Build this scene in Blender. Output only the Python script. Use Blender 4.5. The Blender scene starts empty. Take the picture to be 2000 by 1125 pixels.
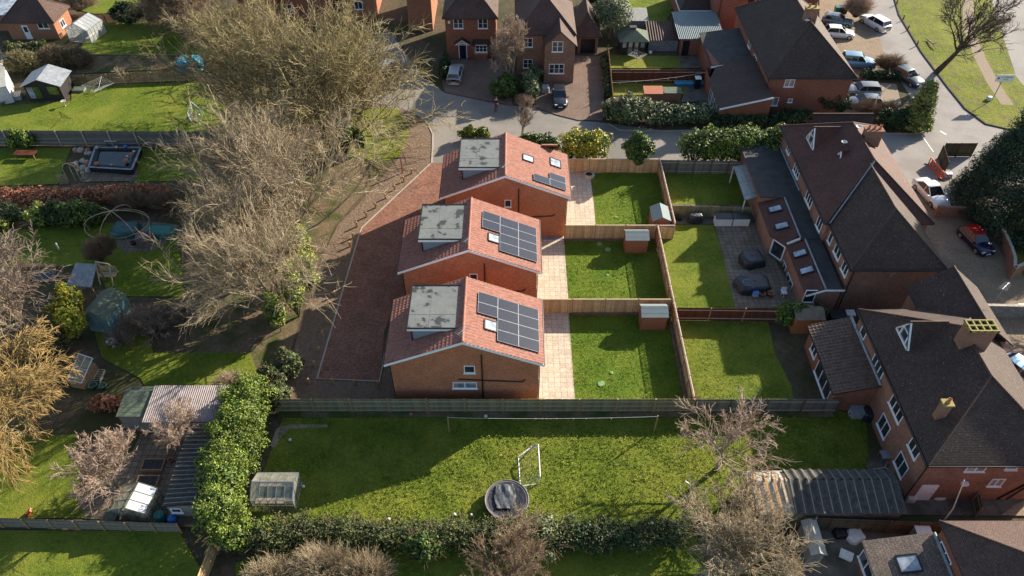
import bpy, bmesh, math, random
import numpy as np
from mathutils import Vector, Matrix
R=math.radians
S=bpy.context.scene; COL=S.collection
# ---------------------------------------------------------------- camera, sky, sun, exposure
cam=bpy.data.cameras.new('camera'); camo=bpy.data.objects.new('camera',cam); COL.objects.link(camo)
cam.sensor_width=36; cam.lens=36*1460/2000; cam.clip_end=2000; cam.clip_start=.5
camo.location=(0,0,49); camo.rotation_euler=(R(45),0,0); S.camera=camo
SUN_EL,SUN_AZ=24.2,53.
W=bpy.data.worlds.new('World'); S.world=W; W.use_nodes=True
nt=W.node_tree; sky=nt.nodes.new('ShaderNodeTexSky'); sky.sky_type='NISHITA'; sky.sun_disc=False
sky.sun_elevation=R(SUN_EL); sky.sun_rotation=R(SUN_AZ); sky.air_density=1.0; sky.dust_density=.8
bg=nt.nodes['Background']; nt.links.new(sky.outputs[0],bg.inputs[0]); bg.inputs[1].default_value=.092
sl=bpy.data.lights.new('sun','SUN'); sl.energy=5.0; sl.angle=R(.5); sl.color=(1,.89,.74)
so=bpy.data.objects.new('sun',sl); COL.objects.link(so); so.location=(60,50,80)
_d=Vector((math.sin(R(SUN_AZ))*math.cos(R(SUN_EL)),math.cos(R(SUN_AZ))*math.cos(R(SUN_EL)),math.sin(R(SUN_EL))))
so.rotation_euler=_d.to_track_quat('Z','Y').to_euler()
S.view_settings.view_transform='Standard'; S.view_settings.look='None'; S.view_settings.gamma=1
S.view_settings.exposure=1.2
# ---------------------------------------------------------------- plan coordinates measured off the photograph
F=1460.;H=49.;C45=math.sqrt(.5)
def G(px,py,z=0.):
    u=(px-1000)/F;v=(562.5-py)/F
    dy=C45*(1+v);dz=C45*(v-1);t=(z-H)/dz
    return (u*t,dy*t)
def GY(px,py,Y):          # on the wall plane y=Y -> x,z
    u=(px-1000)/F;v=(562.5-py)/F
    t=Y/(C45*(1+v)); return (u*t,H+C45*(v-1)*t)
def GX(px,py,X):          # on the wall plane x=X -> y,z
    u=(px-1000)/F;v=(562.5-py)/F
    t=X/u; return (C45*(1+v)*t,H+C45*(v-1)*t)
# ---------------------------------------------------------------- materials
MT={}
def nodes(name,rough=.8,metal=0.,spec=.5):
    m=bpy.data.materials.new(name); m.use_nodes=True; n=m.node_tree; b=n.nodes['Principled BSDF']
    b.inputs['Roughness'].default_value=rough; b.inputs['Metallic'].default_value=metal
    b.inputs['Specular IOR Level'].default_value=spec
    MT[name]=m; return m,n,b
def N(n,t,**k):
    x=n.nodes.new('ShaderNode'+t)
    for a,v in k.items(): setattr(x,a,v)
    return x
def L(n,a,b): n.links.new(a,b)
def c4(c): return (c[0],c[1],c[2],1)
def noise(n,vec,scale,detail=4,rough=.6):
    x=N(n,'TexNoise'); x.inputs['Scale'].default_value=scale; x.inputs['Detail'].default_value=detail; x.inputs['Roughness'].default_value=rough
    if vec is not None: L(n,vec,x.inputs['Vector'])
    return x.outputs['Fac']
def ramp(n,fac,stops):
    r=N(n,'ValToRGB'); e=r.color_ramp.elements
    while len(e)<len(stops): e.new(.5)
    for i,(p,c) in enumerate(stops): e[i].position=p; e[i].color=c4(c) if len(c)==3 else c
    L(n,fac,r.inputs[0]); return r.outputs[0]
def mix(n,fac,a,b,mode='MIX'):
    m=N(n,'Mix',data_type='RGBA',blend_type=mode)
    for s,v in ((0,fac),(6,a),(7,b)):
        if hasattr(v,'is_linked'): L(n,v,m.inputs[s])
        else: m.inputs[s].default_value=v if s==0 else c4(v)
    return m.outputs[2]
def bump(n,b,h,dist,strength=1.):
    x=N(n,'Bump'); x.inputs['Distance'].default_value=dist; x.inputs['Strength'].default_value=strength
    L(n,h,x.inputs['Height']); L(n,x.outputs[0],b.inputs['Normal']); return x
def pos(n,kind='g'):
    if kind=='g': return N(n,'NewGeometry').outputs['Position']
    if kind=='uv': return N(n,'UVMap').outputs[0]
    return N(n,'TexCoord').outputs['Object']
def sc(c,k): return tuple(min(1,x*k) for x in c)
def plain(name,col,rough=.7,var=.2,scale=4,metal=0.,bmp=0.,island=0.,spec=.5,kind='o'):
    m,n,b=nodes(name,rough,metal,spec)
    f=noise(n,pos(n,kind),scale,5)
    c=ramp(n,f,[(.3,sc(col,1-var)),(.7,sc(col,1+var))])
    if island:
        r=N(n,'NewGeometry').outputs['Random Per Island']
        c=mix(n,1.,c,ramp(n,r,[(0,(1-island,)*3),(1,(1,1,1))]),'MULTIPLY')
    L(n,c,b.inputs['Base Color'])
    if bmp: bump(n,b,f,bmp)
    return m
def tiles(name,c1,c2,mort,bw,bh,rough=.75,bmp=.02,moss=None,mossamt=.5,off=.5,stain=.35,spots=0,msize=.012,spec=.4):
    m,n,b=nodes(name,rough,0,spec); uv=pos(n,'uv')
    t=N(n,'TexBrick'); t.offset=off; t.inputs['Scale'].default_value=1
    t.inputs['Color1'].default_value=c4(c1); t.inputs['Color2'].default_value=c4(c2); t.inputs['Mortar'].default_value=c4(mort)
    t.inputs['Mortar Size'].default_value=msize; t.inputs['Mortar Smooth'].default_value=.1; t.inputs['Bias'].default_value=0
    t.inputs['Brick Width'].default_value=bw; t.inputs['Row Height'].default_value=bh
    L(n,uv,t.inputs['Vector']); c=t.outputs['Color']
    g=pos(n,'g')
    c=mix(n,1.,c,ramp(n,noise(n,g,.55,5),[(.3,(1-stain,)*3),(.7,(1,1,1))]),'MULTIPLY')
    c=mix(n,1.,c,ramp(n,noise(n,g,7,3),[(.3,(.72,)*3),(.7,(1.2,)*3)]),'MULTIPLY')
    if moss: c=mix(n,ramp(n,noise(n,g,.8,7,.7),[(mossamt,(0,0,0)),(mossamt+.12,(1,1,1))]),c,moss)
    if spots:
        v=N(n,'TexVoronoi'); v.inputs['Scale'].default_value=2.6; L(n,g,v.inputs['Vector'])
        c=mix(n,ramp(n,v.outputs['Distance'],[(.05,(spots,)*3),(.13,(0,0,0))]),c,(.42,.42,.4))
    L(n,c,b.inputs['Base Color'])
    mm=N(n,'Math',operation='ADD'); L(n,t.outputs['Fac'],mm.inputs[0])
    nn=N(n,'Math',operation='MULTIPLY'); L(n,noise(n,g,5,4),nn.inputs[0]); nn.inputs[1].default_value=-.8; L(n,nn.outputs[0],mm.inputs[1])
    x=bump(n,b,mm.outputs[0],bmp); x.invert=True
    return m
def grass(name,dark,light,yellow,tuft=.09,scale=2.2,worn=None,patch=.25):
    m,n,b=nodes(name,.9,0,.12); g=pos(n,'g')
    f1=noise(n,g,patch,4); f2=noise(n,g,scale,6,.75); f3=noise(n,g,scale*4.5,4,.7)
    c=ramp(n,f2,[(.3,dark),(.58,light),(.8,yellow)])
    c=mix(n,ramp(n,f1,[(.4,(0,0,0)),(.68,(.75,)*3)]),c,yellow)
    c=mix(n,1.,c,ramp(n,f3,[(.3,(.55,)*3),(.65,(1.2,)*3)]),'MULTIPLY')
    if worn: c=mix(n,ramp(n,noise(n,g,.7,6,.7),[(worn[0],(0,0,0)),(worn[0]+.12,(.8,)*3)]),c,worn[1])
    L(n,c,b.inputs['Base Color'])
    a=N(n,'Math',operation='MULTIPLY_ADD'); L(n,f3,a.inputs[0]); a.inputs[1].default_value=.6; L(n,f2,a.inputs[2])
    bump(n,b,a.outputs[0],tuft); return m
def ground(name,c1,c2,scale=2.,bmp=.05,rough=.95,fleck=None,c3=None,big=.2):
    m,n,b=nodes(name,rough,0,.2); g=pos(n,'g'); f=noise(n,g,scale,8,.75)
    c=ramp(n,f,[(.32,c1),(.68,c2)])
    if c3: c=mix(n,ramp(n,noise(n,g,big,5),[(.45,(0,0,0)),(.62,(1,1,1))]),c,c3)
    if fleck: c=mix(n,ramp(n,noise(n,g,scale*5,3,.8),[(.62,(0,0,0)),(.68,(.8,)*3)]),c,fleck)
    L(n,c,b.inputs['Base Color']); bump(n,b,f,bmp); return m
def leafm(name,c1,c2,c3=None,rough=.55,big=.6,trans=.0):
    m,n,b=nodes(name,rough,0,.28)
    r=N(n,'NewGeometry').outputs['Random Per Island']
    c=ramp(n,r,[(0,c1),(.6,c2),(1,c3 or c2)])
    f=noise(n,pos(n,'g'),big,3)
    c=mix(n,1.,c,ramp(n,f,[(.35,(.62,)*3),(.65,(1.25,)*3)]),'MULTIPLY')
    L(n,c,b.inputs['Base Color']); return m
brickcol=dict(bw=.225,bh=.075,bmp=.006,msize=.01)
tiles('brick_new',(.42,.118,.05),(.56,.178,.078),(.46,.30,.2),rough=.85,stain=.2,spec=.2,**brickcol)
tiles('brick_old',(.27,.115,.075),(.36,.17,.11),(.33,.26,.2),rough=.9,stain=.3,spec=.2,**brickcol)
tiles('brick_red',(.27,.075,.045),(.34,.11,.06),(.28,.2,.15),rough=.9,stain=.2,spec=.2,**brickcol)
tiles('brick_orange',(.34,.12,.06),(.42,.17,.085),(.36,.26,.19),rough=.9,stain=.2,spec=.2,**brickcol)
tiles('roof_old',(.068,.041,.031),(.125,.074,.053),(.018,.013,.012),.17,.11,moss=(.05,.05,.025),mossamt=.58,spots=.45,bmp=.03)
tiles('roof_red',(.12,.048,.036),(.18,.075,.052),(.025,.014,.012),.17,.11,moss=(.05,.035,.02),mossamt=.62,bmp=.03)
tiles('roof_brown',(.11,.06,.045),(.17,.095,.07),(.04,.03,.025),.17,.11,moss=(.12,.11,.05),mossamt=.66,bmp=.03)
tiles('roof_light',(.16,.12,.095),(.24,.18,.14),(.07,.055,.045),.25,.18,moss=(.1,.1,.06),mossamt=.62,bmp=.03)
tiles('paving_red',(.23,.09,.057),(.38,.19,.13),(.13,.09,.065),.2,.1,rough=.85,stain=.32,bmp=.005,spec=.25)
tiles('paving_tan',(.30,.23,.155),(.38,.29,.20),(.16,.12,.08),.2,.1,rough=.9,stain=.25,bmp=.005,spec=.2)
tiles('paving_drive',(.22,.16,.125),(.29,.20,.15),(.11,.085,.065),.2,.1,rough=.9,stain=.3,bmp=.005,spec=.2)
tiles('slab',(.50,.425,.32),(.60,.52,.40),(.34,.27,.19),.5,.5,rough=.8,stain=.08,bmp=.004,off=0.,msize=.018,spec=.25)
tiles('slab_old',(.20,.16,.11),(.27,.21,.15),(.07,.06,.04),.5,.5,rough=.9,stain=.4,bmp=.006,off=0.,msize=.02)
tiles('slab_grey',(.22,.21,.2),(.3,.28,.26),(.1,.09,.08),.6,.6,rough=.9,stain=.3,bmp=.006,off=0.,msize=.02)
tiles('block_wall',(.2,.2,.2),(.28,.28,.28),(.13,.13,.13),.45,.22,rough=.9,stain=.3,bmp=.006)
grass('lawn_new',(.045,.095,.010),(.115,.19,.016),(.18,.23,.028),tuft=.14,scale=3.4)
grass('lawn_rough',(.06,.10,.011),(.155,.205,.02),(.26,.265,.04),tuft=.22,scale=2.4,worn=(.64,(.13,.11,.05)))
grass('lawn_old',(.05,.09,.011),(.13,.18,.018),(.22,.23,.035),tuft=.10,scale=3.0,worn=(.64,(.15,.13,.05)))
grass('lawn_pale',(.10,.14,.02),(.18,.2,.03),(.26,.25,.05),tuft=.09,scale=3.0,worn=(.6,(.18,.15,.08)))
grass('verge',(.07,.10,.012),(.17,.2,.02),(.24,.25,.04),tuft=.14,scale=1.8,worn=(.50,(.14,.11,.06)))
ground('earth',(.05,.038,.024),(.14,.105,.066),fleck=(.16,.11,.06),c3=(.05,.055,.018))
ground('soil',(.11,.075,.05),(.25,.175,.12),scale=3.5,bmp=.12,fleck=(.28,.21,.15))
ground('litter',(.08,.06,.036),(.24,.17,.10),scale=4,bmp=.1,fleck=(.3,.2,.1),c3=(.06,.075,.02),big=.5)
ground('asphalt',(.22,.20,.175),(.27,.245,.215),scale=3,bmp=.008,rough=.9,c3=(.19,.175,.155))
ground('asphalt_light',(.27,.25,.23),(.32,.3,.275),scale=3,bmp=.008,rough=.9,c3=(.24,.22,.2))
ground('gravel',(.2,.16,.115),(.34,.27,.2),scale=8,bmp=.03,fleck=(.4,.34,.27))
ground('concrete_dirty',(.10,.09,.075),(.19,.17,.14),scale=2.2,bmp=.01,c3=(.08,.075,.055),big=.5)
plain('kerb',(.36,.32,.26),.85,.15,3,bmp=.01)
plain('white',(.80,.80,.80),.35,.03,3)
plain('white_dull',(.62,.61,.58),.6,.12,4)
plain('offwhite',(.55,.52,.46),.6,.15,4)
plain('black',(.012,.012,.013),.4,.2,4)
plain('gutter_black',(.016,.016,.017),.3,.1,4)
plain('rubber',(.018,.018,.018),.8,.2,10)
plain('lead',(.22,.24,.26),.55,.3,2.5)
plain('dormer_grey',(.20,.25,.29),.6,.08,3)
plain('steel',(.5,.5,.5),.35,.15,8,metal=.8)
plain('fence_rail',(.36,.33,.25),.85,.15,4,spec=.2)
plain('fence_new',(.64,.43,.22),.8,.22,3,island=.35,spec=.2)
plain('fence_post',(.30,.21,.11),.85,.2,4,spec=.2)
plain('fence_old',(.13,.105,.07),.9,.3,3,island=.35,spec=.15)
plain('fence_grey',(.20,.18,.15),.9,.25,3,island=.35,spec=.15)
plain('fence_green',(.25,.215,.115),.9,.25,3,island=.35,spec=.15)
plain('fence_redbrown',(.13,.042,.025),.85,.2,3,island=.3,spec=.2)
plain('trellis_pink',(.62,.48,.42),.8,.15,3,island=.2)
plain('post_orange',(.50,.28,.10),.8,.2,6)
plain('shed_red',(.34,.125,.06),.8,.15,5,island=.2)
plain('shed_orange',(.36,.14,.05),.8,.18,5,island=.2)
plain('shed_black',(.022,.019,.018),.7,.3,5,island=.2)
plain('shed_blue',(.13,.25,.27),.7,.2,4,island=.2)
plain('shed_grey',(.22,.21,.19),.85,.25,4,island=.2)
plain('felt_grey',(.20,.24,.235),.85,.1,6)
plain('felt_green',(.10,.125,.085),.9,.3,3)
plain('felt_light',(.33,.33,.29),.9,.2,3)
plain('felt_brown',(.17,.13,.095),.9,.25,3)
plain('felt_dark',(.05,.048,.045),.9,.35,1.2)
plain('timber',(.28,.17,.09),.85,.3,5)
plain('timber_pale',(.5,.4,.26),.85,.2,5)
plain('stone',(.38,.34,.28),.9,.3,4,bmp=.03)
plain('terracotta',(.42,.15,.08),.8,.15,6)
plain('red_plastic',(.65,.09,.03),.45,.1,5)
plain('orange_plastic',(.75,.13,.03),.45,.1,5)
plain('blue_plastic',(.03,.14,.42),.4,.1,5)
plain('cyan_plastic',(.05,.30,.42),.5,.15,3)
plain('green_plastic',(.02,.16,.12),.4,.1,5)
plain('teal_sheet',(.02,.085,.08),.4,.3,3,bmp=.08)
plain('dark_sheet',(.02,.023,.03),.4,.3,3,bmp=.08)
plain('grey_sheet',(.33,.34,.36),.5,.3,3,bmp=.05)
plain('net_sheet',(.06,.067,.078),.6,.4,3)
plain('yellow',(.6,.42,.04),.6,.2,6)
plain('lichen',(.27,.23,.07),.9,.3,8)
plain('skin',(.5,.3,.22),.6,.05,5)
plain('cloth_dark',(.03,.03,.045),.9,.2,8)
plain('cloth_red',(.12,.02,.03),.9,.2,8)
plain('light_lens',(.7,.72,.75),.1,.05,5)
plain('red_lens',(.4,.02,.02),.2,.05,5)
plain('plate_yellow',(.6,.45,.05),.4,.05,5)
plain('manhole_green',(.18,.32,.12),.6,.05,5)
def glassm(name,col,rough=.08,spec=.8):
    m,n,b=nodes(name,rough,0,spec); L(n,ramp(n,noise(n,pos(n,'o'),1.3,2),[(.35,sc(col,.6)),(.65,sc(col,1.4))]),b.inputs['Base Color'])
glassm('glass',(.03,.037,.045)); glassm('glass_pale',(.3,.34,.38),.15); glassm('glass_car',(.012,.016,.02),.04); glassm('glass_net',(.25,.27,.29),.2)
plain('poly_white',(.5,.52,.54),.4,.1,3)
glassm('glass_blue',(.05,.13,.19),.2); glassm('glass_green',(.10,.125,.04),.1); glassm('water',(.012,.016,.014),.05)
m,n,b=nodes('glasshouse',.1,0,.7); b.inputs['Base Color'].default_value=(.75,.8,.8,1); b.inputs['Alpha'].default_value=.38
m,n,b=nodes('glasshouse_dirty',.25,0,.6); L(n,ramp(n,noise(n,pos(n,'o'),2,4),[(.3,(.25,.24,.16)),(.7,(.5,.5,.42))]),b.inputs['Base Color']); b.inputs['Alpha'].default_value=.42
m,n,b=nodes('netting',.8,0,.1); b.inputs['Base Color'].default_value=(.5,.5,.5,1); b.inputs['Alpha'].default_value=.22
def paint(name,col,metal=.25,rough=.28):
    m,n,b=nodes(name,rough,metal,.6); b.inputs['Base Color'].default_value=c4(col)
    b.inputs['Coat Weight'].default_value=.7; b.inputs['Coat Roughness'].default_value=.06
for k,c in dict(silver=(.36,.38,.40),dark=(.03,.033,.04),white=(.72,.72,.72),blue=(.13,.27,.40),grey=(.16,.175,.18),navy=(.01,.012,.05),red=(.42,.008,.012),bluegreen=(.02,.05,.065),ltblue=(.25,.45,.6)).items(): paint('paint_'+k,c)
# solar panel, pantile, flat roof membrane
m,n,b=nodes('solar',.12,0,.5); b.inputs['Base Color'].default_value=(.022,.023,.028,1)
t=N(n,'TexBrick'); t.offset=0; L(n,pos(n,'uv'),t.inputs['Vector']); t.inputs['Scale'].default_value=1; t.inputs['Brick Width'].default_value=.17; t.inputs['Row Height'].default_value=.17; t.inputs['Mortar Size'].default_value=.006
t.inputs['Color1'].default_value=(.022,.025,.036,1); t.inputs['Color2'].default_value=(.027,.03,.042,1); t.inputs['Mortar'].default_value=(.05,.055,.07,1); L(n,t.outputs[0],b.inputs['Base Color'])
m,n,b=nodes('pantile',.62,0,.22); g=pos(n,'g'); c=ramp(n,noise(n,g,4,4),[(.3,(.235,.098,.067)),(.7,(.36,.165,.12))])
t=N(n,'TexBrick'); t.offset=0; L(n,pos(n,'uv'),t.inputs['Vector']); t.inputs['Scale'].default_value=1; t.inputs['Brick Width'].default_value=.3; t.inputs['Row Height'].default_value=.345; t.inputs['Mortar Size'].default_value=.0
t.inputs['Color1'].default_value=(.72,.72,.72,1); t.inputs['Color2'].default_value=(1.15,1.15,1.15,1)
c=mix(n,1.,c,t.outputs[0],'MULTIPLY'); L(n,c,b.inputs['Base Color'])
m,n,b=nodes('tile_brown',.6,0,.5); g=pos(n,'g'); c=ramp(n,noise(n,g,3,5),[(.3,(.055,.032,.02)),(.7,(.15,.09,.06))]); L(n,c,b.inputs['Base Color'])
m,n,b=nodes('corrugated',.5,0,.5); g=pos(n,'g'); L(n,ramp(n,noise(n,g,2,6,.7),[(.3,(.16,.13,.12)),(.7,(.36,.31,.3))]),b.inputs['Base Color'])
m,n,b=nodes('corrugated_mossy',.9,0,.2); g=pos(n,'g'); L(n,ramp(n,noise(n,g,3,8,.8),[(.3,(.03,.03,.025)),(.62,(.10,.095,.085)),(.7,(.24,.23,.21))]),b.inputs['Base Color'])
m,n,b=nodes('metal_green',.35,.3,.5); b.inputs['Base Color'].default_value=(.13,.17,.17,1)
m,n,b=nodes('membrane',.7,0,.3); g=pos(n,'g'); f=noise(n,g,1.0,8,.6)
c=ramp(n,f,[(.41,(.045,.05,.05)),(.42,(.145,.157,.15)),(.7,(.19,.20,.19))])
c=mix(n,1.,c,ramp(n,noise(n,g,3,3),[(.3,(.88,)*3),(.7,(1.05,)*3)]),'MULTIPLY'); L(n,c,b.inputs['Base Color'])
def bark(name,c1,c2):
    m,n,b=nodes(name,.85,0,.15); L(n,ramp(n,noise(n,pos(n,'g'),1.2,5,.7),[(.35,c1),(.65,c2)]),b.inputs['Base Color'])
bark('bark_olive',(.12,.105,.05),(.26,.215,.12)); bark('twig_olive',(.21,.175,.08),(.42,.345,.19))
bark('bark_pale',(.22,.18,.12),(.42,.35,.25)); bark('twig_pale',(.235,.18,.11),(.49,.40,.265))
bark('twig_gold',(.23,.155,.055),(.42,.285,.11)); bark('twig_pink',(.30,.21,.155),(.50,.38,.29))
bark('twig_brown',(.17,.115,.07),(.33,.235,.15)); bark('bark_dark',(.045,.037,.028),(.10,.08,.06)); bark('twig_dark',(.07,.055,.04),(.16,.125,.09))
bark('bark_plum',(.1,.08,.075),(.2,.16,.15)); bark('twig_plum',(.16,.12,.09),(.33,.26,.20))
leafm('leaf_laurel',(.045,.085,.012),(.14,.195,.022),(.29,.33,.055),rough=.5)
leafm('leaf_yellow',(.12,.14,.015),(.36,.34,.03),(.6,.5,.05),rough=.45)
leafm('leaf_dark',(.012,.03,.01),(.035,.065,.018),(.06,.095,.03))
leafm('leaf_conifer',(.018,.038,.024),(.04,.07,.038),(.065,.105,.05),rough=.8)
leafm('leaf_sage',(.07,.095,.04),(.16,.19,.085),(.28,.3,.15))
leafm('leaf_ivy',(.03,.065,.012),(.075,.125,.018),(.16,.21,.04),rough=.5)
leafm('leaf_beech',(.2,.07,.03),(.45,.18,.09),(.6,.3,.17),rough=.7)
leafm('leaf_lime',(.12,.16,.02),(.27,.31,.05),(.45,.46,.1),rough=.5)
leafm('leaf_mix',(.03,.045,.012),(.085,.10,.03),(.17,.15,.06),rough=.7)
leafm('leaf_cypress',(.10,.13,.03),(.24,.28,.07),(.4,.42,.14),rough=.7)
# ---------------------------------------------------------------- mesh building
class MB:
    def __init__(s): s.v=[];s.f=[];s.m=[];s.s=[]
    def add(s,vs,fs,mi=0,smooth=False):
        o=len(s.v); s.v+= [tuple(x) for x in vs]
        for f in fs: s.f.append(tuple(o+i for i in f)); s.m.append(mi); s.s.append(smooth)
        return s
    def poly(s,pts,mi=0): return s.add(pts,[range(len(pts))],mi)
    def box(s,x0,x1,y0,y1,z0,z1,mi=0):
        return s.add([(x0,y0,z0),(x1,y0,z0),(x1,y1,z0),(x0,y1,z0),(x0,y0,z1),(x1,y0,z1),(x1,y1,z1),(x0,y1,z1)],
          [(3,2,1,0),(4,5,6,7),(0,1,5,4),(1,2,6,5),(2,3,7,6),(3,0,4,7)],mi)
    def bar(s,a,b,w,h=None,mi=0,up=(0,0,1)):
        h=h or w; a=Vector(a);b=Vector(b);d=(b-a).normalized();u=Vector(up)
        if abs(d.dot(u))>.98: u=Vector((0,1,0))
        r=d.cross(u).normalized()*w/2; t=r.cross(d).normalized()*h/2
        vs=[a-r-t,a+r-t,a+r+t,a-r+t,b-r-t,b+r-t,b+r+t,b-r+t]
        return s.add(vs,[(0,1,2,3),(7,6,5,4),(0,4,5,1),(1,5,6,2),(2,6,7,3),(3,7,4,0)],mi)
    def prism(s,pts,z0,z1,mi=0):
        n=len(pts); vs=[(x,y,z0) for x,y in pts]+[(x,y,z1) for x,y in pts]
        return s.add(vs,[tuple(reversed(range(n))),tuple(range(n,2*n))]+[(i,(i+1)%n,n+(i+1)%n,n+i) for i in range(n)],mi)
    def slab(s,pts,th,mi=0):     # planar polygon in 3D given thickness downwards
        n=len(pts); vs=list(pts)+[(p[0],p[1],p[2]-th) for p in pts]
        return s.add(vs,[tuple(range(n)),tuple(reversed(range(n,2*n)))]+[(i,n+i,n+(i+1)%n,(i+1)%n) for i in range(n)],mi)
    def tube(s,path,rad,n=8,mi=0,cap=True,closed=False):
        P=[Vector(p) for p in path]; rr=rad if hasattr(rad,'__len__') else [rad]*len(P); vs=[];k=len(P)
        for i,p in enumerate(P):
            d=(P[(i+1)%k if closed else min(i+1,k-1)]-P[(i-1)%k if closed else max(i-1,0)]).normalized()
            u=Vector((0,0,1)) if abs(d.z)<.95 else Vector((1,0,0)); a=d.cross(u).normalized(); b=a.cross(d)
            for j in range(n):
                t=2*math.pi*j/n; vs.append(p+(a*math.cos(t)+b*math.sin(t))*rr[i])
        fs=[]
        for i in range(k if closed else k-1):
            for j in range(n): fs.append((i*n+j,i*n+(j+1)%n,((i+1)%k)*n+(j+1)%n,((i+1)%k)*n+j))
        s.add(vs,fs,mi,True)
        if cap and not closed: s.add([vs[j] for j in range(n)],[tuple(reversed(range(n)))],mi); s.add([vs[(k-1)*n+j] for j in range(n)],[tuple(range(n))],mi)
        return s
    def cyl(s,x,y,z0,z1,r,n=16,mi=0,r2=None): return s.tube([(x,y,z0),(x,y,z1)],[r,r if r2 is None else r2],n,mi)
    def lathe(s,x,y,prof,n=16,mi=0):
        vs=[(x+r*math.cos(2*math.pi*j/n),y+r*math.sin(2*math.pi*j/n),z) for r,z in prof for j in range(n)]
        fs=[(i*n+j,i*n+(j+1)%n,(i+1)*n+(j+1)%n,(i+1)*n+j) for i in range(len(prof)-1) for j in range(n)]
        return s.add(vs,fs,mi,True)
    def mesh(s,name,mats,off=(0,0,0)):
        me=bpy.data.meshes.new(name); o=off
        me.from_pydata([(a-o[0],b-o[1],c-o[2]) for a,b,c in s.v],[],s.f)
        for x in (mats if isinstance(mats,(list,tuple)) else [mats]): me.materials.append(MT[x])
        me.polygons.foreach_set('material_index',s.m); me.polygons.foreach_set('use_smooth',s.s)
        me.update(); uvmap(me,o); return me
def uvmap(me,o=(0,0,0)):
    uv=me.uv_layers.new(name='UVMap').data
    for p in me.polygons:
        n=p.normal
        if abs(n.z)>.999: u=Vector((1,0,0)); w=Vector((0,1,0))
        else: u=Vector((-n.y,n.x,0)).normalized(); w=n.cross(u)
        for li in p.loop_indices:
            c=me.vertices[me.loops[li].vertex_index].co+Vector(o); uv[li].uv=(c.dot(u),c.dot(w))
def link(name,me,parent=None):
    o=bpy.data.objects.new(name,me); COL.objects.link(o)
    if parent: o.parent=parent
    return o
def tag(o,label,cat=None,group=None,kind=None):
    if label: o['label']=label
    if cat: o['category']=cat
    if group: o['group']=group
    if kind: o['kind']=kind
    return o
class T:      # a thing: an Empty at its base; parts are given in world coordinates
    def __init__(s,name,label,cat,loc,group=None,rz=0):
        s.o=bpy.data.objects.new(name,None); COL.objects.link(s.o); s.o.empty_display_size=.3
        s.o.location=(loc[0],loc[1],loc[2] if len(loc)>2 else 0); s.loc=tuple(s.o.location); s.o.rotation_euler[2]=rz; tag(s.o,label,cat,group)
    def part(s,name,mb,mats,parent=None,label=None,local=False,kind=None):
        o=link(name,mb.mesh(name,mats,(0,0,0) if local else s.loc),parent or s.o)
        if label: o['label']=label
        if kind: o['kind']=kind
        return o
def single(name,mb,mats,label,cat,loc=(0,0,0),group=None):
    o=link(name,mb.mesh(name,mats,(loc[0],loc[1],loc[2] if len(loc)>2 else 0))); o.location=(loc[0],loc[1],loc[2] if len(loc)>2 else 0)
    return tag(o,label,cat,group)
def kids(o): return [c for c in bpy.data.objects if c.parent==o]
def copy_tree(o,parent=None,_m=None):
    if _m is None:
        _m={}
        for c in bpy.data.objects:
            if c.parent: _m.setdefault(c.parent,[]).append(c)
    c=o.copy(); COL.objects.link(c); c.parent=parent
    for ch in _m.get(o,[]): copy_tree(ch,c,_m)
    return c
def struct(name,mb,mats):
    o=link(name,mb.mesh(name,mats)); o['kind']='structure'; return o
_z=[0.004]
def sheet(name,pts,mat,world=False,layer=1,th=0.):
    mb=MB(); P=[p if world else G(*p) for p in pts]; _z[0]+=.002; z=_z[0]+.0053*(layer-1)
    import mathutils
    P3=[Vector((x,y,0)) for x,y in P]
    tri=mathutils.geometry.tessellate_polygon([P3])
    fs=[]
    for a,b_,c in tri:
        n=(P3[b_]-P3[a]).cross(P3[c]-P3[a]).z
        fs.append((a,b_,c) if n>0 else (a,c,b_))
    mb.add([(x,y,z) for x,y in P],fs); return struct(name,mb,mat)
def strip(name,path,w,h,mat,world=False,z0=0.):
    P=[Vector(p if world else G(*p)) for p in path]; mb=MB(); ls=[];rs=[]
    for i,p in enumerate(P):
        d=(P[min(i+1,len(P)-1)]-P[max(i-1,0)]).normalized(); nn=Vector((-d.y,d.x))*w/2; ls.append(p+nn); rs.append(p-nn)
    for i in range(len(P)-1): mb.prism([rs[i],rs[i+1],ls[i+1],ls[i]],z0,h)
    return struct(name,mb,mat)
# ---------------------------------------------------------------- ground, roads, lawns
mb=MB(); mb.box(-260,260,-60,330,-1,0); struct('ground',mb,'earth')
def rect(name,x0,x1,y0,y1,mat,layer=1): return sheet(name,[(x0,y0),(x1,y0),(x1,y1),(x0,y1)],mat,True,layer)
sheet('road',[(690,95),(760,60),(825,150),(868,181),(975,203),(1045,212),(1130,235),(1190,241),(1290,254),(1570,250),(1570,300),(1560,330),(1290,330),(880,310),(880,319),(841,319),(843,262),(834,243),(820,228),(800,220),(760,215),(720,190)],'asphalt')
sheet('road',[(1610,-40),(1732,-40),(1755,30),(1800,105),(1850,172),(1885,215),(1925,244),(2010,262),(2080,300),(2080,420),(1780,430),(1700,400),(1560,330),(1570,262),(1640,262),(1790,262),(1812,240),(1800,225),(1760,160),(1722,120),(1680,60),(1640,20)],'asphalt_light')
sheet('road',[(1925,-40),(2200,-40),(2200,200),(2010,180),(1985,150),(1955,60)],'asphalt_light',layer=2)
sheet('verge',[(1738,-40),(1930,-40),(1958,60),(1990,152),(2020,185),(2040,255),(1985,262),(1925,242),(1885,212),(1850,169),(1800,101),(1757,28)],'verge')
strip('path',[(1888,-40),(1893,60),(1915,115),(1938,160),(1968,205)],1.5,.016,'gravel')
strip('kerb',[(1736,-40),(1756,30),(1800,103),(1850,170),(1885,213),(1925,243),(2010,262)],.18,.13,'bark_dark')
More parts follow.
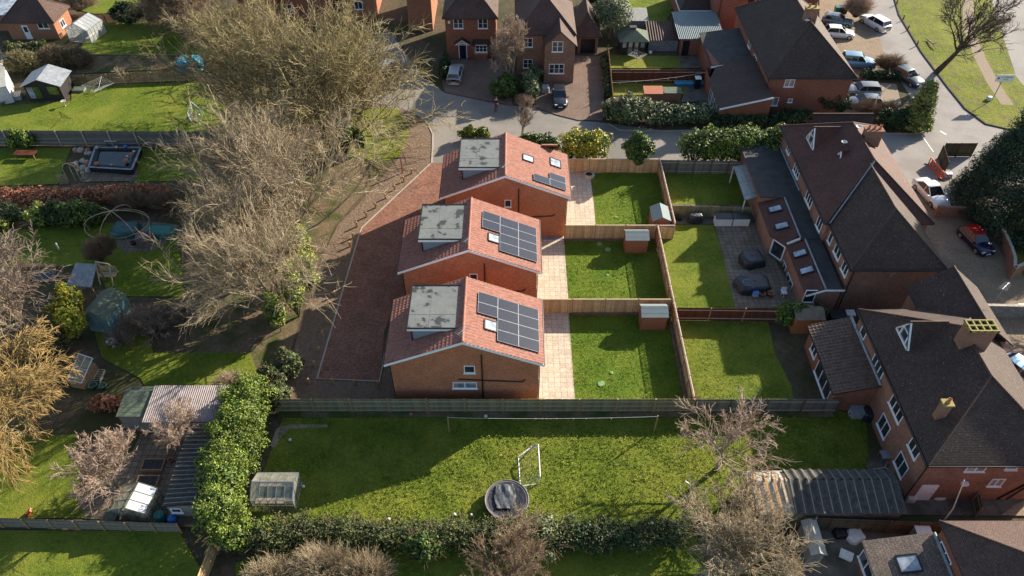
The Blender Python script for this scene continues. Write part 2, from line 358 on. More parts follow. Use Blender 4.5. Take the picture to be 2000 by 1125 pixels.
strip('kerb',[(843,319),(845,290),(845,262),(836,243),(822,228),(802,218)],.16,.08,'kerb')
strip('kerb',[(1188,242),(1210,255),(1290,257),(1560,254)],.16,.1,'kerb')
strip('kerb',[(1640,260),(1790,262),(1806,258),(1813,248),(1808,236),(1795,228)],.16,.12,'kerb')
sheet('verge',[(1770,238),(1795,231),(1806,238),(1810,248),(1803,256),(1770,257)],'verge',layer=3)
mb=MB()
for a,b in [((1836,256),(1848,263))]:
    A=G(*a);B=G(*b); mb.bar((A[0],A[1],.014),(B[0],B[1],.014),.22,.006)
struct('road_marking',mb,'white_dull')
strip('path',[(1800,264),(1823,297)],.12,.016,'white_dull')
sheet('soil',[(775,205),(800,219),(822,229),(836,244),(845,262),(843,319),(706,445),(703,455),(618,742),(742,748),(760,690),(785,690),(785,805),(545,805),(585,640),(630,500),(660,440),(700,400),(760,330),(778,310),(800,260)],'soil')
sheet('verge',[(690,215),(735,212),(772,208),(798,240),(800,262),(778,308),(740,318),(680,312)],'verge',layer=2)
sheet('litter',[(400,330),(560,250),(690,300),(760,330),(690,400),(655,440),(600,560),(570,680),(545,790),(470,760),(380,700),(350,560),(360,430)],'litter')
sheet('driveway',[(843,319),(905,319),(893,350),(880,400),(830,470),(800,580),(768,600),(750,650),(742,746),(619,740),(703,455),(706,446)],'paving_red',layer=2)
strip('kerb',[(843,318),(707,445),(702,457),(619,740),(741,745),(752,690)],.14,.05,'kerb')
rect('path',-9.3,-6.2,53.1,56.3,'slab'); rect('path',-6.6,5.4,53.3,56.3,'slab_grey',1)
rect('patio',2.0,5.08,35.1,45.75,'slab',2); rect('patio',2.1,5.15,45.85,55.75,'slab',2); rect('patio',5.0,8.55,55.9,66.85,'slab',2)
rect('lawn',5.08,14.1,35.1,45.75,'lawn_new',2); rect('lawn',5.15,14.1,45.85,55.75,'lawn_new',2)
sheet('lawn',[(8.4,55.95),(15.85,56.1),(15.9,66.8),(8.7,66.8)],'lawn_new',True,2)
sheet('lawn',[(14.35,35.15),(22.6,35.15),(22.9,37.5),(22.4,41),(22.7,44.7),(14.35,44.9)],'lawn_old',True,2)
sheet('lawn',[(1280,440),(1393,440),(1412,500),(1436,602),(1300,602)],'lawn_old',layer=2)
sheet('patio',[(1393,436),(1480,436),(1520,520),(1570,602),(1436,602),(1412,500)],'slab_old',layer=2)
sheet('lawn',[(1298,330),(1435,335),(1465,400),(1300,400)],'lawn_old',layer=2)
sheet('patio',[(1300,398),(1475,400),(1475,438),(1300,438)],'concrete_dirty')
sheet('lawn',[(560,800),(1630,800),(1690,820),(1700,918),(1480,918),(1440,960),(1400,1010),(1320,1030),(1100,1035),(700,1035),(520,1022),(480,1010),(530,880),(545,835)],'lawn_rough',layer=2)
sheet('path',[(540,838),(560,830),(640,830),(640,836),(566,838),(545,860),(538,875),(528,872)],'gravel',layer=3)
sheet('lawn',[(-80,1036),(350,1038),(400,1125),(470,1200),(-80,1200)],'lawn_old')
sheet('lawn',[(460,1100),(560,1060),(700,1030),(900,1000),(1340,1010),(1420,1200),(460,1200)],'lawn_old')
sheet('lawn',[(-100,850),(150,850),(165,990),(165,1012),(-100,1015)],'lawn_old')
sheet('patio',[(165,1008),(150,970),(250,900),(275,850),(440,835),(400,900),(345,1022),(165,1014)],'slab_old',layer=2)
sheet('lawn',[(185,650),(290,655),(300,690),(490,690),(520,780),(300,782),(275,740),(200,700)],'lawn_old')
sheet('lawn',[(-60,455),(40,450),(200,432),(350,470),(360,580),(215,580),(185,520),(-60,524)],'lawn_old')
strip('path',[(-60,500),(0,490),(60,474),(120,457),(185,438)],1.1,.02,'gravel')
sheet('patio',[(225,478),(260,430),(350,440),(360,455),(300,490),(245,495)],'slab_old',layer=2)
sheet('lawn',[(-60,294),(50,289),(140,290),(125,325),(115,360),(-60,366)],'lawn_old')
sheet('lawn',[(272,292),(385,290),(400,354),(262,356),(270,345)],'lawn_old')
sheet('patio',[(160,330),(258,344),(262,354),(158,356)],'slab_old',layer=2)
strip('path',[(279,294),(262,355)],1.0,.03,'slab_old')
sheet('lawn',[(-60,212),(140,198),(140,166),(400,162),(480,262),(-60,262)],'lawn_old')
strip('path',[(-40,212),(0,212),(45,212),(75,210),(100,202)],1.0,.03,'slab_grey')
sheet('lawn',[(165,80),(185,45),(420,44),(430,106),(150,108),(158,96)],'lawn_old')
sheet('flower_bed',[(150,110),(360,109),(365,134),(150,145)],'litter',layer=2)
strip('garden_edging',[(152,108),(360,108)],.1,.15,'timber')
strip('garden_edging',[(25,523),(110,522)],.4,.3,'timber')
sheet('lawn',[(115,-40),(265,-40),(270,24),(185,28),(130,15)],'lawn_old')
sheet('lawn',[(1205,-50),(1340,-50),(1320,0),(1300,50),(1250,54),(1210,20)],'lawn_rough')
sheet('lawn',[(1192,108),(1332,111),(1330,134),(1192,134)],'lawn_pale')
sheet('patio',[(1325,110),(1400,112),(1395,134),(1330,134)],'concrete_dirty',layer=2)
sheet('lawn',[(1192,158),(1350,158),(1340,185),(1195,188)],'lawn_pale')
sheet('patio',[(1345,160),(1400,158),(1400,200),(1330,200)],'concrete_dirty',layer=2)
sheet('driveway',[(862,150),(870,118),(985,115),(1002,208),(975,203),(868,181)],'paving_drive',layer=2)
sheet('driveway',[(1045,160),(1110,158),(1118,110),(1182,110),(1178,237),(1130,236),(1090,226),(1047,212)],'paving_drive',layer=2)
sheet('driveway',[(1600,-20),(1700,-30),(1690,40),(1720,80),(1730,120),(1690,160),(1600,150)],'paving_tan',layer=2)
sheet('driveway',[(1640,160),(1750,165),(1760,205),(1720,225),(1640,225)],'gravel',layer=2)
sheet('driveway',[(1780,395),(1900,400),(1960,470),(2000,545),(2080,600),(2080,720),(1930,640),(1860,600),(1810,520)],'paving_tan',layer=3)
sheet('driveway',[(1900,610),(2080,620),(2080,900),(2000,860)],'paving_drive',layer=2)
sheet('yard',[(1690,895),(2080,880),(2080,1010),(1700,1006)],'concrete_dirty',layer=1)
sheet('yard',[(1560,1025),(1840,1025),(1840,1200),(1560,1200)],'concrete_dirty',layer=1)
sheet('path',[(2080,905),(2040,960),(1985,985),(1955,1007),(2080,1012)],'paving_tan',layer=2)
sheet('verge',[(1975,400),(2080,400),(2080,590),(2010,560),(1960,480)],'verge',layer=4)
strip('flower_bed',[(-18.4,34.72),(25.4,34.72)],.5,.17,'litter',world=True)
strip('flower_bed',[(14.55,35.4),(14.55,44.7)],.35,.17,'litter',world=True)
strip('flower_bed',[(13.98,35.2),(13.98,45.6)],.25,.17,'soil',world=True)
strip('flower_bed',[(5.3,45.6),(14,45.6)],.22,.17,'soil',world=True)
strip('flower_bed',[(5.3,55.6),(14,55.6)],.22,.17,'soil',world=True)
# ---------------------------------------------------------------- shared building parts
def ribbed(mb,a,b,c,d,rw=.3,ch=.33,amp=.016,step=.042,seg=6,mi=0):
    """a,b eave left->right, c,d ridge right->left; ribs run up the slope"""
    a,b,c,d=map(Vector,(a,b,c,d)); n=(b-a).cross(d-a).normalized()
    if n.z<0: n=-n
    Lu=(b-a).length; Lv=((d-a).length); nu=max(1,round(Lu/rw))*seg; nv=max(1,round(Lv/ch)); vs=[];fs=[]
    for j in range(nv):
        for e in (0,1):
            v=(j+e)/nv
            for i in range(nu+1):
                u=i/nu; p=a.lerp(b,u).lerp(d.lerp(c,u),v)
                w=.5+.5*math.cos(2*math.pi*i/seg); w=w**1.5
                vs.append(p+n*(amp*w+step*(1-e)+.02))
    for r in range(2*nv-1):
        for i in range(nu):
            q=(r*(nu+1)+i,r*(nu+1)+i+1,(r+1)*(nu+1)+i+1,(r+1)*(nu+1)+i); fs.append(q)
    if (b-a).cross(d-a).z<0: fs=[tuple(reversed(f)) for f in fs]
    mb.add(vs,fs,mi,False); return mb
def window(t,face,pos_,at,w,h,n=2,sill=True,glass='glass',frame='white',parent=None,bars=0,depth=.05,fr=.07,label=None):
    """face 'S' (looks -y) at y=at, 'W' looks -x at x=at, 'E' looks +x, 'N'; pos_=(along, z centre)"""
    a,z=pos_; f=MB(); g=MB(); s_=MB()
    def bx(m,a0,a1,z0,z1,d0,d1):
        if face=='S': m.box(a0,a1,at-d1,at-d0,z0,z1)
        elif face=='N': m.box(a0,a1,at+d0,at+d1,z0,z1)
        elif face=='W': m.box(at-d1,at-d0,a0,a1,z0,z1)
        else: m.box(at+d0,at+d1,a0,a1,z0,z1)
    bx(f,a-w/2,a+w/2,z-h/2,z-h/2+fr,.0,depth); bx(f,a-w/2,a+w/2,z+h/2-fr,z+h/2,.0,depth)
    for i in range(n+1):
        c=a-w/2+fr/2+(w-fr)*i/n; bx(f,c-fr/2,c+fr/2,z-h/2+fr,z+h/2-fr,.0,depth)
    for k in range(bars):
        zz=z-h/2+h*(k+1)/(bars+1); bx(f,a-w/2+fr,a+w/2-fr,zz-.014,zz+.014,.0,depth-.012)
        
    bx(g,a-w/2+fr*.9,a+w/2-fr*.9,z-h/2+fr*.9,z+h/2-fr*.9,.003,.02)
    o=t.part('window',f,frame,parent,label); p=link('pane',g.mesh('pane',glass,t.loc),o)
    if sill:
        bx(s_,a-w/2-.06,a+w/2+.06,z-h/2-.07,z-h/2,.0,depth+.07); link('sill',s_.mesh('sill',frame,t.loc),o)
    return o
def rooflight(t,p,u,v,w,h,parent=None,glass='glass_pale',name='roof_window'):
    """p centre on slope, u along ridge, v up-slope (unit)"""
    p,u,v=Vector(p),Vector(u).normalized(),Vector(v).normalized(); n=u.cross(v)
    if n.z<0: n=-n
    f=MB();g=MB();c=[p-u*w/2-v*h/2,p+u*w/2-v*h/2,p+u*w/2+v*h/2,p-u*w/2+v*h/2]
    for i in range(4): f.bar(c[i]+n*.06,c[(i+1)%4]+n*.06,.09,.13,up=n)
    q=[x+n*.09 for x in c]; m_=[p+n*.09+(x-p)*.9 for x in c]
    g.add([x+n*0 for x in m_],[(0,1,2,3)] if (m_[1]-m_[0]).cross(m_[3]-m_[0]).z>0 else [(3,2,1,0)])
    o=t.part(name,f,'gutter_black',parent); link('pane',g.mesh('pane',glass,t.loc),o); return o
def aerial(t,p,h=1.4,parent=None,rot=0.):
    m_=MB(); x,y,z=p; m_.tube([(x,y,z),(x,y,z+h)],.022,5)
    d=Vector((math.cos(rot),math.sin(rot),0)); e=Vector((-d.y,d.x,0)); c=Vector((x,y,z+h))
    m_.tube([c-d*.5,c+d*.6],.018,4)
    for i in range(7):
        q=c+d*(-.45+.16*i); l=.32-.02*i; m_.tube([q-e*l,q+e*l],.012,4)
    m_.tube([c-d*.5-e*.3+Vector((0,0,.2)),c-d*.5+e*.3-Vector((0,0,.2))],.014,4)
    return t.part('tv_aerial',m_,'steel',parent)
def chimney(t,x0,x1,y0,y1,z0,z1,nx=1,ny=1,mat='brick_old',pot='terracotta',cap='lichen'):
    b=MB(); b.box(x0,x1,y0,y1,z0,z1); o=t.part('chimney',b,mat)
    c=MB(); c.box(x0-.07,x1+.07,y0-.07,y1+.07,z1,z1+.12); link('chimney_cap',c.mesh('chimney_cap',cap,t.loc),o)
    for i in range(nx):
        for j in range(ny):
            p=MB(); x=x0+(x1-x0)*(i+.5)/nx; y=y0+(y1-y0)*(j+.5)/ny
            p.lathe(x,y,[(.13,z1+.12),(.15,z1+.16),(.11,z1+.25),(.1,z1+.5),(.13,z1+.52),(.1,z1+.53),(.08,z1+.3)],12); link('chimney_pot',p.mesh('chimney_pot',pot,t.loc),o)
    return o
def lead(t,pts,mat='lead',r=.07,name='ridge_tiles',parent=None):
    m_=MB(); m_.tube(pts,r,6); return t.part(name,m_,mat,parent)
# ---------------------------------------------------------------- the three new houses
def new_house(label,x0,x1,y0,y1,kind,ze=5.,zr=7.55,extra=None):
    t=T('detached_house',label,'house',((x0+x1)/2,(y0+y1)/2),'new red brick houses with clay tiled roofs')
    wx0,wx1,wy0,wy1=x0+.35,x1-.28,y0+.2,y1-.2; xr=(x0+x1)/2; sl_=(zr-ze)/(xr-x0)
    w=MB(); pz=lambda x: ze+sl_*(min(x-x0,x1-x))-.14
    pr=[(wx0,0),(wx1,0),(wx1,pz(wx1)),(xr,pz(xr)),(wx0,pz(wx0))]; n=5
    w.add([(a,wy0,b) for a,b in pr]+[(a,wy1,b) for a,b in pr],[(0,1,2,3,4),(9,8,7,6,5)]+[(i,i+5,(i+1)%5+5,(i+1)%5) for i in range(5)])
    wall=t.part('wall',w,'brick_new')
    rf=MB(); 
    rf.slab([(x0,y0,ze),(xr,y0,zr),(xr,y1,zr),(x0,y1,ze)],.12,1); rf.slab([(xr,y0,zr),(x1,y0,ze),(x1,y1,ze),(xr,y1,zr)],.12,1)
    ribbed(rf,(x0-.06,y1,ze-.02),(x0-.06,y0,ze-.02),(xr,y0,zr),(xr,y1,zr)); ribbed(rf,(x1+.06,y0,ze-.02),(x1+.06,y1,ze-.02),(xr,y1,zr),(xr,y0,zr))
    roof=t.part('roof',rf,['pantile','brick_new'])
    rd=MB()
    k=0
    while y0+k*.45<y1-.02:
        a=y0+k*.45;b=min(a+.46,y1); rd.tube([(xr,a,zr+.03),(xr,b,zr+.05)],.12,8); k+=1
    t.part('ridge_tiles',rd,'pantile',roof)
    for yy in (y0-.03,y1): 
        bb=MB(); bb.add([(x0-.1,yy,ze-.27),(xr,yy,zr-.22),(x1+.1,yy,ze-.27),(x1+.1,yy,ze-.03),(xr,yy,zr+.03),(x0-.1,yy,ze-.03)]+[(x0-.1,yy+.03,ze-.27),(xr,yy+.03,zr-.22),(x1+.1,yy+.03,ze-.27),(x1+.1,yy+.03,ze-.03),(xr,yy+.03,zr+.03),(x0-.1,yy+.03,ze-.03)],
          [(0,1,4,5),(1,2,3,4),(11,10,7,6),(10,9,8,7),(0,6,7,1),(1,7,8,2),(5,4,10,11),(4,3,9,10),(2,8,9,3),(0,5,11,6)])
        t.part('bargeboard',bb,'white')
    for xx in (x0-.12,x1+.12):
        g_=MB(); g_.tube([(xx,y0,ze-.06),(xx,y1,ze-.06)],.065,8); t.part('gutter',g_,'gutter_black')
    # dormer on the drive side
    zd=zr-.28; dx0=x0+1.75; dx1=xr-.35; dy0=y0+1.55; dy1=y1-.75
    rz=lambda x: ze+sl_*(x-x0)
    d=MB(); yy0,yy1=dy0+.16,dy1-.16; ww=dx0+.28
    for y_ in (yy0,yy1): d.add([(ww,y_,rz(ww)-.05),(dx1,y_,rz(dx1)-.05),(dx1,y_,zd),(ww,y_,zd)],[(0,1,2,3) if y_==yy0 else (3,2,1,0)])
    d.poly([(ww,yy1,rz(ww)-.05),(ww,yy0,rz(ww)-.05),(ww,yy0,zd),(ww,yy1,zd)])
    dm=t.part('dormer',d,'dormer_grey')
    r_=MB(); r_.box(dx0,dx1,dy0,dy1,zd-.02,zd+.10); r_.box(dx0,dx1,dy0+1.4,dy0+1.43,zd+.10,zd+.115); r_.box(dx0+1.6,dx0+1.63,dy0,dy1,zd+.10,zd+.113); link('flat_roof',r_.mesh('flat_roof','membrane',t.loc),dm)
    f_=MB()
    for (a,b,c_,e) in ((dx0-.03,dx1,dy0-.03,dy0),(dx0-.03,dx1,dy1,dy1+.03),(dx0-.03,dx0,dy0,dy1)): f_.box(a,b,c_,e,zd-.2,zd+.06)
    link('fascia',f_.mesh('fascia','white',t.loc),dm)
    e_=MB()
    for (a,b,c_,e) in ((dx0-.06,dx1,dy0-.07,dy0+.03),(dx0-.06,dx1,dy1-.03,dy1+.07),(dx0-.07,dx0+.03,dy0+.03,dy1-.03),(dx1-.05,dx1+.05,dy0-.07,dy1+.07)): e_.box(a,b,c_,e,zd+.06,zd+.15)
    link('roof_edge',e_.mesh('roof_edge','gutter_black',t.loc),dm)
    window(t,'W',((yy0+yy1)/2,(rz(ww)+zd)/2+.05),ww,yy1-yy0-.6,.95,4,parent=dm)
    p_=MB(); p_.bar((ww-.02,yy0-.02,rz(ww)),(ww-.02,yy0-.02,zd-.2),.1,.1); link('corner_post',p_.mesh('corner_post','gutter_black',t.loc),dm)
    # right slope: solar panels and roof windows
    cs=1/math.sqrt(1+sl_*sl_); v=Vector((-cs,0,sl_*cs)); u=Vector((0,1,0)); nn=Vector((sl_*cs,0,cs))
    def SP(along,up): return Vector((x1,y0+along,ze))+v*up+nn*.13
    def panel(a0,u0,pw,ph):
        m1=MB(); q=[SP(a0,u0),SP(a0+ph,u0),SP(a0+ph,u0+pw),SP(a0,u0+pw)]; m1.add([x+nn*.04 for x in q]+q,[(0,1,2,3),(7,6,5,4),(0,4,5,1),(1,5,6,2),(2,6,7,3),(3,7,4,0)]); o=t.part('solar_panel',m1,'solar')
        m2=MB()
        for i in range(4): m2.bar(q[i]+nn*.042,q[(i+1)%4]+nn*.042,.022,.02,up=nn)
        link('panel_frame',m2.mesh('panel_frame','lead',t.loc),o)
    if kind=='ten':
        for r in range(4):
            panel(.95+r*1.12,.35,1.72,1.09); panel(.95+r*1.12,2.1,1.72,1.09)
        for r in range(2): panel(3.25+r*1.12,3.85,1.62,1.09)
        rooflight(t,SP(2.35,4.35)-nn*.1,u,v,1.0,.98)
    else:
        for r in range(2): panel(.65+r*1.05,.45,1.65,1.02)
        panel(.65,2.15,1.65,1.02); rooflight(t,SP(3.9,4.3)-nn*.1,u,v,.95,1.1); rooflight(t,SP(4.75,1.35)-nn*.1,u,v,1.25,1.1)
        e2=MB(); e2.slab([(3.0,y1-.2,6.3),(4.6,y1-.2,6.3),(4.6,y1+1.6,5.2),(3.0,y1+1.6,5.2)],.15); t.part('porch_roof',e2,'pantile')
    # gable pipes and windows
    yw=wy0
    if kind=='ten':
        for (px,py,ww_,hh) in extra['win']:
            a,z=GY(px,py,yw); window(t,'S',(a,z),yw,ww_,hh,2 if ww_>1 else 1,glass='glass_net' if ww_>1 else 'glass')
    else:
        a,z=GY(992,397,yw); window(t,'S',(a,z),yw,.65,.85,1)
    for pth in extra['pipes']:
        m3=MB(); pts=[]
        for q in pth:
            a,z=GY(q[0],q[1],yw-.07); pts.append((a,yw-.07,max(.05,z)))
        m3.tube(pts,.055,8); t.part('soil_pipe',m3,'gutter_black')
    aerial(t,(xr,y0+.25,zr),1.0,rot=.9)
    ms=MB(); a,z=GY((902 if kind=='ten' else 985),0,yw); 
    for xx,sx in ((wx0,-1),(wx1,1)):
        c=MB(); c.tube([(xx+sx*.06,wy0+.15,.05),(xx+sx*.06,wy0+.15,ze-.35),(xx+sx*.35,wy0+.15,ze-.1)],.04,6); t.part('downpipe',c,'gutter_black')
    # garden side doors and windows (seen from the side)
    for yy,zz,w_,h_,n_ in ((wy0+1.7,1.25,2.4,2.1,3),(wy0+4.9,1.5,1.4,1.2,2),(wy0+1.7,3.9,1.3,1.1,2),(wy0+4.9,3.9,1.3,1.1,2)): window(t,'E',(yy,zz),wx1,w_,h_,n_)
    for yy,zz,w_,h_,n_ in ((wy0+4.6,1.5,1.4,1.2,2),(wy0+1.9,3.9,1.2,1.1,2),(wy0+4.6,3.9,1.2,1.1,2)): window(t,'W',(yy,zz),wx0,w_,h_,n_)
    dr=MB(); dr.box(wx0-.05,wx0,wy0+1.4,wy0+2.35,.1,2.15); do=t.part('door',dr,'shed_blue'); hd=MB(); hd.box(wx0-.1,wx0-.05,wy0+1.5,wy0+1.55,1.05,1.15); link('handle',hd.mesh('handle','steel',t.loc),do)
    return t
new_house('nearest new brick house, its gable against the long rear fence, ten solar panels',-9.6,2.35,35.83,42.65,'ten',extra=dict(
  win=[(917,721,.85,.85),(908,752,1.9,.75)],pipes=[[(940,694),(944,792)],[(895,741),(941,743),(1020,746),(1026,742)]]))
new_house('middle one of the three new brick houses in a row, ten solar panels',-9.66,2.42,45.9,52.8,'ten',extra=dict(
  win=[(925,541,.7,.8)],pipes=[[(946,516),(949,600)],[(955,570),(1020,569),(1026,565)]]))
new_house('new brick house farthest up the driveway, with two roof windows and three solar panels',-6.75,5.5,56.1,63.1,'three',extra=dict(
  win=[],pipes=[[(1013,370),(1013,440)],[(1036,424),(1080,422),(1084,418)]]))
# ---------------------------------------------------------------- fences
def panel_mesh(ln,h,style,mat,seed):
    rd=random.Random(seed); m_=MB()
    if style=='board':
        x=0
        while x<ln-.01:
            w=min(.1,ln-x); hh=h+rd.uniform(-.012,.012); o=rd.uniform(0,.006)
            m_.box(x,x+w+.004,-.011-o,.011+o,.04,hh); x+=.1
    elif style=='hboard':
        z=.05
        while z<h-.02: m_.bar((0,rd.uniform(-.006,.006),z+.07),(ln,rd.uniform(-.006,.006),z+.07),.02,.15); z+=.14
    elif style=='picket':
        x=0
        while x<ln: m_.box(x,x+.07,-.012,.012,.03,h+rd.uniform(-.04,.04)); x+=.105
    else:
        m_.box(0,ln,-.012,.012,.04,h)
    return m_.mesh('panel',mat)
def fence(label,p0,p1,h=1.8,sp=2.4,mat='fence_new',post='fence_post',style='board',rail=-1,nrail=2,cap=None,trellis=None,posth=.06,px=False,seed=1,pw=.1,sub='fence',group=None,wav=0.):
    if px: p0=G(*p0);p1=G(*p1)
    a=Vector((p0[0],p0[1],0));b=Vector((p1[0],p1[1],0)); d=b-a; Ln=d.length; d/=Ln; rz=math.atan2(d.y,d.x)
    t=T(sub,label,'fence',p0,group,rz); n=max(1,round(Ln/sp)); s_=Ln/n; rd=random.Random(seed)
    ms=[panel_mesh(s_-pw*.9,h,style,mat,seed*7+k) for k in range(min(n,3))]
    pm=MB(); pm.box(-pw/2,pw/2,-pw/2,pw/2,0,h+posth); pm=pm.mesh('post',post)
    rm=MB()
    if nrail:
        r_=MB(); 
        for k in range(1): r_.bar((0,0,0),(s_-pw,0,0),.045,.075)
        rm=r_.mesh('rail','fence_rail' if mat in ('fence_green','fence_grey','fence_redbrown') else post)
    for k in range(n+1):
        o=link('post',pm,t.o); o.location=(k*s_,rail*.04,0); o.rotation_euler=(rd.uniform(-1,1)*wav,rd.uniform(-1,1)*wav,0)
    for k in range(n):
        o=link('panel',ms[k%len(ms)],t.o); o.location=(k*s_+pw*.45,0,0); o.rotation_euler[0]=rd.uniform(-1,1)*wav
        for j in range(nrail):
            q=link('rail',rm,t.o); q.location=(k*s_+pw/2,rail*.05,h*(.22+.62*j/max(1,nrail-1)))
        if cap:
            c=MB(); c.box(0,s_,-.045,.045,h-.005,h+.03); q=link('capping_rail',c.mesh('capping_rail',cap),t.o); q.location=(k*s_,0,0)
        if trellis:
            c=MB(); hh=trellis; c.bar((0,0,h+hh),(s_-pw,0,h+hh),.07,.04); m2=int(s_/.16)
            for i in range(m2):
                x=i*.16+.03; c.bar((x,-.02,h+.01),(x+.12,-.02,h+hh),.035,.022); c.bar((x+.12,.02,h+.01),(x,.02,h+hh),.035,.022)
            q=link('trellis',c.mesh('trellis','trellis_pink'),t.o); q.location=(k*s_+pw/2,0,0)
    return t
fence('long weathered rear fence running behind the gable of the nearest new house',(-18.6,35),(14.2,35),1.8,3.08,'fence_green','fence_post',rail=-1,nrail=3,pw=.14,wav=.008,seed=3)
fence('darker grey board fence continuing the long rear fence to the big tiled house',(14.35,35.02),(25.6,35.0),1.75,2.7,'fence_grey','fence_old',rail=-1,nrail=2,pw=.11,wav=.015,seed=4)
fence('pale new board fence between the nearest and the middle lawn, behind a shed',(2.45,45.8),(14.1,45.8),1.8,2.9,'fence_new',rail=1,cap='timber_pale',seed=5)
fence('pale new board fence between the middle and the far lawn',(5.2,55.85),(14.1,55.85),1.8,2.9,'fence_new',rail=1,cap='timber_pale',seed=6)
fence('pale new board fence at the top of the far lawn, below the yellow hedge',(5.9,66.9),(15.9,66.85),1.8,2.5,'fence_new',rail=1,cap='timber_pale',seed=7)
fence('long new side fence with pinkish lattice top running past two lawns',(14.2,35.1),(14.2,55.8),1.6,2.06,'fence_new',rail=1,trellis=.33,seed=8)
fence('new side fence with pinkish lattice top beside the far lawn',(15.95,56.0),(15.95,66.75),1.6,2.1,'fence_new',rail=1,trellis=.33,seed=9)
fence('short new fence return with lattice top behind the far shed',(14.3,55.85),(15.9,55.85),1.5,1.6,'fence_new',rail=1,trellis=.3,seed=10)
fence('old red-brown panel fence between the two worn lawns of older gardens',(14.4,44.95),(23.4,44.8),1.65,3.0,'fence_redbrown','fence_post',rail=-1,nrail=2,seed=11,wav=.02)
fence('mossy low board fence behind the white storage boxes',(16.1,59.4),(24.3,59.2),1.4,1.85,'fence_green','fence_old',rail=1,seed=12,wav=.01)
fence('grey old panel fence under the right laurel hedge',(16.1,66.7),(25.2,66.5),1.8,1.9,'fence_grey','fence_old',rail=-1,seed=13,wav=.01)
fence('grey panel fence on concrete posts along the lawn with the white goal',(-80,283),(425,287),1.9,3.05,'fence_grey','stone',style='hboard',nrail=1,px=True,pw=.14,seed=14,wav=.01)
fence('dark picket fence behind the black summerhouse',(128,166),(385,156),1.3,2.7,'fence_old','fence_post',style='picket',nrail=2,px=True,seed=15,wav=.03)
fence('low brown picket fence behind the glass greenhouse at the top',(128,44),(235,44),1.2,1.9,'fence_redbrown','fence_old',style='picket',px=True,seed=16)
fence('low grey horizontal board fence along the bottom left lawn',(-90,1026),(356,1040),1.25,1.85,'fence_grey','fence_post',style='hboard',nrail=0,px=True,seed=17,wav=.01)
fence('short orange-brown board fence at the bottom edge below the laurel hedge',(398,1150),(424,1082),1.6,1.8,'fence_new','fence_post',px=True,seed=18)
fence('brown fence behind the trees, below the sagging barn roof',(1560,1034),(1835,1046),1.75,1.9,'fence_old','fence_old',px=True,seed=19,rail=-1)
fence('orange-brown board fence ending at the sunny path corner, bottom right',(1838,1044),(1958,1046),1.6,1.5,'fence_redbrown','fence_post',px=True,seed=20)
fence('dark red-brown fence hung with a washing line, in the top garden',(1193,163),(1392,163),1.9,2.4,'fence_redbrown','fence_redbrown',px=True,seed=21,nrail=2)
fence('side fence between brick driveway and top garden, seen edge on',(1186,112),(1195,205),1.7,1.9,'fence_post','fence_post',px=True,seed=22)
fence('dark brown fence beside the conifer, above the orange barrier',(1836,306),(1895,306),1.8,1.9,'fence_old','fence_old',px=True,seed=23)
fence('dark brown fence return at the barrier by the parked white saloon',(1832,310),(1842,342),1.7,1.9,'fence_old','fence_old',px=True,seed=24)
fence('brown board fence on the shaded yard edge, by the saggy roofed barn corner',(1892,950),(1905,1010),1.2,1.6,'fence_old','fence_post',px=True,seed=25)
# low timber marker posts
def post_thing(name,label,cat,q,h,w,mat,group=None,lean=0):
    m_=MB(); x,y=G(*q); m_.add([(x-w/2,y-w/2,0),(x+w/2,y-w/2,0),(x+w/2,y+w/2,0),(x-w/2,y+w/2,0),(x-w/2,y-w/2,h*.93),(x+w/2,y-w/2,h*.93),(x+w/2,y+w/2,h*.93),(x-w/2,y+w/2,h*.93),(x,y,h)],
      [(0,1,5,4),(1,2,6,5),(2,3,7,6),(3,0,4,7),(4,5,8),(5,6,8),(6,7,8),(7,4,8)])
    o=single(name,m_,mat,label,cat,(x,y,0),group); o.rotation_euler=(lean,lean*.6,.3); return o
BP=[(804,339),(789,355),(771,371),(753,388),(734,406),(716,424),(697,443),(690,465),(684,482),(677,508),(662,553),(655,578),(647,604),(640,630),(632,656),(624,687),(615,715),(604,749),(650,749),(693,751),(739,753)]
_names=['first','second','third','fourth','fifth','sixth','seventh','eighth','ninth','tenth','eleventh','twelfth','thirteenth','fourteenth','fifteenth','sixteenth','seventeenth']
for i,q in enumerate(BP):
    lb=('%s low wooden marker post on the soil edge, counting from the road end'%_names[i]) if i<17 else ['corner wooden post at the near left corner of the red driveway','wooden post just below the near driveway edge, left of centre','wooden post just below the near driveway edge, right of centre','wooden post by the near right driveway corner, beside the house'][i-17]
    post_thing('marker_post',lb,'post',q,.68,.16,'post_orange','wooden marker posts beside the driveway',lean=random.Random(i).uniform(-.06,.06))
post_thing('timber_post','tall thin timber post standing in the soil at the top of the driveway','post',(786,338),1.9,.12,'terracotta')
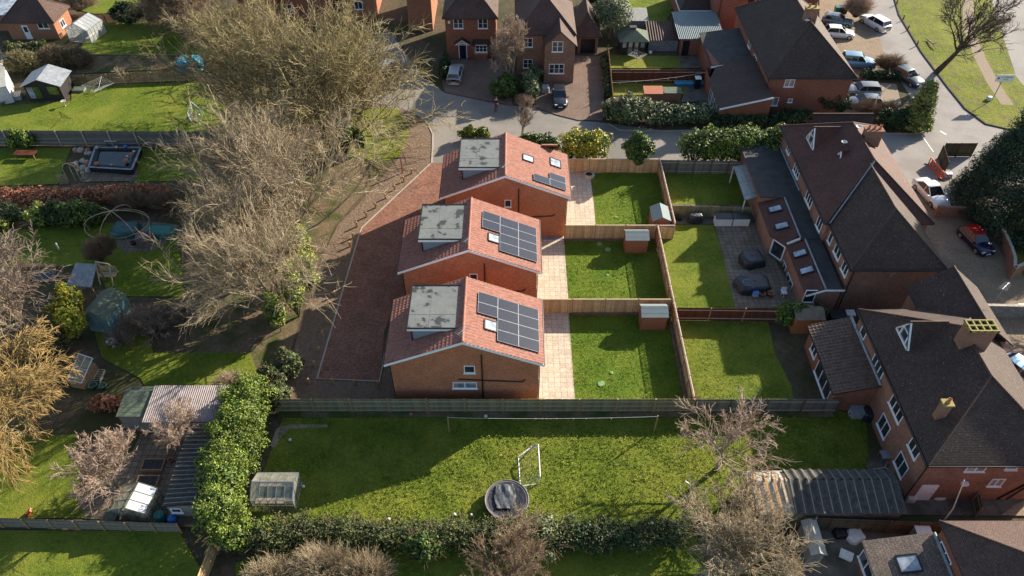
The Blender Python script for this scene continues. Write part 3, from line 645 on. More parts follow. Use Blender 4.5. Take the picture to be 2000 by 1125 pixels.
# ---------------------------------------------------------------- sheds
def shed(label,x0,x1,y0,y1,he,hr,axis='x',wall='shed_red',roof='felt_grey',ridge=.5,name='garden_shed',rz=0,door='S',over=.1,group=None,win=None,boards=True):
    cx,cy=(x0+x1)/2,(y0+y1)/2; t=T(name,label,'shed',(cx,cy),group,rz); X0,X1,Y0,Y1=x0-cx,x1-cx,y0-cy,y1-cy
    w=MB(); 
    if axis=='x': yr=Y0+(Y1-Y0)*ridge; pr=[(Y0,0),(Y1,0),(Y1,he),(yr,hr),(Y0,he)]; vs=[(X0,a,b) for a,b in pr]+[(X1,a,b) for a,b in pr]
    else: xr=X0+(X1-X0)*ridge; pr=[(X0,0),(X1,0),(X1,he),(xr,hr),(X0,he)]; vs=[(a,Y0,b) for a,b in pr]+[(a,Y1,b) for a,b in pr]
    fs=[(4,3,2,1,0),(5,6,7,8,9)]+[(i,(i+1)%5,(i+1)%5+5,i+5) for i in range(5)]
    if axis=='y': fs=[tuple(reversed(f)) for f in fs]
    w.add(vs,fs)
    if boards:
        z=.16
        while z<he: w.box(X0-.012,X1+.012,Y0-.012,Y1+.012,z,z+.018); z+=.17
    t.part('wall',w,wall,local=True)
    r=MB(); s_=(hr-he)
    if axis=='x':
        k0=s_/max(.1,yr-Y0);k1=s_/max(.1,Y1-yr); a=X0-over;b=X1+over
        r.slab([(a,Y0-over,he-over*k0+.05),(b,Y0-over,he-over*k0+.05),(b,yr,hr+.05),(a,yr,hr+.05)],.04); r.slab([(a,yr,hr+.05),(b,yr,hr+.05),(b,Y1+over,he-over*k1+.05),(a,Y1+over,he-over*k1+.05)],.04)
        for yy in np.arange(Y0-over+.35,Y1,.45):
            z_=(he+(yy-Y0)*k0 if yy<yr else hr-(yy-yr)*k1)+.055
            r.box(a,b,yy,yy+.012,z_-.02,z_+.006)
    else:
        k=s_/(xr-X0); a=Y0-over;b=Y1+over
        r.slab([(X0-over,b,he-over*k+.05),(X0-over,a,he-over*k+.05),(xr,a,hr+.05),(xr,b,hr+.05)],.04); r.slab([(xr,b,hr+.05),(xr,a,hr+.05),(X1+over,a,he-over*k+.05),(X1+over,b,he-over*k+.05)],.04)
    t.part('roof',r,roof,local=True)
    if door:
        d=MB(); wd=.75; hh=min(he-.1,1.75); cxd=X0+(X1-X0)*.5
        if door=='S': d.box(cxd-wd/2,cxd+wd/2,Y0-.04,Y0,.08,hh)
        if door=='W': d.box(X0-.04,X0,-wd/2,wd/2,.08,hh)
        if door=='E': d.box(X1,X1+.04,-wd/2,wd/2,.08,hh)
        o=t.part('door',d,wall,local=True); hd=MB()
        if door=='S': hd.box(cxd+wd*.3,cxd+wd*.38,Y0-.07,Y0-.04,.9,1.02)
        elif door=='W': hd.box(X0-.07,X0-.04,wd*.3,wd*.38,.9,1.02)
        else: hd.box(X1+.04,X1+.07,wd*.3,wd*.38,.9,1.02)
        link('handle',hd.mesh('handle','steel'),o)
    if win:
        for (wx_,wz_,ww_,wh_) in win:
            g_=MB(); g_.box(wx_-ww_/2,wx_+ww_/2,Y0-.03,Y0-.005,wz_-wh_/2,wz_+wh_/2); o=t.part('window',g_,'glass',local=True)
            f_=MB()
            for a,b,c,d_ in ((wx_-ww_/2-.05,wx_+ww_/2+.05,wz_-wh_/2-.05,wz_-wh_/2),(wx_-ww_/2-.05,wx_+ww_/2+.05,wz_+wh_/2,wz_+wh_/2+.05),(wx_-ww_/2-.05,wx_-ww_/2,wz_-wh_/2,wz_+wh_/2),(wx_+ww_/2,wx_+ww_/2+.05,wz_-wh_/2,wz_+wh_/2)): f_.box(a,b,Y0-.05,Y0-.002,c,d_)
            link('frame',f_.mesh('frame','offwhite'),o)
    return t
g='small new red-brown sheds on the new lawns'
shed('small red-brown shed at the back of the nearest new lawn',11.25,13.4,43.75,45.2,1.75,2.15,'x',group=g,door='W',ridge=.6)
shed('small red-brown shed at the back of the middle new lawn',10.95,13.05,53.75,55.2,1.75,2.15,'x',group=g,door='W',ridge=.6)
shed('small red-brown shed turned sideways in the corner of the far new lawn',13.9,15.6,56.6,58.7,1.75,2.2,'y',group=g,door='W')
# ---------------------------------------------------------------- bits on the new lawns
def disc(name,label,cat,q,r,mat,z=.07,group=None,h=.02):
    m_=MB(); x,y=G(*q); m_.lathe(x,y,[(r,z-.05),(r,z+h),(r*.8,z+h+.006),(.001,z+h+.006)],18); return single(name,m_,mat,label,cat,(x,y,0),group)
gd='round drain covers in the new lawns'
disc('drain_cover','large pale green round drain cover in the nearest lawn','drain cover',(1174,751),.31,'manhole_green',group=gd)
disc('drain_cover','small pale round drain cover in the nearest lawn','drain cover',(1194,729),.15,'manhole_green',group=gd)
disc('drain_cover','left shaded green drain cover near the fence in the middle lawn','drain cover',(1171,477),.3,'manhole_green',group=gd)
disc('drain_cover','right shaded green drain cover near the shed in the middle lawn','drain cover',(1187,488),.3,'manhole_green',group=gd)
disc('drain_cover','small pale drain cover in the sunny part of the middle lawn','drain cover',(1186,538),.14,'manhole_green',group=gd)
disc('drain_cover','pale drain cover in the sunny part of the far lawn','drain cover',(1203,425),.17,'manhole_green',group=gd)
x,y=G(1150,344); t=T('fire_pit','round stone ring with a black lid at the corner of the far patio','fire pit',(x,y))
m_=MB(); m_.lathe(x,y,[(.62,0),(.62,.32),(.38,.34),(.38,.2)],20); t.part('ring',m_,'slab'); m_=MB(); m_.lathe(x,y,[(.38,.26),(.3,.33),(.001,.35)],18); t.part('lid',m_,'black')
# ---------------------------------------------------------------- older brick houses
def hiproof(t,x0,x1,y0,y1,ze,zr,S_=True,N_=True,mat='roof_old',axis='y',ridge='roof_brown',th=.14,name='roof',hs=None):
    a=(x1-x0)/2 if axis=='y' else (y1-y0)/2; m_=MB()
    if axis=='y':
        xr=(x0+x1)/2; ys=y0+(hs if hs else a)*(1 if S_ else 0); yn=y1-(a if N_ else 0); P0,P1=(xr,ys,zr),(xr,yn,zr)
        m_.slab([(x0,y1,ze),(x0,y0,ze),P0,P1],th); m_.slab([(x1,y0,ze),(x1,y1,ze),P1,P0],th)
        if S_: m_.slab([(x0,y0,ze),(x1,y0,ze),P0],th)
        if N_: m_.slab([(x1,y1,ze),(x0,y1,ze),P1],th)
        hips=([((x0,y0,ze),P0),((x1,y0,ze),P0)] if S_ else [])+([((x0,y1,ze),P1),((x1,y1,ze),P1)] if N_ else [])
    else:
        yr=(y0+y1)/2; xs=x0+(a if S_ else 0); xn=x1-(a if N_ else 0); P0,P1=(xs,yr,zr),(xn,yr,zr)
        m_.slab([(x0,y0,ze),(x1,y0,ze),P1,P0],th); m_.slab([(x1,y1,ze),(x0,y1,ze),P0,P1],th)
        if S_: m_.slab([(x0,y1,ze),(x0,y0,ze),P0],th)
        if N_: m_.slab([(x1,y0,ze),(x1,y1,ze),P1],th)
        hips=([((x0,y0,ze),P0),((x0,y1,ze),P0)] if S_ else [])+([((x1,y0,ze),P1),((x1,y1,ze),P1)] if N_ else [])
    r=t.part(name,m_,mat)
    q=MB(); q.tube([P0,P1],.1,6); t.part('ridge_tiles',q,ridge,r)
    for a_,b_ in hips:
        q=MB(); q.tube([a_,b_],.085,6); t.part('hip_tiles',q,ridge,r)
    return r
def walls(t,x0,x1,y0,y1,h,mat='brick_old',z0=0,gable=None,name='wall'):
    w=MB()
    if gable:
        ax,zr=gable
        if ax=='y':
            xr=(x0+x1)/2; pr=[(x0,z0),(x1,z0),(x1,h),(xr,zr),(x0,h)]; w.add([(a,y0,b) for a,b in pr]+[(a,y1,b) for a,b in pr],[(0,1,2,3,4),(9,8,7,6,5)]+[(i,i+5,(i+1)%5+5,(i+1)%5) for i in range(5)])
        else:
            yr=(y0+y1)/2; pr=[(y0,z0),(y1,z0),(y1,h),(yr,zr),(y0,h)]; w.add([(x0,a,b) for a,b in pr]+[(x1,a,b) for a,b in pr],[(4,3,2,1,0),(5,6,7,8,9)]+[(i,(i+1)%5,(i+1)%5+5,i+5) for i in range(5)])
    else: w.box(x0,x1,y0,y1,z0,h)
    return t.part(name,w,mat)
def wW(t,X,px,py,w,h,n=2,**k): y,z=GX(px,py,X); return window(t,'W',(y,z),X,w,h,n,**k)
def wS(t,Y,px,py,w,h,n=2,**k): x,z=GY(px,py,Y); return window(t,'S',(x,z),Y,w,h,n,**k)
def pipe(t,pts,r=.045,mat='gutter_black',name='downpipe',parent=None):
    m_=MB(); m_.tube(pts,r,6); return t.part(name,m_,mat,parent)
def dish(t,p,mat='white_dull'):
    m_=MB(); x,y,z=p; m_.lathe(x,y,[(.28,z+.12),(.2,z+.05),(.001,z)],14); m_.tube([(x,y,z),(x,y+.1,z-.3)],.02,5); return t.part('satellite_dish',m_,mat)
def chimney_grid(t,x0,x1,y0,y1,z0,z1):
    b=MB(); b.box(x0,x1,y0,y1,z0,z1); o=t.part('chimney',b,'brick_old'); c=MB(); b=MB(); b.box(x0+.05,x1-.05,y0+.05,y1-.05,z1,z1+.05)
    for i in range(5): x=x0-.05+(x1-x0+.02)*i/4; c.box(x,x+.1,y0-.05,y1+.05,z1+.02,z1+.22)
    for i in range(3): y=y0-.05+(y1-y0)*i/2; c.box(x0-.05,x1+.1,y,y+.1,z1+.03,z1+.225)
    link('chimney_cap',c.mesh('chimney_cap','lichen',t.loc),o); link('flue_openings',b.mesh('flue_openings','black',t.loc),o)
# middle right: pair under hipped roofs
t=T('semi_detached_house','large dark hipped brick semi with reddish patched slope, above the solitary red roofed car','house',(33,58),'large older brick houses down the right side')
t.o['label']='dark hipped brick houses with long rear extension, beside the white saloon and red-roofed car'
walls(t,29.1,36.75,46.35,56,5.15); walls(t,28.75,37.95,52.3,67.6,5.15)
hiproof(t,28.8,37.04,46.0,56.6,5.2,8.5,True,False)
hiproof(t,28.4,38.3,52.0,68.1,5.2,8.75,True,True,'roof_red',name='roof')
lead(t,[(28.75,51.95,5.35),(33.2,56.6,8.85)],'lead',.07,'valley_lead')
g_=MB(); g_.tube([(28.7,46,5.12),(28.7,52,5.12)],.07,6); t.part('gutter',g_,'gutter_black'); g_=MB(); g_.tube([(28.3,52.1,5.12),(28.3,68,5.12)],.07,6); t.part('gutter',g_,'gutter_black'); g_=MB(); g_.tube([(28.7,45.93,5.12),(37.1,45.93,5.12)],.07,6); t.part('gutter',g_,'gutter_black')
for px,py,w_,n_ in ((1542,288,1.0,2),(1557,331,1.7,3)): wW(t,28.75,px,py,w_,1.25,n_,bars=1)
for px,py,w_,n_ in ((1581,387,1.75,3),(1601,436,1.2,2)): wW(t,28.75,px,py,w_,1.25,n_)
for px,py,w_,n_ in ((1623,464,.7,1),(1637,490,1.4,2),(1651,523,1.2,2)): wW(t,29.1,px,py,w_,1.2,n_)
pipe(t,[(29.3,46.3,5.1),(29.3,46.25,4.6),(29.3,46.25,.1)]); pipe(t,[(36.6,46.25,5.1),(36.6,46.25,.1)])
aerial(t,(32.4,46.5,3.6),1.0,rot=2.)
# dormer facing west
def gdormer(t,xw,yc,w,zb,h,L_,glass='glass',mat='roof_old',tri=True):
    """gabled dormer with its glazed gable facing west at xw"""
    zt=zb+h; m_=MB(); m_.slab([(xw-.15,yc-w/2-.12,zb-.1),(xw+L_*.05,yc-w/2-.12,zb-.1),(xw+L_,yc,zt),(xw-.15,yc,zt)],.08)
    m_.slab([(xw+L_*.05,yc+w/2+.12,zb-.1),(xw-.15,yc+w/2+.12,zb-.1),(xw-.15,yc,zt),(xw+L_,yc,zt)],.08)
    d=t.part('dormer',m_,mat)
    g_=MB(); g_.poly([(xw,yc+w/2,zb-.05),(xw,yc-w/2,zb-.05),(xw,yc,zt-.12)]); link('pane',g_.mesh('pane',glass,t.loc),d)
    f_=MB(); q=[(xw-.04,yc-w/2,zb),(xw-.04,yc+w/2,zb),(xw-.04,yc,zt-.1)]
    for a,b in ((0,1),(1,2),(2,0)): f_.bar(q[a],q[b],.14,.14)
    k=w*.22; f_.bar((xw-.05,yc-k,zb),(xw-.05,yc-k,zb+h*.52),.09,.09); f_.bar((xw-.05,yc+k,zb),(xw-.05,yc+k,zb+h*.52),.09,.09); f_.bar((xw-.05,yc-k,zb+h*.5),(xw-.05,yc+k,zb+h*.5),.08,.08)
    link('frame',f_.mesh('frame','white',t.loc),d)
    q=MB(); q.tube([(xw-.15,yc,zt+.03),(xw+L_,yc,zt+.03)],.08,6); link('ridge_tiles',q.mesh('ridge_tiles','roof_brown',t.loc),d)
    return d
gdormer(t,29.9,63.3,2.3,6.2,1.9,2.9,mat='roof_red')
gdormer(t,31.4,59.6,1.0,7.0,.9,1.2,mat='roof_red')
chimney(t,33.7,35.3,60.6,61.4,7.6,9.3,3,1,cap='brick_old')
dish(t,(33.6,62.2,8.8)); dish(t,(32.0,60.8,8.0))
# north wing roof
walls(t,32.5,38.5,68.2,71.2,3.6); hiproof(t,32.2,38.7,67.9,71.6,3.6,5.6,False,False,'roof_old','x')
# rear extensions
ex=MB(); ex.add([(25.9,45.95,0),(28.74,45.95,0),(28.74,45.95,2.95),(27.25,45.95,2.95),(25.9,45.95,2.35),(25.9,52.2,0),(28.74,52.2,0),(28.74,52.2,2.95),(27.25,52.2,2.95),(25.9,52.2,2.35)],[(0,1,2,3,4),(9,8,7,6,5)]+[(i,i+5,(i+1)%5+5,(i+1)%5) for i in range(5)]); exo=t.part('extension_wall',ex,'brick_old')
ex=MB(); ex.box(24.72,28.74,58.75,67.98,2.3,2.98); ex.prism([(25.9,52.2),(28.74,52.2),(28.74,68),(24.7,68),(24.7,53.9)],0,2.3); t.part('extension_wall',ex,'brick_old')
m_=MB(); m_.slab([(25.7,52.3,2.3),(25.7,45.75,2.3),(27.25,45.75,3.0),(27.25,52.3,3.0)],.1); m_.slab([(25.75,52.3,2.32),(26.8,52.9,3.05),(26.9,58.6,3.05),(24.5,58.8,2.3),(24.5,53.7,2.3)],.1); t.part('extension_roof',m_,'roof_red')
m_=MB(); m_.slab([(27.25,45.75,3.02),(28.73,45.75,3.02),(28.73,52.4,3.02),(27.25,52.4,3.02)],.1); t.part('flat_roof',m_,'felt_dark')
m_=MB(); m_.slab([(26.85,52.4,3.08),(28.73,52.4,3.08),(28.73,68,3.08),(24.5,68,3.08),(24.5,58.7,3.08),(26.85,58.6,3.08)],.12); t.part('flat_roof',m_,'felt_dark')
lead(t,[(27.25,45.8,3.08),(27.25,52.3,3.08)],'lead',.09,'roof_flashing'); lead(t,[(26.85,52.5,3.15),(26.9,58.5,3.15)],'lead',.09,'roof_flashing'); lead(t,[(28.65,59.5,3.2),(28.65,68,3.2)],'lead',.1,'roof_flashing')
m_=MB(); m_.bar((25.7,45.72,2.25),(27.25,45.72,2.95),.05,.18); m_.bar((27.25,45.72,2.95),(28.9,45.72,2.95),.05,.18); t.part('fascia',m_,'white')
m_=MB(); m_.poly([(25.75,52.32,2.35),(26.8,52.6,3.05),(25.85,52.32,2.75)]); m_.bar((25.7,52.33,2.5),(26.85,52.45,3.05),.06,.25); t.part('fascia',m_,'white')
v=Vector((1.55,0,.7)).normalized()
for q,zz in (((1559,528),2.7),((1549,495),2.7)): x,y=G(q[0],q[1],zz); rooflight(t,(26.45,y,2.68),(0,1,0),v,.75,1.15)
v2=Vector((2.2,0,.75)).normalized()
for q in ((1488,409),(1500,442)): x,y=G(q[0],q[1],2.7); rooflight(t,(25.75,y,2.73),(0,1,0),v2,.8,1.2)
wW(t,25.9,1530,520,1.3,1.1,2); wW(t,25.9,1541,553,1.7,1.3,2)
wW(t,24.7,1467,437,1.9,1.3,2); wW(t,24.7,1475,460,1.6,1.9,2)
m_=MB(); a=Vector((24.72,53.85,0));b=Vector((25.88,52.15,0)); zz=Vector((0,0,1))
def quadframe(mb_,a,b,z0,z1,w_=.08,off=Vector((0,0,0))):
    c=[a+zz*z0+off,b+zz*z0+off,b+zz*z1+off,a+zz*z1+off]
    for i in range(4): mb_.bar(c[i],c[(i+1)%4],w_,w_)
of=Vector((-.05,-.04,0)); quadframe(m_,a.lerp(b,.18),a.lerp(b,.86),.35,2.05,.1,of); o=t.part('window',m_,'white')
g_=MB(); c=[a.lerp(b,.18)+of*.5,a.lerp(b,.86)+of*.5]; g_.poly([c[0]+zz*.35,c[1]+zz*.35,c[1]+zz*2.05,c[0]+zz*2.05]); link('pane',g_.mesh('pane','glass',t.loc),o)
wS(t,45.95,1581,578,1.0,1.5,1)
# bottom right pair
t=T('semi_detached_house','large dark hipped brick house with yellow-topped chimney stack and triangular dormer','house',(33,35),'large older brick houses down the right side')
walls(t,28.2,37.4,27.35,41.1,5.15); hiproof(t,27.9,37.7,27.03,41.4,5.2,8.6,True,True)
walls(t,33,38.3,38,43.6,5.1,name='wing_wall'); hiproof(t,32.7,38.6,37.5,43.9,5.2,7.6,False,False,'roof_old','y',name='wing_roof')
for yy,a,b in ((27.0,27.8,37.8),): g_=MB(); g_.tube([(a,yy-.05,5.1),(b,yy-.05,5.1)],.07,6); t.part('gutter',g_,'gutter_black')
g_=MB(); g_.tube([(27.8,27,5.1),(27.8,41.3,5.1)],.07,6); t.part('gutter',g_,'gutter_black')
gdormer(t,29.5,37.2,2.3,6.35,1.9,2.7)
chimney_grid(t,32.0,33.9,34.7,35.7,7.6,9.9)
yz=(32.0,30.6); x_,y_=G(1842,800,7.0); chimney(t,x_-.3,x_+.3,y_-.25,y_+.25,6.0,7.7,1,1)
for px,py,w_,n_ in ((1688,647,.9,1),(1716,714,1.9,3),(1752,797,2.0,3),(1787,874,1.3,2)): wW(t,28.2,px,py,w_,1.25,n_)
for px,py,w_,n_ in ((1727,832,1.5,2),(1761,908,1.5,2)): wW(t,28.2,px,py,w_,1.45,n_)
for px,py,w_,h_,n_ in ((1907,914,1.35,.8,2),(1978,911,.8,.7,1),(1946,942,.95,.95,2)): wS(t,27.35,px,py,w_,h_,n_,glass='glass_net')
m_=MB(); x_,z_=GY(1813,953,27.35); m_.box(x_-.6,x_+.6,27.27,27.35,.1,2.1); o=t.part('door',m_,'white'); h_=MB(); h_.box(x_+.42,x_+.47,27.2,27.27,1.0,1.12); link('handle',h_.mesh('handle','steel',t.loc),o)
m_=MB(); x_,z_=GY(1884,943,27.3); m_.box(x_-.22,x_+.22,27.1,27.35,z_-.15,z_+.1); t.part('boiler_flue',m_,'white')
pipe(t,[(28.1,27.2,5.1),(28.1,27.2,.1)]); x_,z_=GY(1950,960,27.3); pipe(t,[(36.6,27.28,5.0),(36.3,27.28,3.0),(34.9,27.28,.2)],.06); pipe(t,[(37.2,27.28,5.0),(35.6,27.28,.2)],.05)
# extension with big ribbed tiles
m_=MB(); m_.add([(25.1,35.2,0),(28.18,35.2,0),(28.18,35.2,3.3),(25.1,35.2,2.35),(25.1,41.9,0),(28.18,41.9,0),(28.18,41.9,3.3),(25.1,41.9,2.35)],[(0,1,2,3),(7,6,5,4),(3,7,4,0),(0,4,5,1)]); t.part('extension_wall',m_,'brick_red')
m_=MB(); m_.slab([(24.85,42.1,2.38),(24.85,35.0,2.38),(28.17,35.0,3.42),(28.17,42.1,3.42)],.1,1); ribbed(m_,(24.8,42.15,2.4),(24.8,34.95,2.4),(28.17,34.95,3.42),(28.17,42.15,3.42),rw=.33,ch=.3,amp=.05,step=.045); t.part('extension_roof',m_,['tile_brown','gutter_black'])
lead(t,[(28.1,35,3.52),(28.1,42.1,3.52)],'lead',.13,'roof_flashing')
wW(t,25.1,1591,682,1.2,1.2,2); wW(t,25.1,1608,742,3.2,1.7,3)
m_=MB(); m_.tube([(24.78,35,2.36),(24.78,42.1,2.36)],.06,6); t.part('gutter',m_,'gutter_black')
aerial(t,(38.0,40.8,6.5),1.9,rot=.7)
# bottom edge house
t=T('hipped_house','brick house with sunlit brown hip and grey tiled extension, cut by the bottom right corner','house',(32,20),'large older brick houses down the right side')
walls(t,27.3,40,10,22.7,5.15,'brick_red'); 
hiproof(t,27.0,40.3,9,23.0,5.2,9.4,True,True,'roof_brown')
wW(t,27.3,1842,1087,1.5,1.25,2)
m_=MB(); m_.add([(23.3,13,0),(23.3,22.65,0),(23.3,22.65,2.5),(23.3,13,2.5),(27.28,13,0),(27.28,22.65,0),(27.28,22.65,3.6),(27.28,13,3.6)],[(3,2,1,0),(1,2,6,5),(4,7,3,0)]); t.part('extension_wall',m_,'brick_red')
m_=MB(); m_.slab([(23.0,23.0,2.5),(23.0,12.8,2.5),(27.29,12.8,3.7),(27.29,23.0,3.7)],.12); t.part('extension_roof',m_,'roof_light')
x_,y_=G(1776,1100,3.2); rooflight(t,(x_,y_,2.5+(x_-23)*.28),(0,1,0),Vector((1,0,.28)),1.1,1.3)
lead(t,[(27.2,12.9,3.8),(27.2,22.9,3.8)],'lead',.12,'roof_flashing'); wW(t,23.3,1692,1105,1.8,1.1,2)
# top right big hipped house
t=T('hipped_house','large house with steep dark hipped roof at the top, parked cars on its right side','house',(34.7,84),'large older brick houses down the right side')
walls(t,29.9,39.5,78.4,96,5.15,'brick_red'); hiproof(t,29.5,39.85,78.05,96.4,5.2,9.5,True,True)
for px,py,w_,h_,n_ in ((1542,162,1.15,.95,2),(1510,198,1.2,1.1,2),(1543,196,.55,.5,1)): wS(t,78.4,px,py,w_,h_,n_,glass='glass_net')
for px,py,w_,n_ in ((1465,83,1.1,2),(1474,118,1.3,2),(1483,150,1.0,2),(1456,112,.8,1)): wW(t,29.9,px,py,w_,1.2,n_)
chimney(t,34.2,35.6,84.0,84.8,8.6,10.6,2,1,cap='lichen'); dish(t,(34.2,83.2,9.6))
m_=MB(); m_.tube([(29.5,78,5.12),(39.9,78,5.12)],.07,6); t.part('gutter',m_,'gutter_black'); pipe(t,[(29.75,78.3,5.1),(29.75,78.3,.1)])
# its side extension (dark tiled, conservatory glazing)
x0_,y0_=G(1402,200,0); x1_,_=G(1490,200,0)
m_=MB(); m_.add([(24.2,76.0,0),(29.88,76.0,0),(29.88,76.0,3.9),(24.2,76.0,2.5),(24.2,85.3,0),(29.88,85.3,0),(29.88,85.3,3.9),(24.2,85.3,2.5)],[(0,1,2,3),(7,6,5,4),(3,7,4,0)]); t.part('extension_wall',m_,'brick_red')
m_=MB(); m_.slab([(24.0,82.2,2.5),(24.0,75.8,2.5),(29.88,75.8,4.0),(29.88,85.5,4.0),(25.5,85.5,2.85)],.12); t.part('extension_roof',m_,'roof_old')
m_=MB(); m_.bar((24,75.75,2.45),(29.9,75.75,3.95),.06,.2); t.part('fascia',m_,'white')
for k in range(4): window(t,'W',(76.9+k*1.35,1.3),24.2,1.2,2.2,2,sill=False)
m_=MB(); m_.box(24.9,29.88,85.3,93.5,0,2.9); t.part('extension_wall',m_,'brick_red'); m_=MB(); m_.slab([(24.7,93.7,3.0),(24.7,85.1,2.7),(29.9,85.1,3.5),(29.9,93.7,3.7)],.12); t.part('flat_roof',m_,'felt_dark')
m_=MB(); m_.bar((24.7,85.05,2.7),(29.9,85.05,3.5),.06,.2); t.part('fascia',m_,'white'); window(t,'S',(26.7,1.25),85.3,1.6,2.1,2,sill=False)
# flat-roofed outbuilding between
t=T('outbuilding','brick outbuilding with ribbed metal roof and picture-hung window below the top gardens','outbuilding',(22,89))
X0,Y0=G(1327,108,0); X1,_=G(1408,108,0)
t.loc=(0,0,0); t.o.location=(0,0,0)
walls(t,X0,X1,Y0,Y0+6.5,2.4,'brick_red')
m_=MB(); ribbed(m_,(X0-.5,Y0-.3,2.45),(X0+3.0,Y0-.3,2.45),(X0+3.0,Y0+6.8,2.9),(X0-.5,Y0+6.8,2.9),rw=.25,ch=7,amp=.05,step=0); ribbed(m_,(X0+3.0,Y0-.3,2.45),(X1+.1,Y0-.3,2.45),(X1+.1,Y0+6.8,2.9),(X0+3.0,Y0+6.8,2.9),rw=.25,ch=7,amp=.05,step=0); t.part('roof',m_,'metal_green')
m_=MB(); m_.box(X0+.2,X0+1.1,Y0-.05,Y0,0,2.1); t.part('door',m_,'gutter_black')
wo=wS(t,Y0,1386,86,2.1,.95,1,glass='glass_blue'); xx_,zz_=GY(1386,86,Y0); m_=MB(); m_.lathe(0,0,[(.001,0),(.22,0),(.22,.012),(.001,.014)],14); q_=link('red_disc',m_.mesh('red_disc','cloth_red'),wo); q_.location=(xx_,Y0-.03,zz_); q_.rotation_euler[0]=R(90)
# two storey brick block behind, and its dark roofed wing
t=T('brick_house','two-storey brick house end wall behind the ribbed metal roof','house',(26,100))
xa,ya=G(1386,62,0); xb,_=G(1448,62,0)
walls(t,xa,xb,ya,ya+12,5.4,'brick_red'); hiproof(t,xa-.3,xb+.3,ya-.3,ya+12,5.4,7.6,False,False,'roof_old','x')
pipe(t,[(xa+.8,ya-.06,5.2),(xa+.8,ya-.06,.1)])
m_=MB(); x2,y2=G(1326,52,0); m_.box(x2,xa,y2,y2+9,0,2.5); t.part('wing_wall',m_,'brick_red'); m_=MB(); m_.slab([(x2-.3,y2-.3,2.5),(xa,y2-.3,2.5),(xa,y2+4,4.4),(x2+1.8,y2+4,4.4)],.1); m_.slab([(x2-.3,y2+9,2.5),(x2-.3,y2-.3,2.5),(x2+1.8,y2+4,4.4),(x2+1.8,y2+9,4.4)],.1); m_.slab([(x2+1.8,y2+4,4.4),(xa,y2+4,4.4),(xa,y2+9,4.4),(x2+1.8,y2+9,4.4)],.1); t.part('wing_roof',m_,'roof_old')
m_=MB(); m_.bar((x2-.35,y2-.35,2.45),(x2-.35,y2+9,2.45),.06,.18); m_.bar((x2-.35,y2-.35,2.45),(xa,y2-.35,2.45),.06,.18); t.part('fascia',m_,'white'); rooflight(t,(xa-1.3,y2+2.6,3.75),(1,0,0),Vector((0,4.3,1.9)),1.3,1.1)
t=T('brick_house','red brick house with one white window, behind the steep hipped roof at the top','house',(36,104))
xa,ya=G(1466,28,0); xb,_=G(1590,28,0); walls(t,xa,xb,ya,ya+9,5.4,'brick_red'); hiproof(t,xa-.3,xb+.3,ya-.3,ya+9.3,5.4,8,True,True,'roof_old','x'); wS(t,ya,1483,4,1.2,1.3,2)
# top centre pair of estate houses
t=T('estate_house','brick estate house with blue front door, timber porch and bay window, silver car in front','house',(-5.2,95))
X0,Y0=G(874,114);X1,_=G(969,114)
walls(t,X0,X1,Y0,Y0+8.5,5.6,'brick_red'); hiproof(t,X0-.35,X1+.35,Y0-.35,Y0+8.8,5.7,9.0,True,True,'roof_brown')
for px in (895,943): wS(t,Y0,px,46,1.25,1.3,2,bars=1)
wS(t,Y0-.62,940,94.5,1.5,1.0,3,bars=1)
xb_,_=GY(940,94,Y0); m_=MB(); m_.prism([(xb_-1.15,Y0),(xb_-.8,Y0-.6),(xb_+.8,Y0-.6),(xb_+1.15,Y0)],.0,.85); bw=t.part('bay_window_base',m_,'brick_red'); m_=MB(); m_.prism([(xb_-1.1,Y0),(xb_-.78,Y0-.57),(xb_+.78,Y0-.57),(xb_+1.1,Y0)],.85,2.0); t.part('bay_glazing',m_,'glass_net',bw)
m_=MB(); m_.add([(xb_-1.35,Y0,2.0),(xb_-.9,Y0-.75,2.0),(xb_+.9,Y0-.75,2.0),(xb_+1.35,Y0,2.0),(xb_+1.0,Y0,2.75),(xb_-1.0,Y0,2.75)],[(0,1,5),(1,2,4,5),(2,3,4),(3,2,1,0)]); t.part('bay_roof',m_,'roof_old',bw)
xd,_=GY(904,97,Y0); m_=MB(); m_.box(xd-.45,xd+.45,Y0-.06,Y0,.08,2.1); do=t.part('door',m_,'paint_navy'); m_=MB()
for a,b,c,d in ((-.55,-.45,.05,2.2),(.45,.55,.05,2.2),(-.55,.55,2.1,2.2)): m_.box(xd+a,xd+b,Y0-.1,Y0,c,d)
link('door_frame',m_.mesh('door_frame','white',t.loc),do)
m_=MB(); m_.slab([(xd-1.0,Y0,2.35),(xd-1.0,Y0-.8,2.35),(xd,Y0-.8,3.05),(xd,Y0,3.05)],.07); m_.slab([(xd,Y0,3.05),(xd,Y0-.8,3.05),(xd+1.0,Y0-.8,2.35),(xd+1.0,Y0,2.35)],.07); po=t.part('porch_roof',m_,'roof_old')
m_=MB(); yy=Y0-.84
for a,b in (((xd-.95,yy,2.3),(xd,yy,2.95)),((xd,yy,2.95),(xd+.95,yy,2.3)),((xd-.9,yy,2.35),(xd+.9,yy,2.35)),((xd,yy,2.35),(xd,yy,2.9)),((xd-.4,yy,2.35),(xd-.15,yy,2.8)),((xd+.4,yy,2.35),(xd+.15,yy,2.8))): m_.bar(a,b,.06,.06)
link('porch_truss',m_.mesh('porch_truss','white',t.loc),po)
m_=MB(); x_,z_=GY(877,43,Y0); m_.box(x_-.15,x_+.15,Y0-.1,Y0,z_-.18,z_+.18); t.part('alarm_box',m_,'white')
t=T('estate_house','gabled brick estate house with attached garage and dark car at its front window','house',(5,90))
X0,Y0=G(1062,163);X1,_=G(1119,163); XL,YL=G(1010,150); 
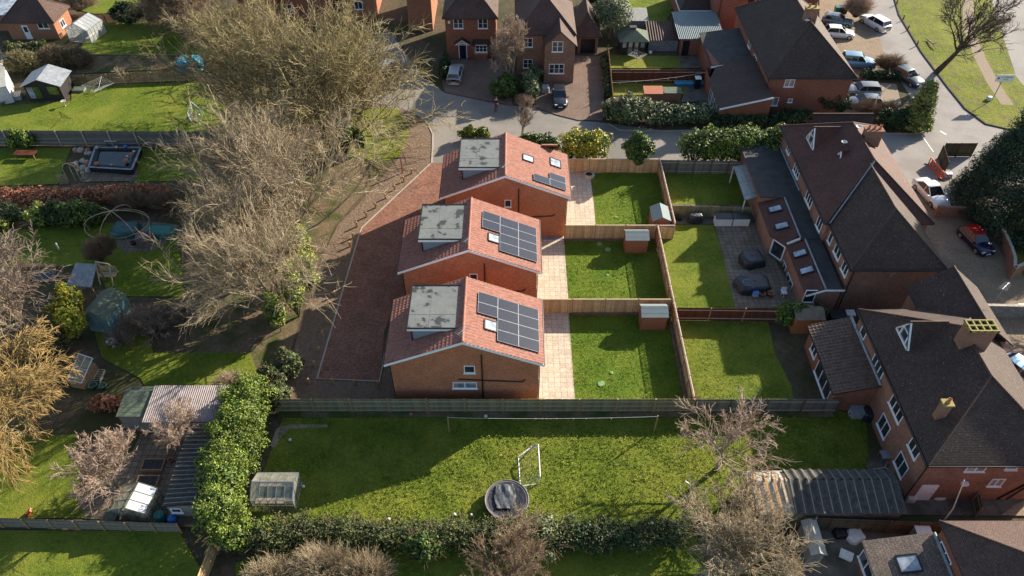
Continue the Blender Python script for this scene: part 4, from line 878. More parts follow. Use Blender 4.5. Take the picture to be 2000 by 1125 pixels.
walls(t,X0,X1,Y0,Y0+10,5.3,'brick_old',gable=('y',7.0)); 
m_=MB(); xr=(X0+X1)/2
m_.slab([(X0-.25,Y0+10,5.15),(X0-.25,Y0-.2,5.15),(xr,Y0-.2,7.1),(xr,Y0+10,7.1)],.12); m_.slab([(xr,Y0+10,7.1),(xr,Y0-.2,7.1),(X1+.25,Y0-.2,5.15),(X1+.25,Y0+10,5.15)],.12); t.part('roof',m_,'roof_brown')
walls(t,XL,X0+.05,Y0+2.2,Y0+11,5.5,'brick_old',name='side_wall'); hiproof(t,XL-.3,X1+.25,Y0+1.9,Y0+11.5,5.6,9.0,True,True,'roof_brown',name='main_roof')
wS(t,Y0,1089,91,1.35,1.35,2,bars=1); wS(t,Y0,1087,134,1.9,1.3,3,bars=1); wS(t,Y0+2.2,1031,83,1.2,1.2,2,bars=1); wS(t,Y0+2.2,1031,124,1.2,1.2,2,bars=1)
GX0,GY0=G(1128,104);GX1,_=G(1166,104)
m_=MB(); m_.box(GX0,GX1,GY0,GY0+6,0,2.4); go=t.part('garage_wall',m_,'brick_old'); m_=MB(); m_.box(GX0+.35,GX1-.35,GY0-.06,GY0,.05,2.05); t.part('garage_door',m_,'gutter_black')
hiproof(t,GX0-.7,GX1+.4,GY0-.3,GY0+6.3,2.45,5.0,True,False,'roof_brown',name='garage_roof')
# gables glimpsed through the big bare tree
t=T('brick_house','brick house with white windows glimpsed through the big bare tree','house',(-32,98))
X0,Y0=G(478,62);X1,_=G(548,62); walls(t,X0,X1,Y0,Y0+9,4.9,'brick_red',gable=('y',7.6)); m_=MB(); xr=(X0+X1)/2
m_.slab([(X0-.3,Y0+9,4.7),(X0-.3,Y0-.2,4.7),(xr,Y0-.2,7.7),(xr,Y0+9,7.7)],.12); m_.slab([(xr,Y0+9,7.7),(xr,Y0-.2,7.7),(X1+.3,Y0-.2,4.7),(X1+.3,Y0+9,4.7)],.12); t.part('roof',m_,'roof_brown')
XE,_=G(640,62); walls(t,X1,XE,Y0+2,Y0+9,4.9,'brick_red',name='side_wall'); hiproof(t,X1-1,XE+.3,Y0+1.7,Y0+9.3,5,8,False,True,'roof_brown','x',name='side_roof')
wS(t,Y0,512,23,1.4,1.5,2,bars=1); wS(t,Y0+2,561,17,1.4,1.3,2,bars=1); wS(t,Y0,530,68,1.0,1.0,1)
t=T('brick_house','orange brick house corner at the top behind the big bare tree crown','house',(-19,103))
X0,Y0=G(672,40);X1,_=G(735,40); walls(t,X0,X1,Y0,Y0+9,4.9,'brick_orange'); hiproof(t,X0-.3,X1+.3,Y0-.3,Y0+9,5,8,True,True,'roof_light'); wS(t,Y0,700,10,1.2,1.2,2)
t=T('brick_house','narrow sunlit brick house side between the bare tree and the blue-door house','house',(-11.5,97))
X0,Y0=G(800,60);X1,_=G(846,60); walls(t,X0,X1,Y0,Y0+9,4.9,'brick_orange'); hiproof(t,X0-.3,X1+.3,Y0-.3,Y0+9,5,7.6,True,True,'roof_light')
# top left bungalow
t=T('bungalow','red brick bungalow with brown hipped roof and white back door, top left','house',(-66,101))
X0,Y0=G(25,77);X1,_=G(120,75); walls(t,X0,X1,Y0,Y0+4.5,2.55,'brick_orange'); hiproof(t,X0-.35,X1+.35,Y0-.35,Y0+4.9,2.6,5.0,True,True,'roof_brown','x')
wS(t,Y0,84,49,1.5,.95,2); wW_=window(t,'E',(Y0+2.0,1.4),X1,1.2,1.0,2)
xd,_=GY(52,60,Y0); m_=MB(); m_.box(xd-.42,xd+.42,Y0-.06,Y0,.08,2.05); do=t.part('door',m_,'white'); m_=MB(); m_.box(xd-.25,xd+.25,Y0-.08,Y0-.06,1.1,1.85); link('pane',m_.mesh('pane','glass',t.loc),do)
XL,YL=G(-30,60); m_=MB(); m_.box(XL-2,X0-1.2,YL,YL+5,0,2.4); t.part('conservatory_wall',m_,'brick_orange'); m_=MB(); m_.slab([(XL-2,YL-.2,2.4),(X0-.9,YL-.2,2.4),(X0-.9,YL+5,2.9),(XL-2,YL+5,2.9)],.1); t.part('conservatory_roof',m_,'glass_pale')
# ---------------------------------------------------------------- cars
def car(name,label,q,rz,col,L_=4.3,W_=1.8,H_=1.5,kind='hatch',roofcol=None,group='cars parked on the drives and road edges',glass='glass_car'):
    x,y=G(*q) if q[0]>60 or q[1]>130 else q
    t=T(name,label,'car',(x,y,.02),group,rz)
    hw=W_/2; zb=.2; belt=H_*.60; n=L_/2
    # lower body: stations along length (x forward)
    if kind=='saloon': prof=[(-n,.82,.50),(-n*.97,.93,.62),(-n*.8,.98,.66),(-n*.5,1,.64),(0,1,.63),(n*.35,1,.63),(n*.62,.985,.60),(n*.85,.93,.52),(n*.97,.82,.42),(n,.68,.33)]
    elif kind=='suv': prof=[(-n,.88,.58),(-n*.96,.96,.66),(-n*.7,1,.66),(0,1,.65),(n*.4,1,.65),(n*.6,.99,.63),(n*.9,.95,.56),(n*.98,.88,.48),(n,.75,.38)]
    else: prof=[(-n,.85,.55),(-n*.96,.95,.65),(-n*.7,1,.66),(0,1,.64),(n*.38,1,.64),(n*.6,.985,.60),(n*.88,.93,.5),(n*.97,.84,.42),(n,.7,.33)]
    vs=[];K=10
    for (s,w,b) in prof:
        w*=hw; bz=b*H_; zz=[(0,zb),(w*.9,zb),(w*.99,zb+.1),(w,zb+(bz-zb)*.55),(w*.95,bz*.97),(w*.80,bz+.015),(0,bz+.05)]
        half=[(s,a,z) for a,z in zz]; vs+= half+[(s,-a,z) for (_,a,z) in reversed(half[1:-1])]
    m=12; fs=[]
    for i in range(len(prof)-1):
        for j in range(m): fs.append((i*m+j,i*m+(j+1)%m,(i+1)*m+(j+1)%m,(i+1)*m+j))
    fs.append(tuple(range(m))); fs.append(tuple(reversed(range((len(prof)-1)*m,len(prof)*m))))
    b_=MB(); b_.add(vs,[tuple(reversed(f)) for f in fs],0,True); body=t.part('body',b_,'paint_'+col,local=True)
    # cabin
    rear=dict(hatch=(-.95,-.72),suv=(-.96,-.84),saloon=(-.78,-.45),van=(-.98,-.96))[kind]; front=dict(hatch=(.44,.06),suv=(.42,.12),saloon=(.42,.02),van=(.6,.35))[kind]
    z0=belt*1.02;z1=H_; wb=hw*.90; wt=hw*.70
    A=[(rear[0]*n,z0),(rear[1]*n,z1-.05),(rear[1]*n*.6,z1),(front[1]*n*.4,z1),(front[1]*n,z1-.04),(front[0]*n,z0)]
    c_=MB(); vv=[]
    for (s,z) in A:
        w=wb+(wt-wb)*((z-z0)/(z1-z0)); vv+=[(s,-w,z),(s,w,z)]
    k=len(A); fs=[(2*i,2*i+1,2*i+3,2*i+2) for i in range(k-1)]+[tuple(2*i for i in range(k)),tuple(2*i+1 for i in reversed(range(k)))]
    c_.add(vv,fs); g_=t.part('windows',c_,glass,local=True)
    r_=MB(); rp=[A[1],A[2],A[3],A[4]]; up=.02
    vv=[]
    for (s,z) in rp: 
        for f_ in (-1,-.75,0,.75,1): vv.append((s,f_*wt*1.02,z+up+(.02 if abs(f_)<1 else 0)))
    fs=[(5*i+j,5*i+j+1,5*i+j+6,5*i+j+5) for i in range(3) for j in range(4)]; r_.add(vv,[tuple(reversed(f)) for f in fs],0,True)
    r_.add([(s,f_*wt*1.02,z-.06) for (s,z) in rp for f_ in (-1,1)],[])
    r_.slab([(A[1][0],-wt,A[1][1]+.012),(A[4][0],-wt,A[4][1]+.012),(A[4][0],wt,A[4][1]+.012),(A[1][0],wt,A[1][1]+.012)],.05)
    t.part('roof',r_,'paint_'+(roofcol or col),local=True)
    for sd in (-1,1):
        for (a,b2) in ((A[0],A[1]),(A[5],A[4]),((-.12*n,z0),(-.12*n,z1-.03))): 
            wa=wb*sd; wb2=(wt+.0)*sd; p_=MB(); p_.bar((a[0],wa*1.005,a[1]),(b2[0],wb2*1.02,b2[1]),.07,.05); t.part('pillar',p_,'paint_'+col,local=True)
    for sx in (-.62,.62):
        for sd in (-1,1):
            w_=MB(); yy=sd*(hw-.09); r=.33; w_.tube([(sx*n,yy-.1*sd,r),(sx*n,yy+.1*sd,r)],r,16); o=t.part('wheel',w_,'rubber',local=True)
            w_=MB(); w_.tube([(sx*n,yy+.06*sd,r),(sx*n,yy+.112*sd,r)],r*.62,12); link('rim',w_.mesh('rim','steel'),o)
    for sd in (-1,1):
        w_=MB(); w_.box(n*.86,n*.975,sd*hw*.62-.16,sd*hw*.62+.16,H_*.42,H_*.475); t.part('headlight',w_,'light_lens',local=True)
        w_=MB(); w_.box(-n*1.0-.01,-n*.93,sd*hw*.72-.12,sd*hw*.72+.12,H_*.46,H_*.58); t.part('tail_light',w_,'red_lens',local=True)
        w_=MB(); w_.box(n*.3,n*.38,sd*(hw+.08)-.09,sd*(hw+.08)+.09,belt*1.02,belt*1.02+.14); t.part('wing_mirror',w_,'paint_'+col,local=True)
    w_=MB(); w_.box(n-.01,n+.03,-.26,.26,.35,.46); t.part('number_plate',w_,'white',local=True)
    w_=MB(); w_.box(-n-.03,-n+.01,-.26,.26,.5,.61); t.part('number_plate',w_,'plate_yellow',local=True)
    w_=MB(); w_.box(n*.985,n+.015,-hw*.5,hw*.5,.5,.6); t.part('grille',w_,'black',local=True)
    return t
car('parked_car','silver hatchback seen from behind outside the blue front door',(890,152),R(86),'silver',4.4,1.82,1.55,'suv')
car('parked_car','dark grey hatchback facing the camera on the brick driveway',(1092,198),R(-88),'dark',4.1,1.78,1.5)
car('parked_car','white estate car on the tarmac at the top, rear toward the camera',(1706,52),R(115),'white',4.6,1.85,1.6,'suv')
car('parked_car','silver-blue car glinting beside the bins behind the steep hipped roof',(1634,48),R(-20),'grey',4.3,1.8,1.45)
car('parked_car','white car mostly hidden behind the hipped roof slope',(1636,72),R(-8),'white',4.2,1.8,1.5)
car('parked_car','pale blue upright off-roader parked beside the hipped house',(1672,130),R(-12),'blue',4.4,1.85,1.75,'suv')
car('parked_car','blackish car under the roadside tree shadow by the low hedge',(1769,158),R(-62),'bluegreen',4.4,1.8,1.5)
car('parked_car','grey estate car parked sideways, upper one of the two behind bare twigs',(1680,185),R(178),'grey',4.4,1.8,1.5,'suv')
car('parked_car','grey-green hatchback parked sideways, lower one of the two behind bare twigs',(1684,208),R(178),'grey',4.4,1.8,1.45)
car('parked_car','white saloon facing the camera between the tiled roofs and the conifer',(1815,386),R(-80),'white',4.7,1.86,1.45,'saloon',group='cars parked on the drives and road edges')
car('parked_car','small navy car with a bright red roof inside the brick walls',(1902,478),R(-78),'navy',3.85,1.75,1.45,roofcol='red')
car('parked_car','pale blue car cut by the right edge beside the sunlit tiled slope',(1996,742),R(-62),'ltblue',4.3,1.8,1.45)
car('parked_car','dark vehicle with roof glint painted white, half hidden by the huge bare tree',(758,142),R(68),'dark',4.4,1.85,1.6,'suv',roofcol='white')  # white roof colour paints in the glint off a glass roof

# ---------------------------------------------------------------- person
def person(label,q,rz):
    x,y=G(*q); t=bpy.data.objects.new('person',None); COL.objects.link(t); t.location=(x,y,.02); t.rotation_euler[2]=rz; t.scale=(1.08,)*3; tag(t,label,'person')
    v=[(0,0,.95),(0,0,1.2),(0,.01,1.42),(0,.02,1.53),(0,.01,1.66),(.1,0,.9),(.12,.12,.5),(.12,.02,.09),(.12,.2,.04),(-.1,0,.9),(-.12,-.1,.5),(-.12,-.25,.12),(-.12,-.1,.04),(.19,0,1.4),(.25,-.1,1.13),(.2,.1,.98),(-.19,0,1.4),(-.24,.08,1.13),(-.15,.28,1.1),(.19,.16,.95),(-.12,.34,1.1)]
    r=[.15,.14,.16,.055,.1,.1,.07,.045,.04,.1,.07,.045,.04,.065,.05,.035,.065,.05,.035,.035,.035]
    e=[(0,1),(1,2),(2,3),(3,4),(0,5),(5,6),(6,7),(7,8),(0,9),(9,10),(10,11),(11,12),(2,13),(13,14),(14,15),(2,16),(16,17),(17,18),(15,19),(18,20)]
    me=bpy.data.meshes.new('body'); me.from_pydata(v,e,[]); me.materials.append(MT['skin']); o=link('body',me,t)
    md=o.modifiers.new('skin','SKIN'); 
    for i,a in enumerate(me.skin_vertices[0].data): a.radius=(r[i],r[i]*.8); a.use_root=(i==0)
    s2=o.modifiers.new('sub','SUBSURF'); s2.levels=2; s2.render_levels=2
    def garment(name,vi,ei,k,mat):
        mp={a:i for i,a in enumerate(vi)}; me=bpy.data.meshes.new(name); me.from_pydata([v[a] for a in vi],[(mp[a],mp[b]) for a,b in ei],[]); me.materials.append(MT[mat]); g=link(name,me,t)
        g.modifiers.new('skin','SKIN')
        for i,a in enumerate(me.skin_vertices[0].data): rr=r[vi[i]]*k; a.radius=(rr,rr*.82); a.use_root=(i==0)
        m2=g.modifiers.new('sub','SUBSURF'); m2.levels=2; m2.render_levels=2
    garment('jacket',[0,1,2,13,14,15,16,17,18],[(0,1),(1,2),(2,13),(13,14),(14,15),(2,16),(16,17),(17,18)],1.22,'cloth_dark')
    garment('trousers',[0,5,6,7,9,10,11],[(0,5),(5,6),(6,7),(0,9),(9,10),(10,11)],1.25,'cloth_red')
    h=MB(); h.lathe(0,0,[(.001,1.79),(.07,1.77),(.105,1.7),(.11,1.62),(.08,1.57)],12); g=link('hair',h.mesh('hair','bark_dark'),t)
    for k,(a,b,c) in enumerate(((.19,.2,.93),(-.12,.38,1.1))):       # fingers of each hand
        h=MB()
        for f_ in range(4): h.tube([(a-.03+.02*f_,b,c),(a-.03+.02*f_,b+.045,c-.03-.004*f_),(a-.03+.02*f_,b+.05,c-.07)],.009,5)
        h.tube([(a+.04,b-.02,c),(a+.06,b+.02,c-.03)],.01,5); link('hand',h.mesh('hand','skin'),t)
    for sx,yy,zz in ((.12,.06,.0),(-.12,-.2,.02)):
        h=MB(); h.tube([(sx,yy,zz+.05),(sx,yy+.12,zz+.05),(sx,yy+.22,zz+.035)],[.05,.055,.035],8); link('shoe',h.mesh('shoe','black'),t)
person('person in a dark jacket walking on the tarmac beside the green clipped bush',(969,217),R(-170))
# ---------------------------------------------------------------- small things helpers
def thingbox(name,label,cat,q,w,d,h,mat,lid=None,lidmat=None,rz=0,z=0,group=None,wheels=False,taper=1.):
    x,y=G(*q) if abs(q[0])>60 or q[1]>130 else q; t=T(name,label,cat,(x,y,z),group,rz); m=MB(); a,b=w/2,d/2; k=taper
    m.add([(-a*k,-b*k,0),(a*k,-b*k,0),(a*k,b*k,0),(-a*k,b*k,0),(-a,-b,h),(a,-b,h),(a,b,h),(-a,b,h)],[(3,2,1,0),(4,5,6,7),(0,1,5,4),(1,2,6,5),(2,3,7,6),(3,0,4,7)]); t.part('body',m,mat,local=True)
    m=MB(); m.add([(-a-.03,-b-.04,h),(a+.03,-b-.04,h),(a+.03,b+.02,h+.04),(-a-.03,b+.02,h+.04),(-a-.03,-b-.04,h+.05),(a+.03,-b-.04,h+.05),(a+.03,b+.02,h+.11),(-a-.03,b+.02,h+.11)],[(3,2,1,0),(4,5,6,7),(0,1,5,4),(1,2,6,5),(2,3,7,6),(3,0,4,7)]); t.part('lid',m,lidmat or mat,local=True)
    if wheels:
        for s in (-1,1): m=MB(); m.tube([(s*a*.75-.03,b*.9,.1),(s*a*.75+.03,b*.9,.1)],.1,10); t.part('wheel',m,'rubber',local=True)
    return t
def bin_(label,q,mat='black',lid=None,group='wheeled bins'): return thingbox('wheeled_bin',label,'bin',q,.58,.7,1.0,mat,lidmat=lid,wheels=True,taper=.82,group=group)
def drape(name,label,cat,q,w,d,h,mat,rz=0,seed=1,z=0,group=None,bulge=.2):
    """something under a crumpled sheet: lumpy closed surface with folds and a hem"""
    x,y=G(*q) if abs(q[0])>60 or q[1]>130 else q; rd=np.random.RandomState(seed); n,mm=28,8; vs=[]
    for j in range(mm+1):
        u=j/mm
        for i in range(n):
            a=2*math.pi*i/n; sq=1/max(abs(math.cos(a)),abs(math.sin(a)))**.75; wob=1+.05*math.sin(a*5+seed)+.04*math.sin(a*9)*(u if u>.4 else .2)+rd.normal(0,.012)
            if u<.5: rr=(u/.5)*.82; zz=h*(1-.06*rr)+rd.normal(0,.012)*h
            else: k=(u-.5)/.5; rr=.82+.18*k**.6; zz=h*(1-.06)*(1-k)+.02
            vs.append((math.cos(a)*w/2*sq*rr*wob,math.sin(a)*d/2*sq*rr*wob,zz))
    fs=[(j*n+i,j*n+(i+1)%n,(j+1)*n+(i+1)%n,(j+1)*n+i) for j in range(mm) for i in range(n)]
    m=MB(); m.add(vs,[tuple(reversed(f)) for f in fs],0,True); m.add([(0,0,.01)]+[vs[mm*n+i] for i in range(n)],[(0,i+1,(i+1)%n+1) for i in range(n)])
    o=single(name,m,mat,label,cat,(0,0,0),group); o.location=(x,y,z); o.rotation_euler[2]=rz; return o
def pot(label,q,r,h,mat='terracotta',group='plant pots'):
    x,y=G(*q); t=T('plant_pot',label,'pot',(x,y),group); m=MB(); m.lathe(x,y,[(.01,.01),(r*.7,0),(r,h),(r*1.08,h),(r*1.08,h*1.08),(r*.9,h*1.08),(r*.85,h*.8)],14); t.part('pot',m,mat); m=MB(); m.lathe(x,y,[(r*.85,h*.85),(.01,h*.9)],12); t.part('earth',m,'bark_dark'); return t
def ball(label,q,r=.14,mat='white_dull',group='footballs left on the grass'):
    m=MB(); x,y=G(*q); m.lathe(x,y,[(r*math.sin(a),r-r*math.cos(a)+.02) for a in np.linspace(0.02,3.12,9)],12); return single('ball',m,mat,label,'ball',(x,y,0),group)
def greenhouse(label,x0,x1,y0,y1,he,hr,axis='x',glass='glasshouse',frame='steel',rz=0,name='greenhouse',bright=None):
    cx,cy=(x0+x1)/2,(y0+y1)/2; t=T(name,label,'greenhouse',(cx,cy),None,rz); a,b=(x1-x0)/2,(y1-y0)/2
    if axis=='y': a,b=b,a
    def tr(p): return p if axis=='x' else (-p[1],p[0],p[2])
    f=MB(); g=MB(); n=max(2,round(2*a/.62))
    for i in range(n+1):
        x=-a+2*a*i/n
        for p in ([(x,-b,0),(x,-b,he),(x,0,hr),(x,b,he),(x,b,0)],): 
            for p0,p1 in zip(p,p[1:]): f.bar(tr(p0),tr(p1),.045,.045)
    for yy,zz in ((-b,.05),(b,.05),(-b,he),(b,he),(0,hr),(-b,he*.5),(b,he*.5)): f.bar(tr((-a,yy,zz)),tr((a,yy,zz)),.05,.05)
    for x in (-a,a):
        for yy in (-b/3,b/3): f.bar(tr((x,yy,0)),tr((x,yy,hr-(hr-he)*abs(yy)/b)),.04,.04)
        f.bar(tr((x,-b,he)),tr((x,b,he)),.04,.04); f.bar(tr((x,-b,.05)),tr((x,b,.05)),.05,.05)
    t.part('frame',f,frame,local=True)
    for p in ([(-a,-b,.05),(a,-b,.05),(a,-b,he),(-a,-b,he)],[(a,b,.05),(-a,b,.05),(-a,b,he),(a,b,he)],[(-a,-b,he),(a,-b,he),(a,0,hr),(-a,0,hr)],[(a,b,he),(-a,b,he),(-a,0,hr),(a,0,hr)],[(-a,b,.05),(-a,-b,.05),(-a,-b,he),(-a,0,hr),(-a,b,he)],[(a,-b,.05),(a,b,.05),(a,b,he),(a,0,hr),(a,-b,he)]):
        g=MB(); g.poly([tr(q) for q in p]); t.part('glazing',g,bright if bright and p[0][2]==he and p[0][1]<0 else glass,local=True)
    m=MB(); 
    for k in (-1,1):
        m.box(*( (-a+.1,a-.1,k*b*.62-.22,k*b*.62+.22) if axis=='x' else (k*b*.62-.22,k*b*.62+.22,-a+.1,a-.1)),.62,.68)
    t.part('staging',m,'timber_pale',local=True)
    return t
def line(t,pts,r=.012,mat='white_dull',name='line'):
    m=MB(); m.tube(pts,r,4); return t.part(name,m,mat)
def rotary(label,q,h=2.0,r=1.25,fold=False,rz=.4,tilt=.25):
    x,y=G(*q); t=T('rotary_dryer',label,'washing line',(x,y)); m=MB(); m.tube([(x,y,0),(x,y,h-.25)],.03,8); t.part('pole',m,'steel'); e=[]
    for k in range(4):
        a=rz+k*math.pi/2; p=(x+math.cos(a)*r,y+math.sin(a)*r,h+tilt); e.append(p); m=MB(); m.tube([(x,y,h-.3),p],.022,5); t.part('arm',m,'steel')
    m=MB()
    for f in (.4,.55,.7,.85,.98):
        q_=[(x+(p[0]-x)*f,y+(p[1]-y)*f,h-.3+(p[2]-h+.3)*f) for p in e]
        for i in range(4): m.tube([q_[i],q_[(i+1)%4]],.011,3)
    t.part('lines',m,'offwhite'); return t
drape('covered_barbecue','small grey covered thing between the silvery shrub and the dark hatchback','cover',(1065,180),1.1,1.0,.9,'grey_sheet',seed=21)
# ---------------------------------------------------------------- big rough lawn
x0,y0=G(877,845);x1,y1=G(1277,843); t=T('washing_line','rope washing line strung between two wooden posts along the rear fence','washing line',(x0,y0))
for (x,y) in ((x0,y0),(x1,y1)): m=MB(); m.tube([(x,y,0),(x+.03,y,2.1)],[.06,.05],8); t.part('post',m,'fence_post')
line(t,[(x0+(x1-x0)*u,y0+(y1-y0)*u,2.0-1.0*u*(1-u)*.8) for u in np.linspace(0,1,17)],.014)
m=MB()
for u in (.42,.45,.47,.52,.6,.66,.78): m.box(x0+(x1-x0)*u,x0+(x1-x0)*u+.03,y0-.02,y0+.02,1.76,1.9)
t.part('pegs',m,'white_dull')
# trampoline
x,y=G(990,985); t=T('trampoline','round black trampoline with crumpled safety net under the white goal','trampoline',(x,y)); rT=1.55
m=MB(); n=40; m.tube([(x+rT*math.cos(2*math.pi*i/n),y+rT*math.sin(2*math.pi*i/n),.72) for i in range(n)],.035,6,closed=True); t.part('frame_ring',m,'lead')
m=MB(); m.lathe(x,y,[(rT-.16,.70),(rT*.5,.66),(.01,.64)],40); t.part('bed',m,'dark_sheet')
m=MB(); m.lathe(x,y,[(rT-.03,.715),(rT-.16,.705)],48); t.part('spring_pad',m,'bark_plum')
for i in range(6):
    a=2*math.pi*(i+.3)/6; m=MB(); m.tube([(x+rT*math.cos(a),y+rT*math.sin(a),.72),(x+rT*1.03*math.cos(a),y+rT*1.03*math.sin(a),0)],.03,6); t.part('leg',m,'steel')
rd=np.random.RandomState(3); m=MB(); nx_=20; vs=[]
for j in range(nx_):
    for i in range(nx_):
        u=(i/(nx_-1)-.5)*1.6; w=(j/(nx_-1)-.5)*1.9; s_=1-abs(w)*.28; vs.append((x-.12+u*s_,y+.2+w,.78+.05*abs(math.sin(u*4+w*2))+rd.normal(0,.02)+.12*math.exp(-((u-.1)**2+(w-.6)**2)*6)))
m.add(vs,[(j*nx_+i,j*nx_+i+1,(j+1)*nx_+i+1,(j+1)*nx_+i) for i in range(nx_-1) for j in range(nx_-1)],0,True); t.part('safety_net',m,'net_sheet')
def goal(label,P,r=.045):
    t=T('football_goal',label,'goal',P[0][:2])
    (a,b,c,d,e,f)=P   # front: a bottom-left, b top-left, c top-right, d bottom-right; back: e behind a, f behind d
    for nm,p,q in (('post',a,b),('crossbar',b,c),('post',c,d),('base_rail',a,e),('base_rail',d,f),('rear_rail',e,f),('stay',b,e),('stay',c,f)):
        m=MB(); m.tube([p,q],r if nm!='stay' else r*.5,7); t.part(nm,m,'white')
    m=MB(); n=9
    V_=lambda p,q,u: tuple(p[i]+(q[i]-p[i])*u for i in range(3))
    for k in range(n+1):
        u=k/n; m.tube([V_(b,c,u),V_(e,f,u)],.006,3); m.tube([V_(b,e,u),V_(c,f,u)],.006,3)
    for s_,e_ in ((a,b),(d,c)):
        pass
    t.part('net',m,'netting'); return t
def gp(px,py,z=0): return (*G(px,py,z),z)
goal('large white football goal tipped over behind the trampoline',[gp(1051,945,.05),gp(1055,930,.9),gp(1051,868,1.2),gp(1044,868,.05),gp(1016,950,.05),gp(1012,893,.05)])
goal('small white goal standing on the upper left lawn',[gp(366,221,.05),gp(373,199,1.25),gp(397,218,1.1),gp(391,238,.05),gp(374,238,.05),gp(366,222,.06)])
for q,lb in (((567,861),'white football near the top left corner of the big lawn'),((593,952),'white football right of the aluminium greenhouse'),((760,1016),'grey ball by the hedge, left of the trampoline'),((888,1007),'first small ball close left of the trampoline'),((921,1008),'white ball touching the hedge beside the trampoline'),((1018,1014),'pinkish ball just right below the trampoline'),((389,226),'white ball lying inside the small goal'),((381,229),'pink ball lying inside the small goal')):
    ball(lb,q,.125,'terracotta' if 'pink' in lb else 'white_dull')
ball('green ball at the hedge right of the pinkish one',(1043,1009),.15,'green_plastic')
ball('white object like a ball at the foot of the rear fence',(949,815),.14); ball('pale red ball at the foot of the rear fence, farther left',(803,811),.14,'terracotta')
m=MB(); a=G(1338,940);b=G(1347,946); m.bar((*a,.05),(*b,.05),.1,.04); single('timber_offcut',m,'white_dull','pale board lying in the grass before the grey apple tree','plank',(*a,0))
xg,yg=G(545,990); greenhouse('aluminium greenhouse beside the laurel hedge on the big lawn',xg-1.65,xg+1.3,yg-.3,yg+1.9,1.45,2.1,'x','glasshouse_dirty')
# ---------------------------------------------------------------- gardens right of the new fence
g='covers and boxes in the older gardens'
thingbox('storage_box','left white storage box with black lid against the mossy fence','storage box',(1411,437),1.75,.85,.95,'white_dull',lidmat='black',group=g)
thingbox('storage_box','right white storage box with black lid, nearest the extension','storage box',(1443,437),1.75,.85,.95,'white_dull',lidmat='black',group=g)
drape('covered_barbecue','black covered barbecue left of the white storage boxes','cover',(1356,433),1.5,.8,1.0,'dark_sheet',seed=4)
pot('dark plant pot in the row by the lattice fence, left','_' and (1318,429),.24,.45,'black'); pot('dark plant pot in the row by the lattice fence, right',(1327,431),.22,.4,'black')
ball('terracotta coloured object hooked on the lattice fence corner',(1314,452),.2,'terracotta',None)
drape('covered_furniture','black covered furniture by the canted bay window','cover',(1466,513),2.3,2.0,.95,'dark_sheet',seed=5,rz=.2)
drape('covered_furniture','large dark covered table set with two ring marks, beside small pots','cover',(1468,560),3.3,2.3,.8,'dark_sheet',seed=6,rz=.1)
for q,lb in (((1454,533),'upper pale spoked ring lying on the dark table cover'),((1461,551),'lower pale spoked ring lying on the dark table cover')):
    x,y=G(*q,.9); m=MB(); n=18; m.tube([(x+.42*math.cos(6.283*i/n),y+.42*math.sin(6.283*i/n),.86) for i in range(n)],.02,5,closed=True)
    m.tube([(x+.25*math.cos(6.283*i/n),y+.25*math.sin(6.283*i/n),.86) for i in range(n)],.014,4,closed=True)
    for k in range(6): m.tube([(x,y,.87),(x+.42*math.cos(k*1.047),y+.42*math.sin(k*1.047),.86)],.014,4)
    single('wheel_ornament',m,'lead',lb,'ring',(x,y,.86),'rings on the table cover')
thingbox('crate','small blue and white crate below the covered table','crate',(1474,577),.5,.45,.4,'white_dull',lidmat='blue_plastic')
pot('round terracotta pot right of the blue crate',(1488,578),.28,.35); pot('mossy pot with pinkish plants by the extension corner',(1504,578),.3,.4,'terracotta')
m=MB(); x,y=G(1529,577)
for k in range(4): a=k*1.57; m.tube([(x,y,.42),(x+.3*math.cos(a),y+.3*math.sin(a),0)],.03,4)
m.box(x-.25,x+.25,y-.22,y+.22,.42,.46); m.box(x-.25,x+.25,y+.2,y+.24,.46,.85); single('garden_chair',m,'white','white plastic chair by the extension wall','chair',(x,y))
# pale panelled canopy
xa,ya=G(1453,392,2.2); t=T('garden_canopy','flat pale panelled roof of a lean-to below the long hedge','canopy',(xa,ya)); p=[(*G(1455,391,2.2),2.2),(*G(1488,381,2.3),2.3),(*G(1463,320,2.35),2.35),(*G(1433,325,2.2),2.2)]
m=MB(); m.slab(p,.06); t.part('roof_panels',m,'felt_light')
for q in p: m=MB(); m.box(q[0]-.05,q[0]+.05,q[1]-.05,q[1]+.05,0,q[2]-.05); t.part('post',m,'white_dull')
m=MB(); V_=lambda p,q,u:[p[i]+(q[i]-p[i])*u for i in range(3)]
for u in (.0,.5,1.): 
    a=V_(p[0],p[1],u);b=V_(p[3],p[2],u); m.bar([a[0],a[1],a[2]+.01],[b[0],b[1],b[2]+.01],.05,.04)
for u in (.0,.12,.5,1.):
    a=V_(p[0],p[3],u);b=V_(p[1],p[2],u); m.bar([a[0],a[1],a[2]+.012],[b[0],b[1],b[2]+.012],.05,.04)
t.part('glazing_bars',m,'lead')
x,y=G(1570,652); shed('brown double-door shed in the corner beside the dark laurel',x-1.1,x+1.25,y-.0,y+1.7,1.85,2.25,'x','shed_orange','felt_brown',door='S')
thingbox('storage_box','dark blue lidded chest behind the big-tiled extension roof','storage box',(1636,628),1.7,.7,.8,'dark_sheet',lidmat='dark_sheet'); thingbox('crate','small white-topped box beside the dark blue chest','crate',(1655,625),.7,.6,.9,'grey_sheet',lidmat='white_dull')
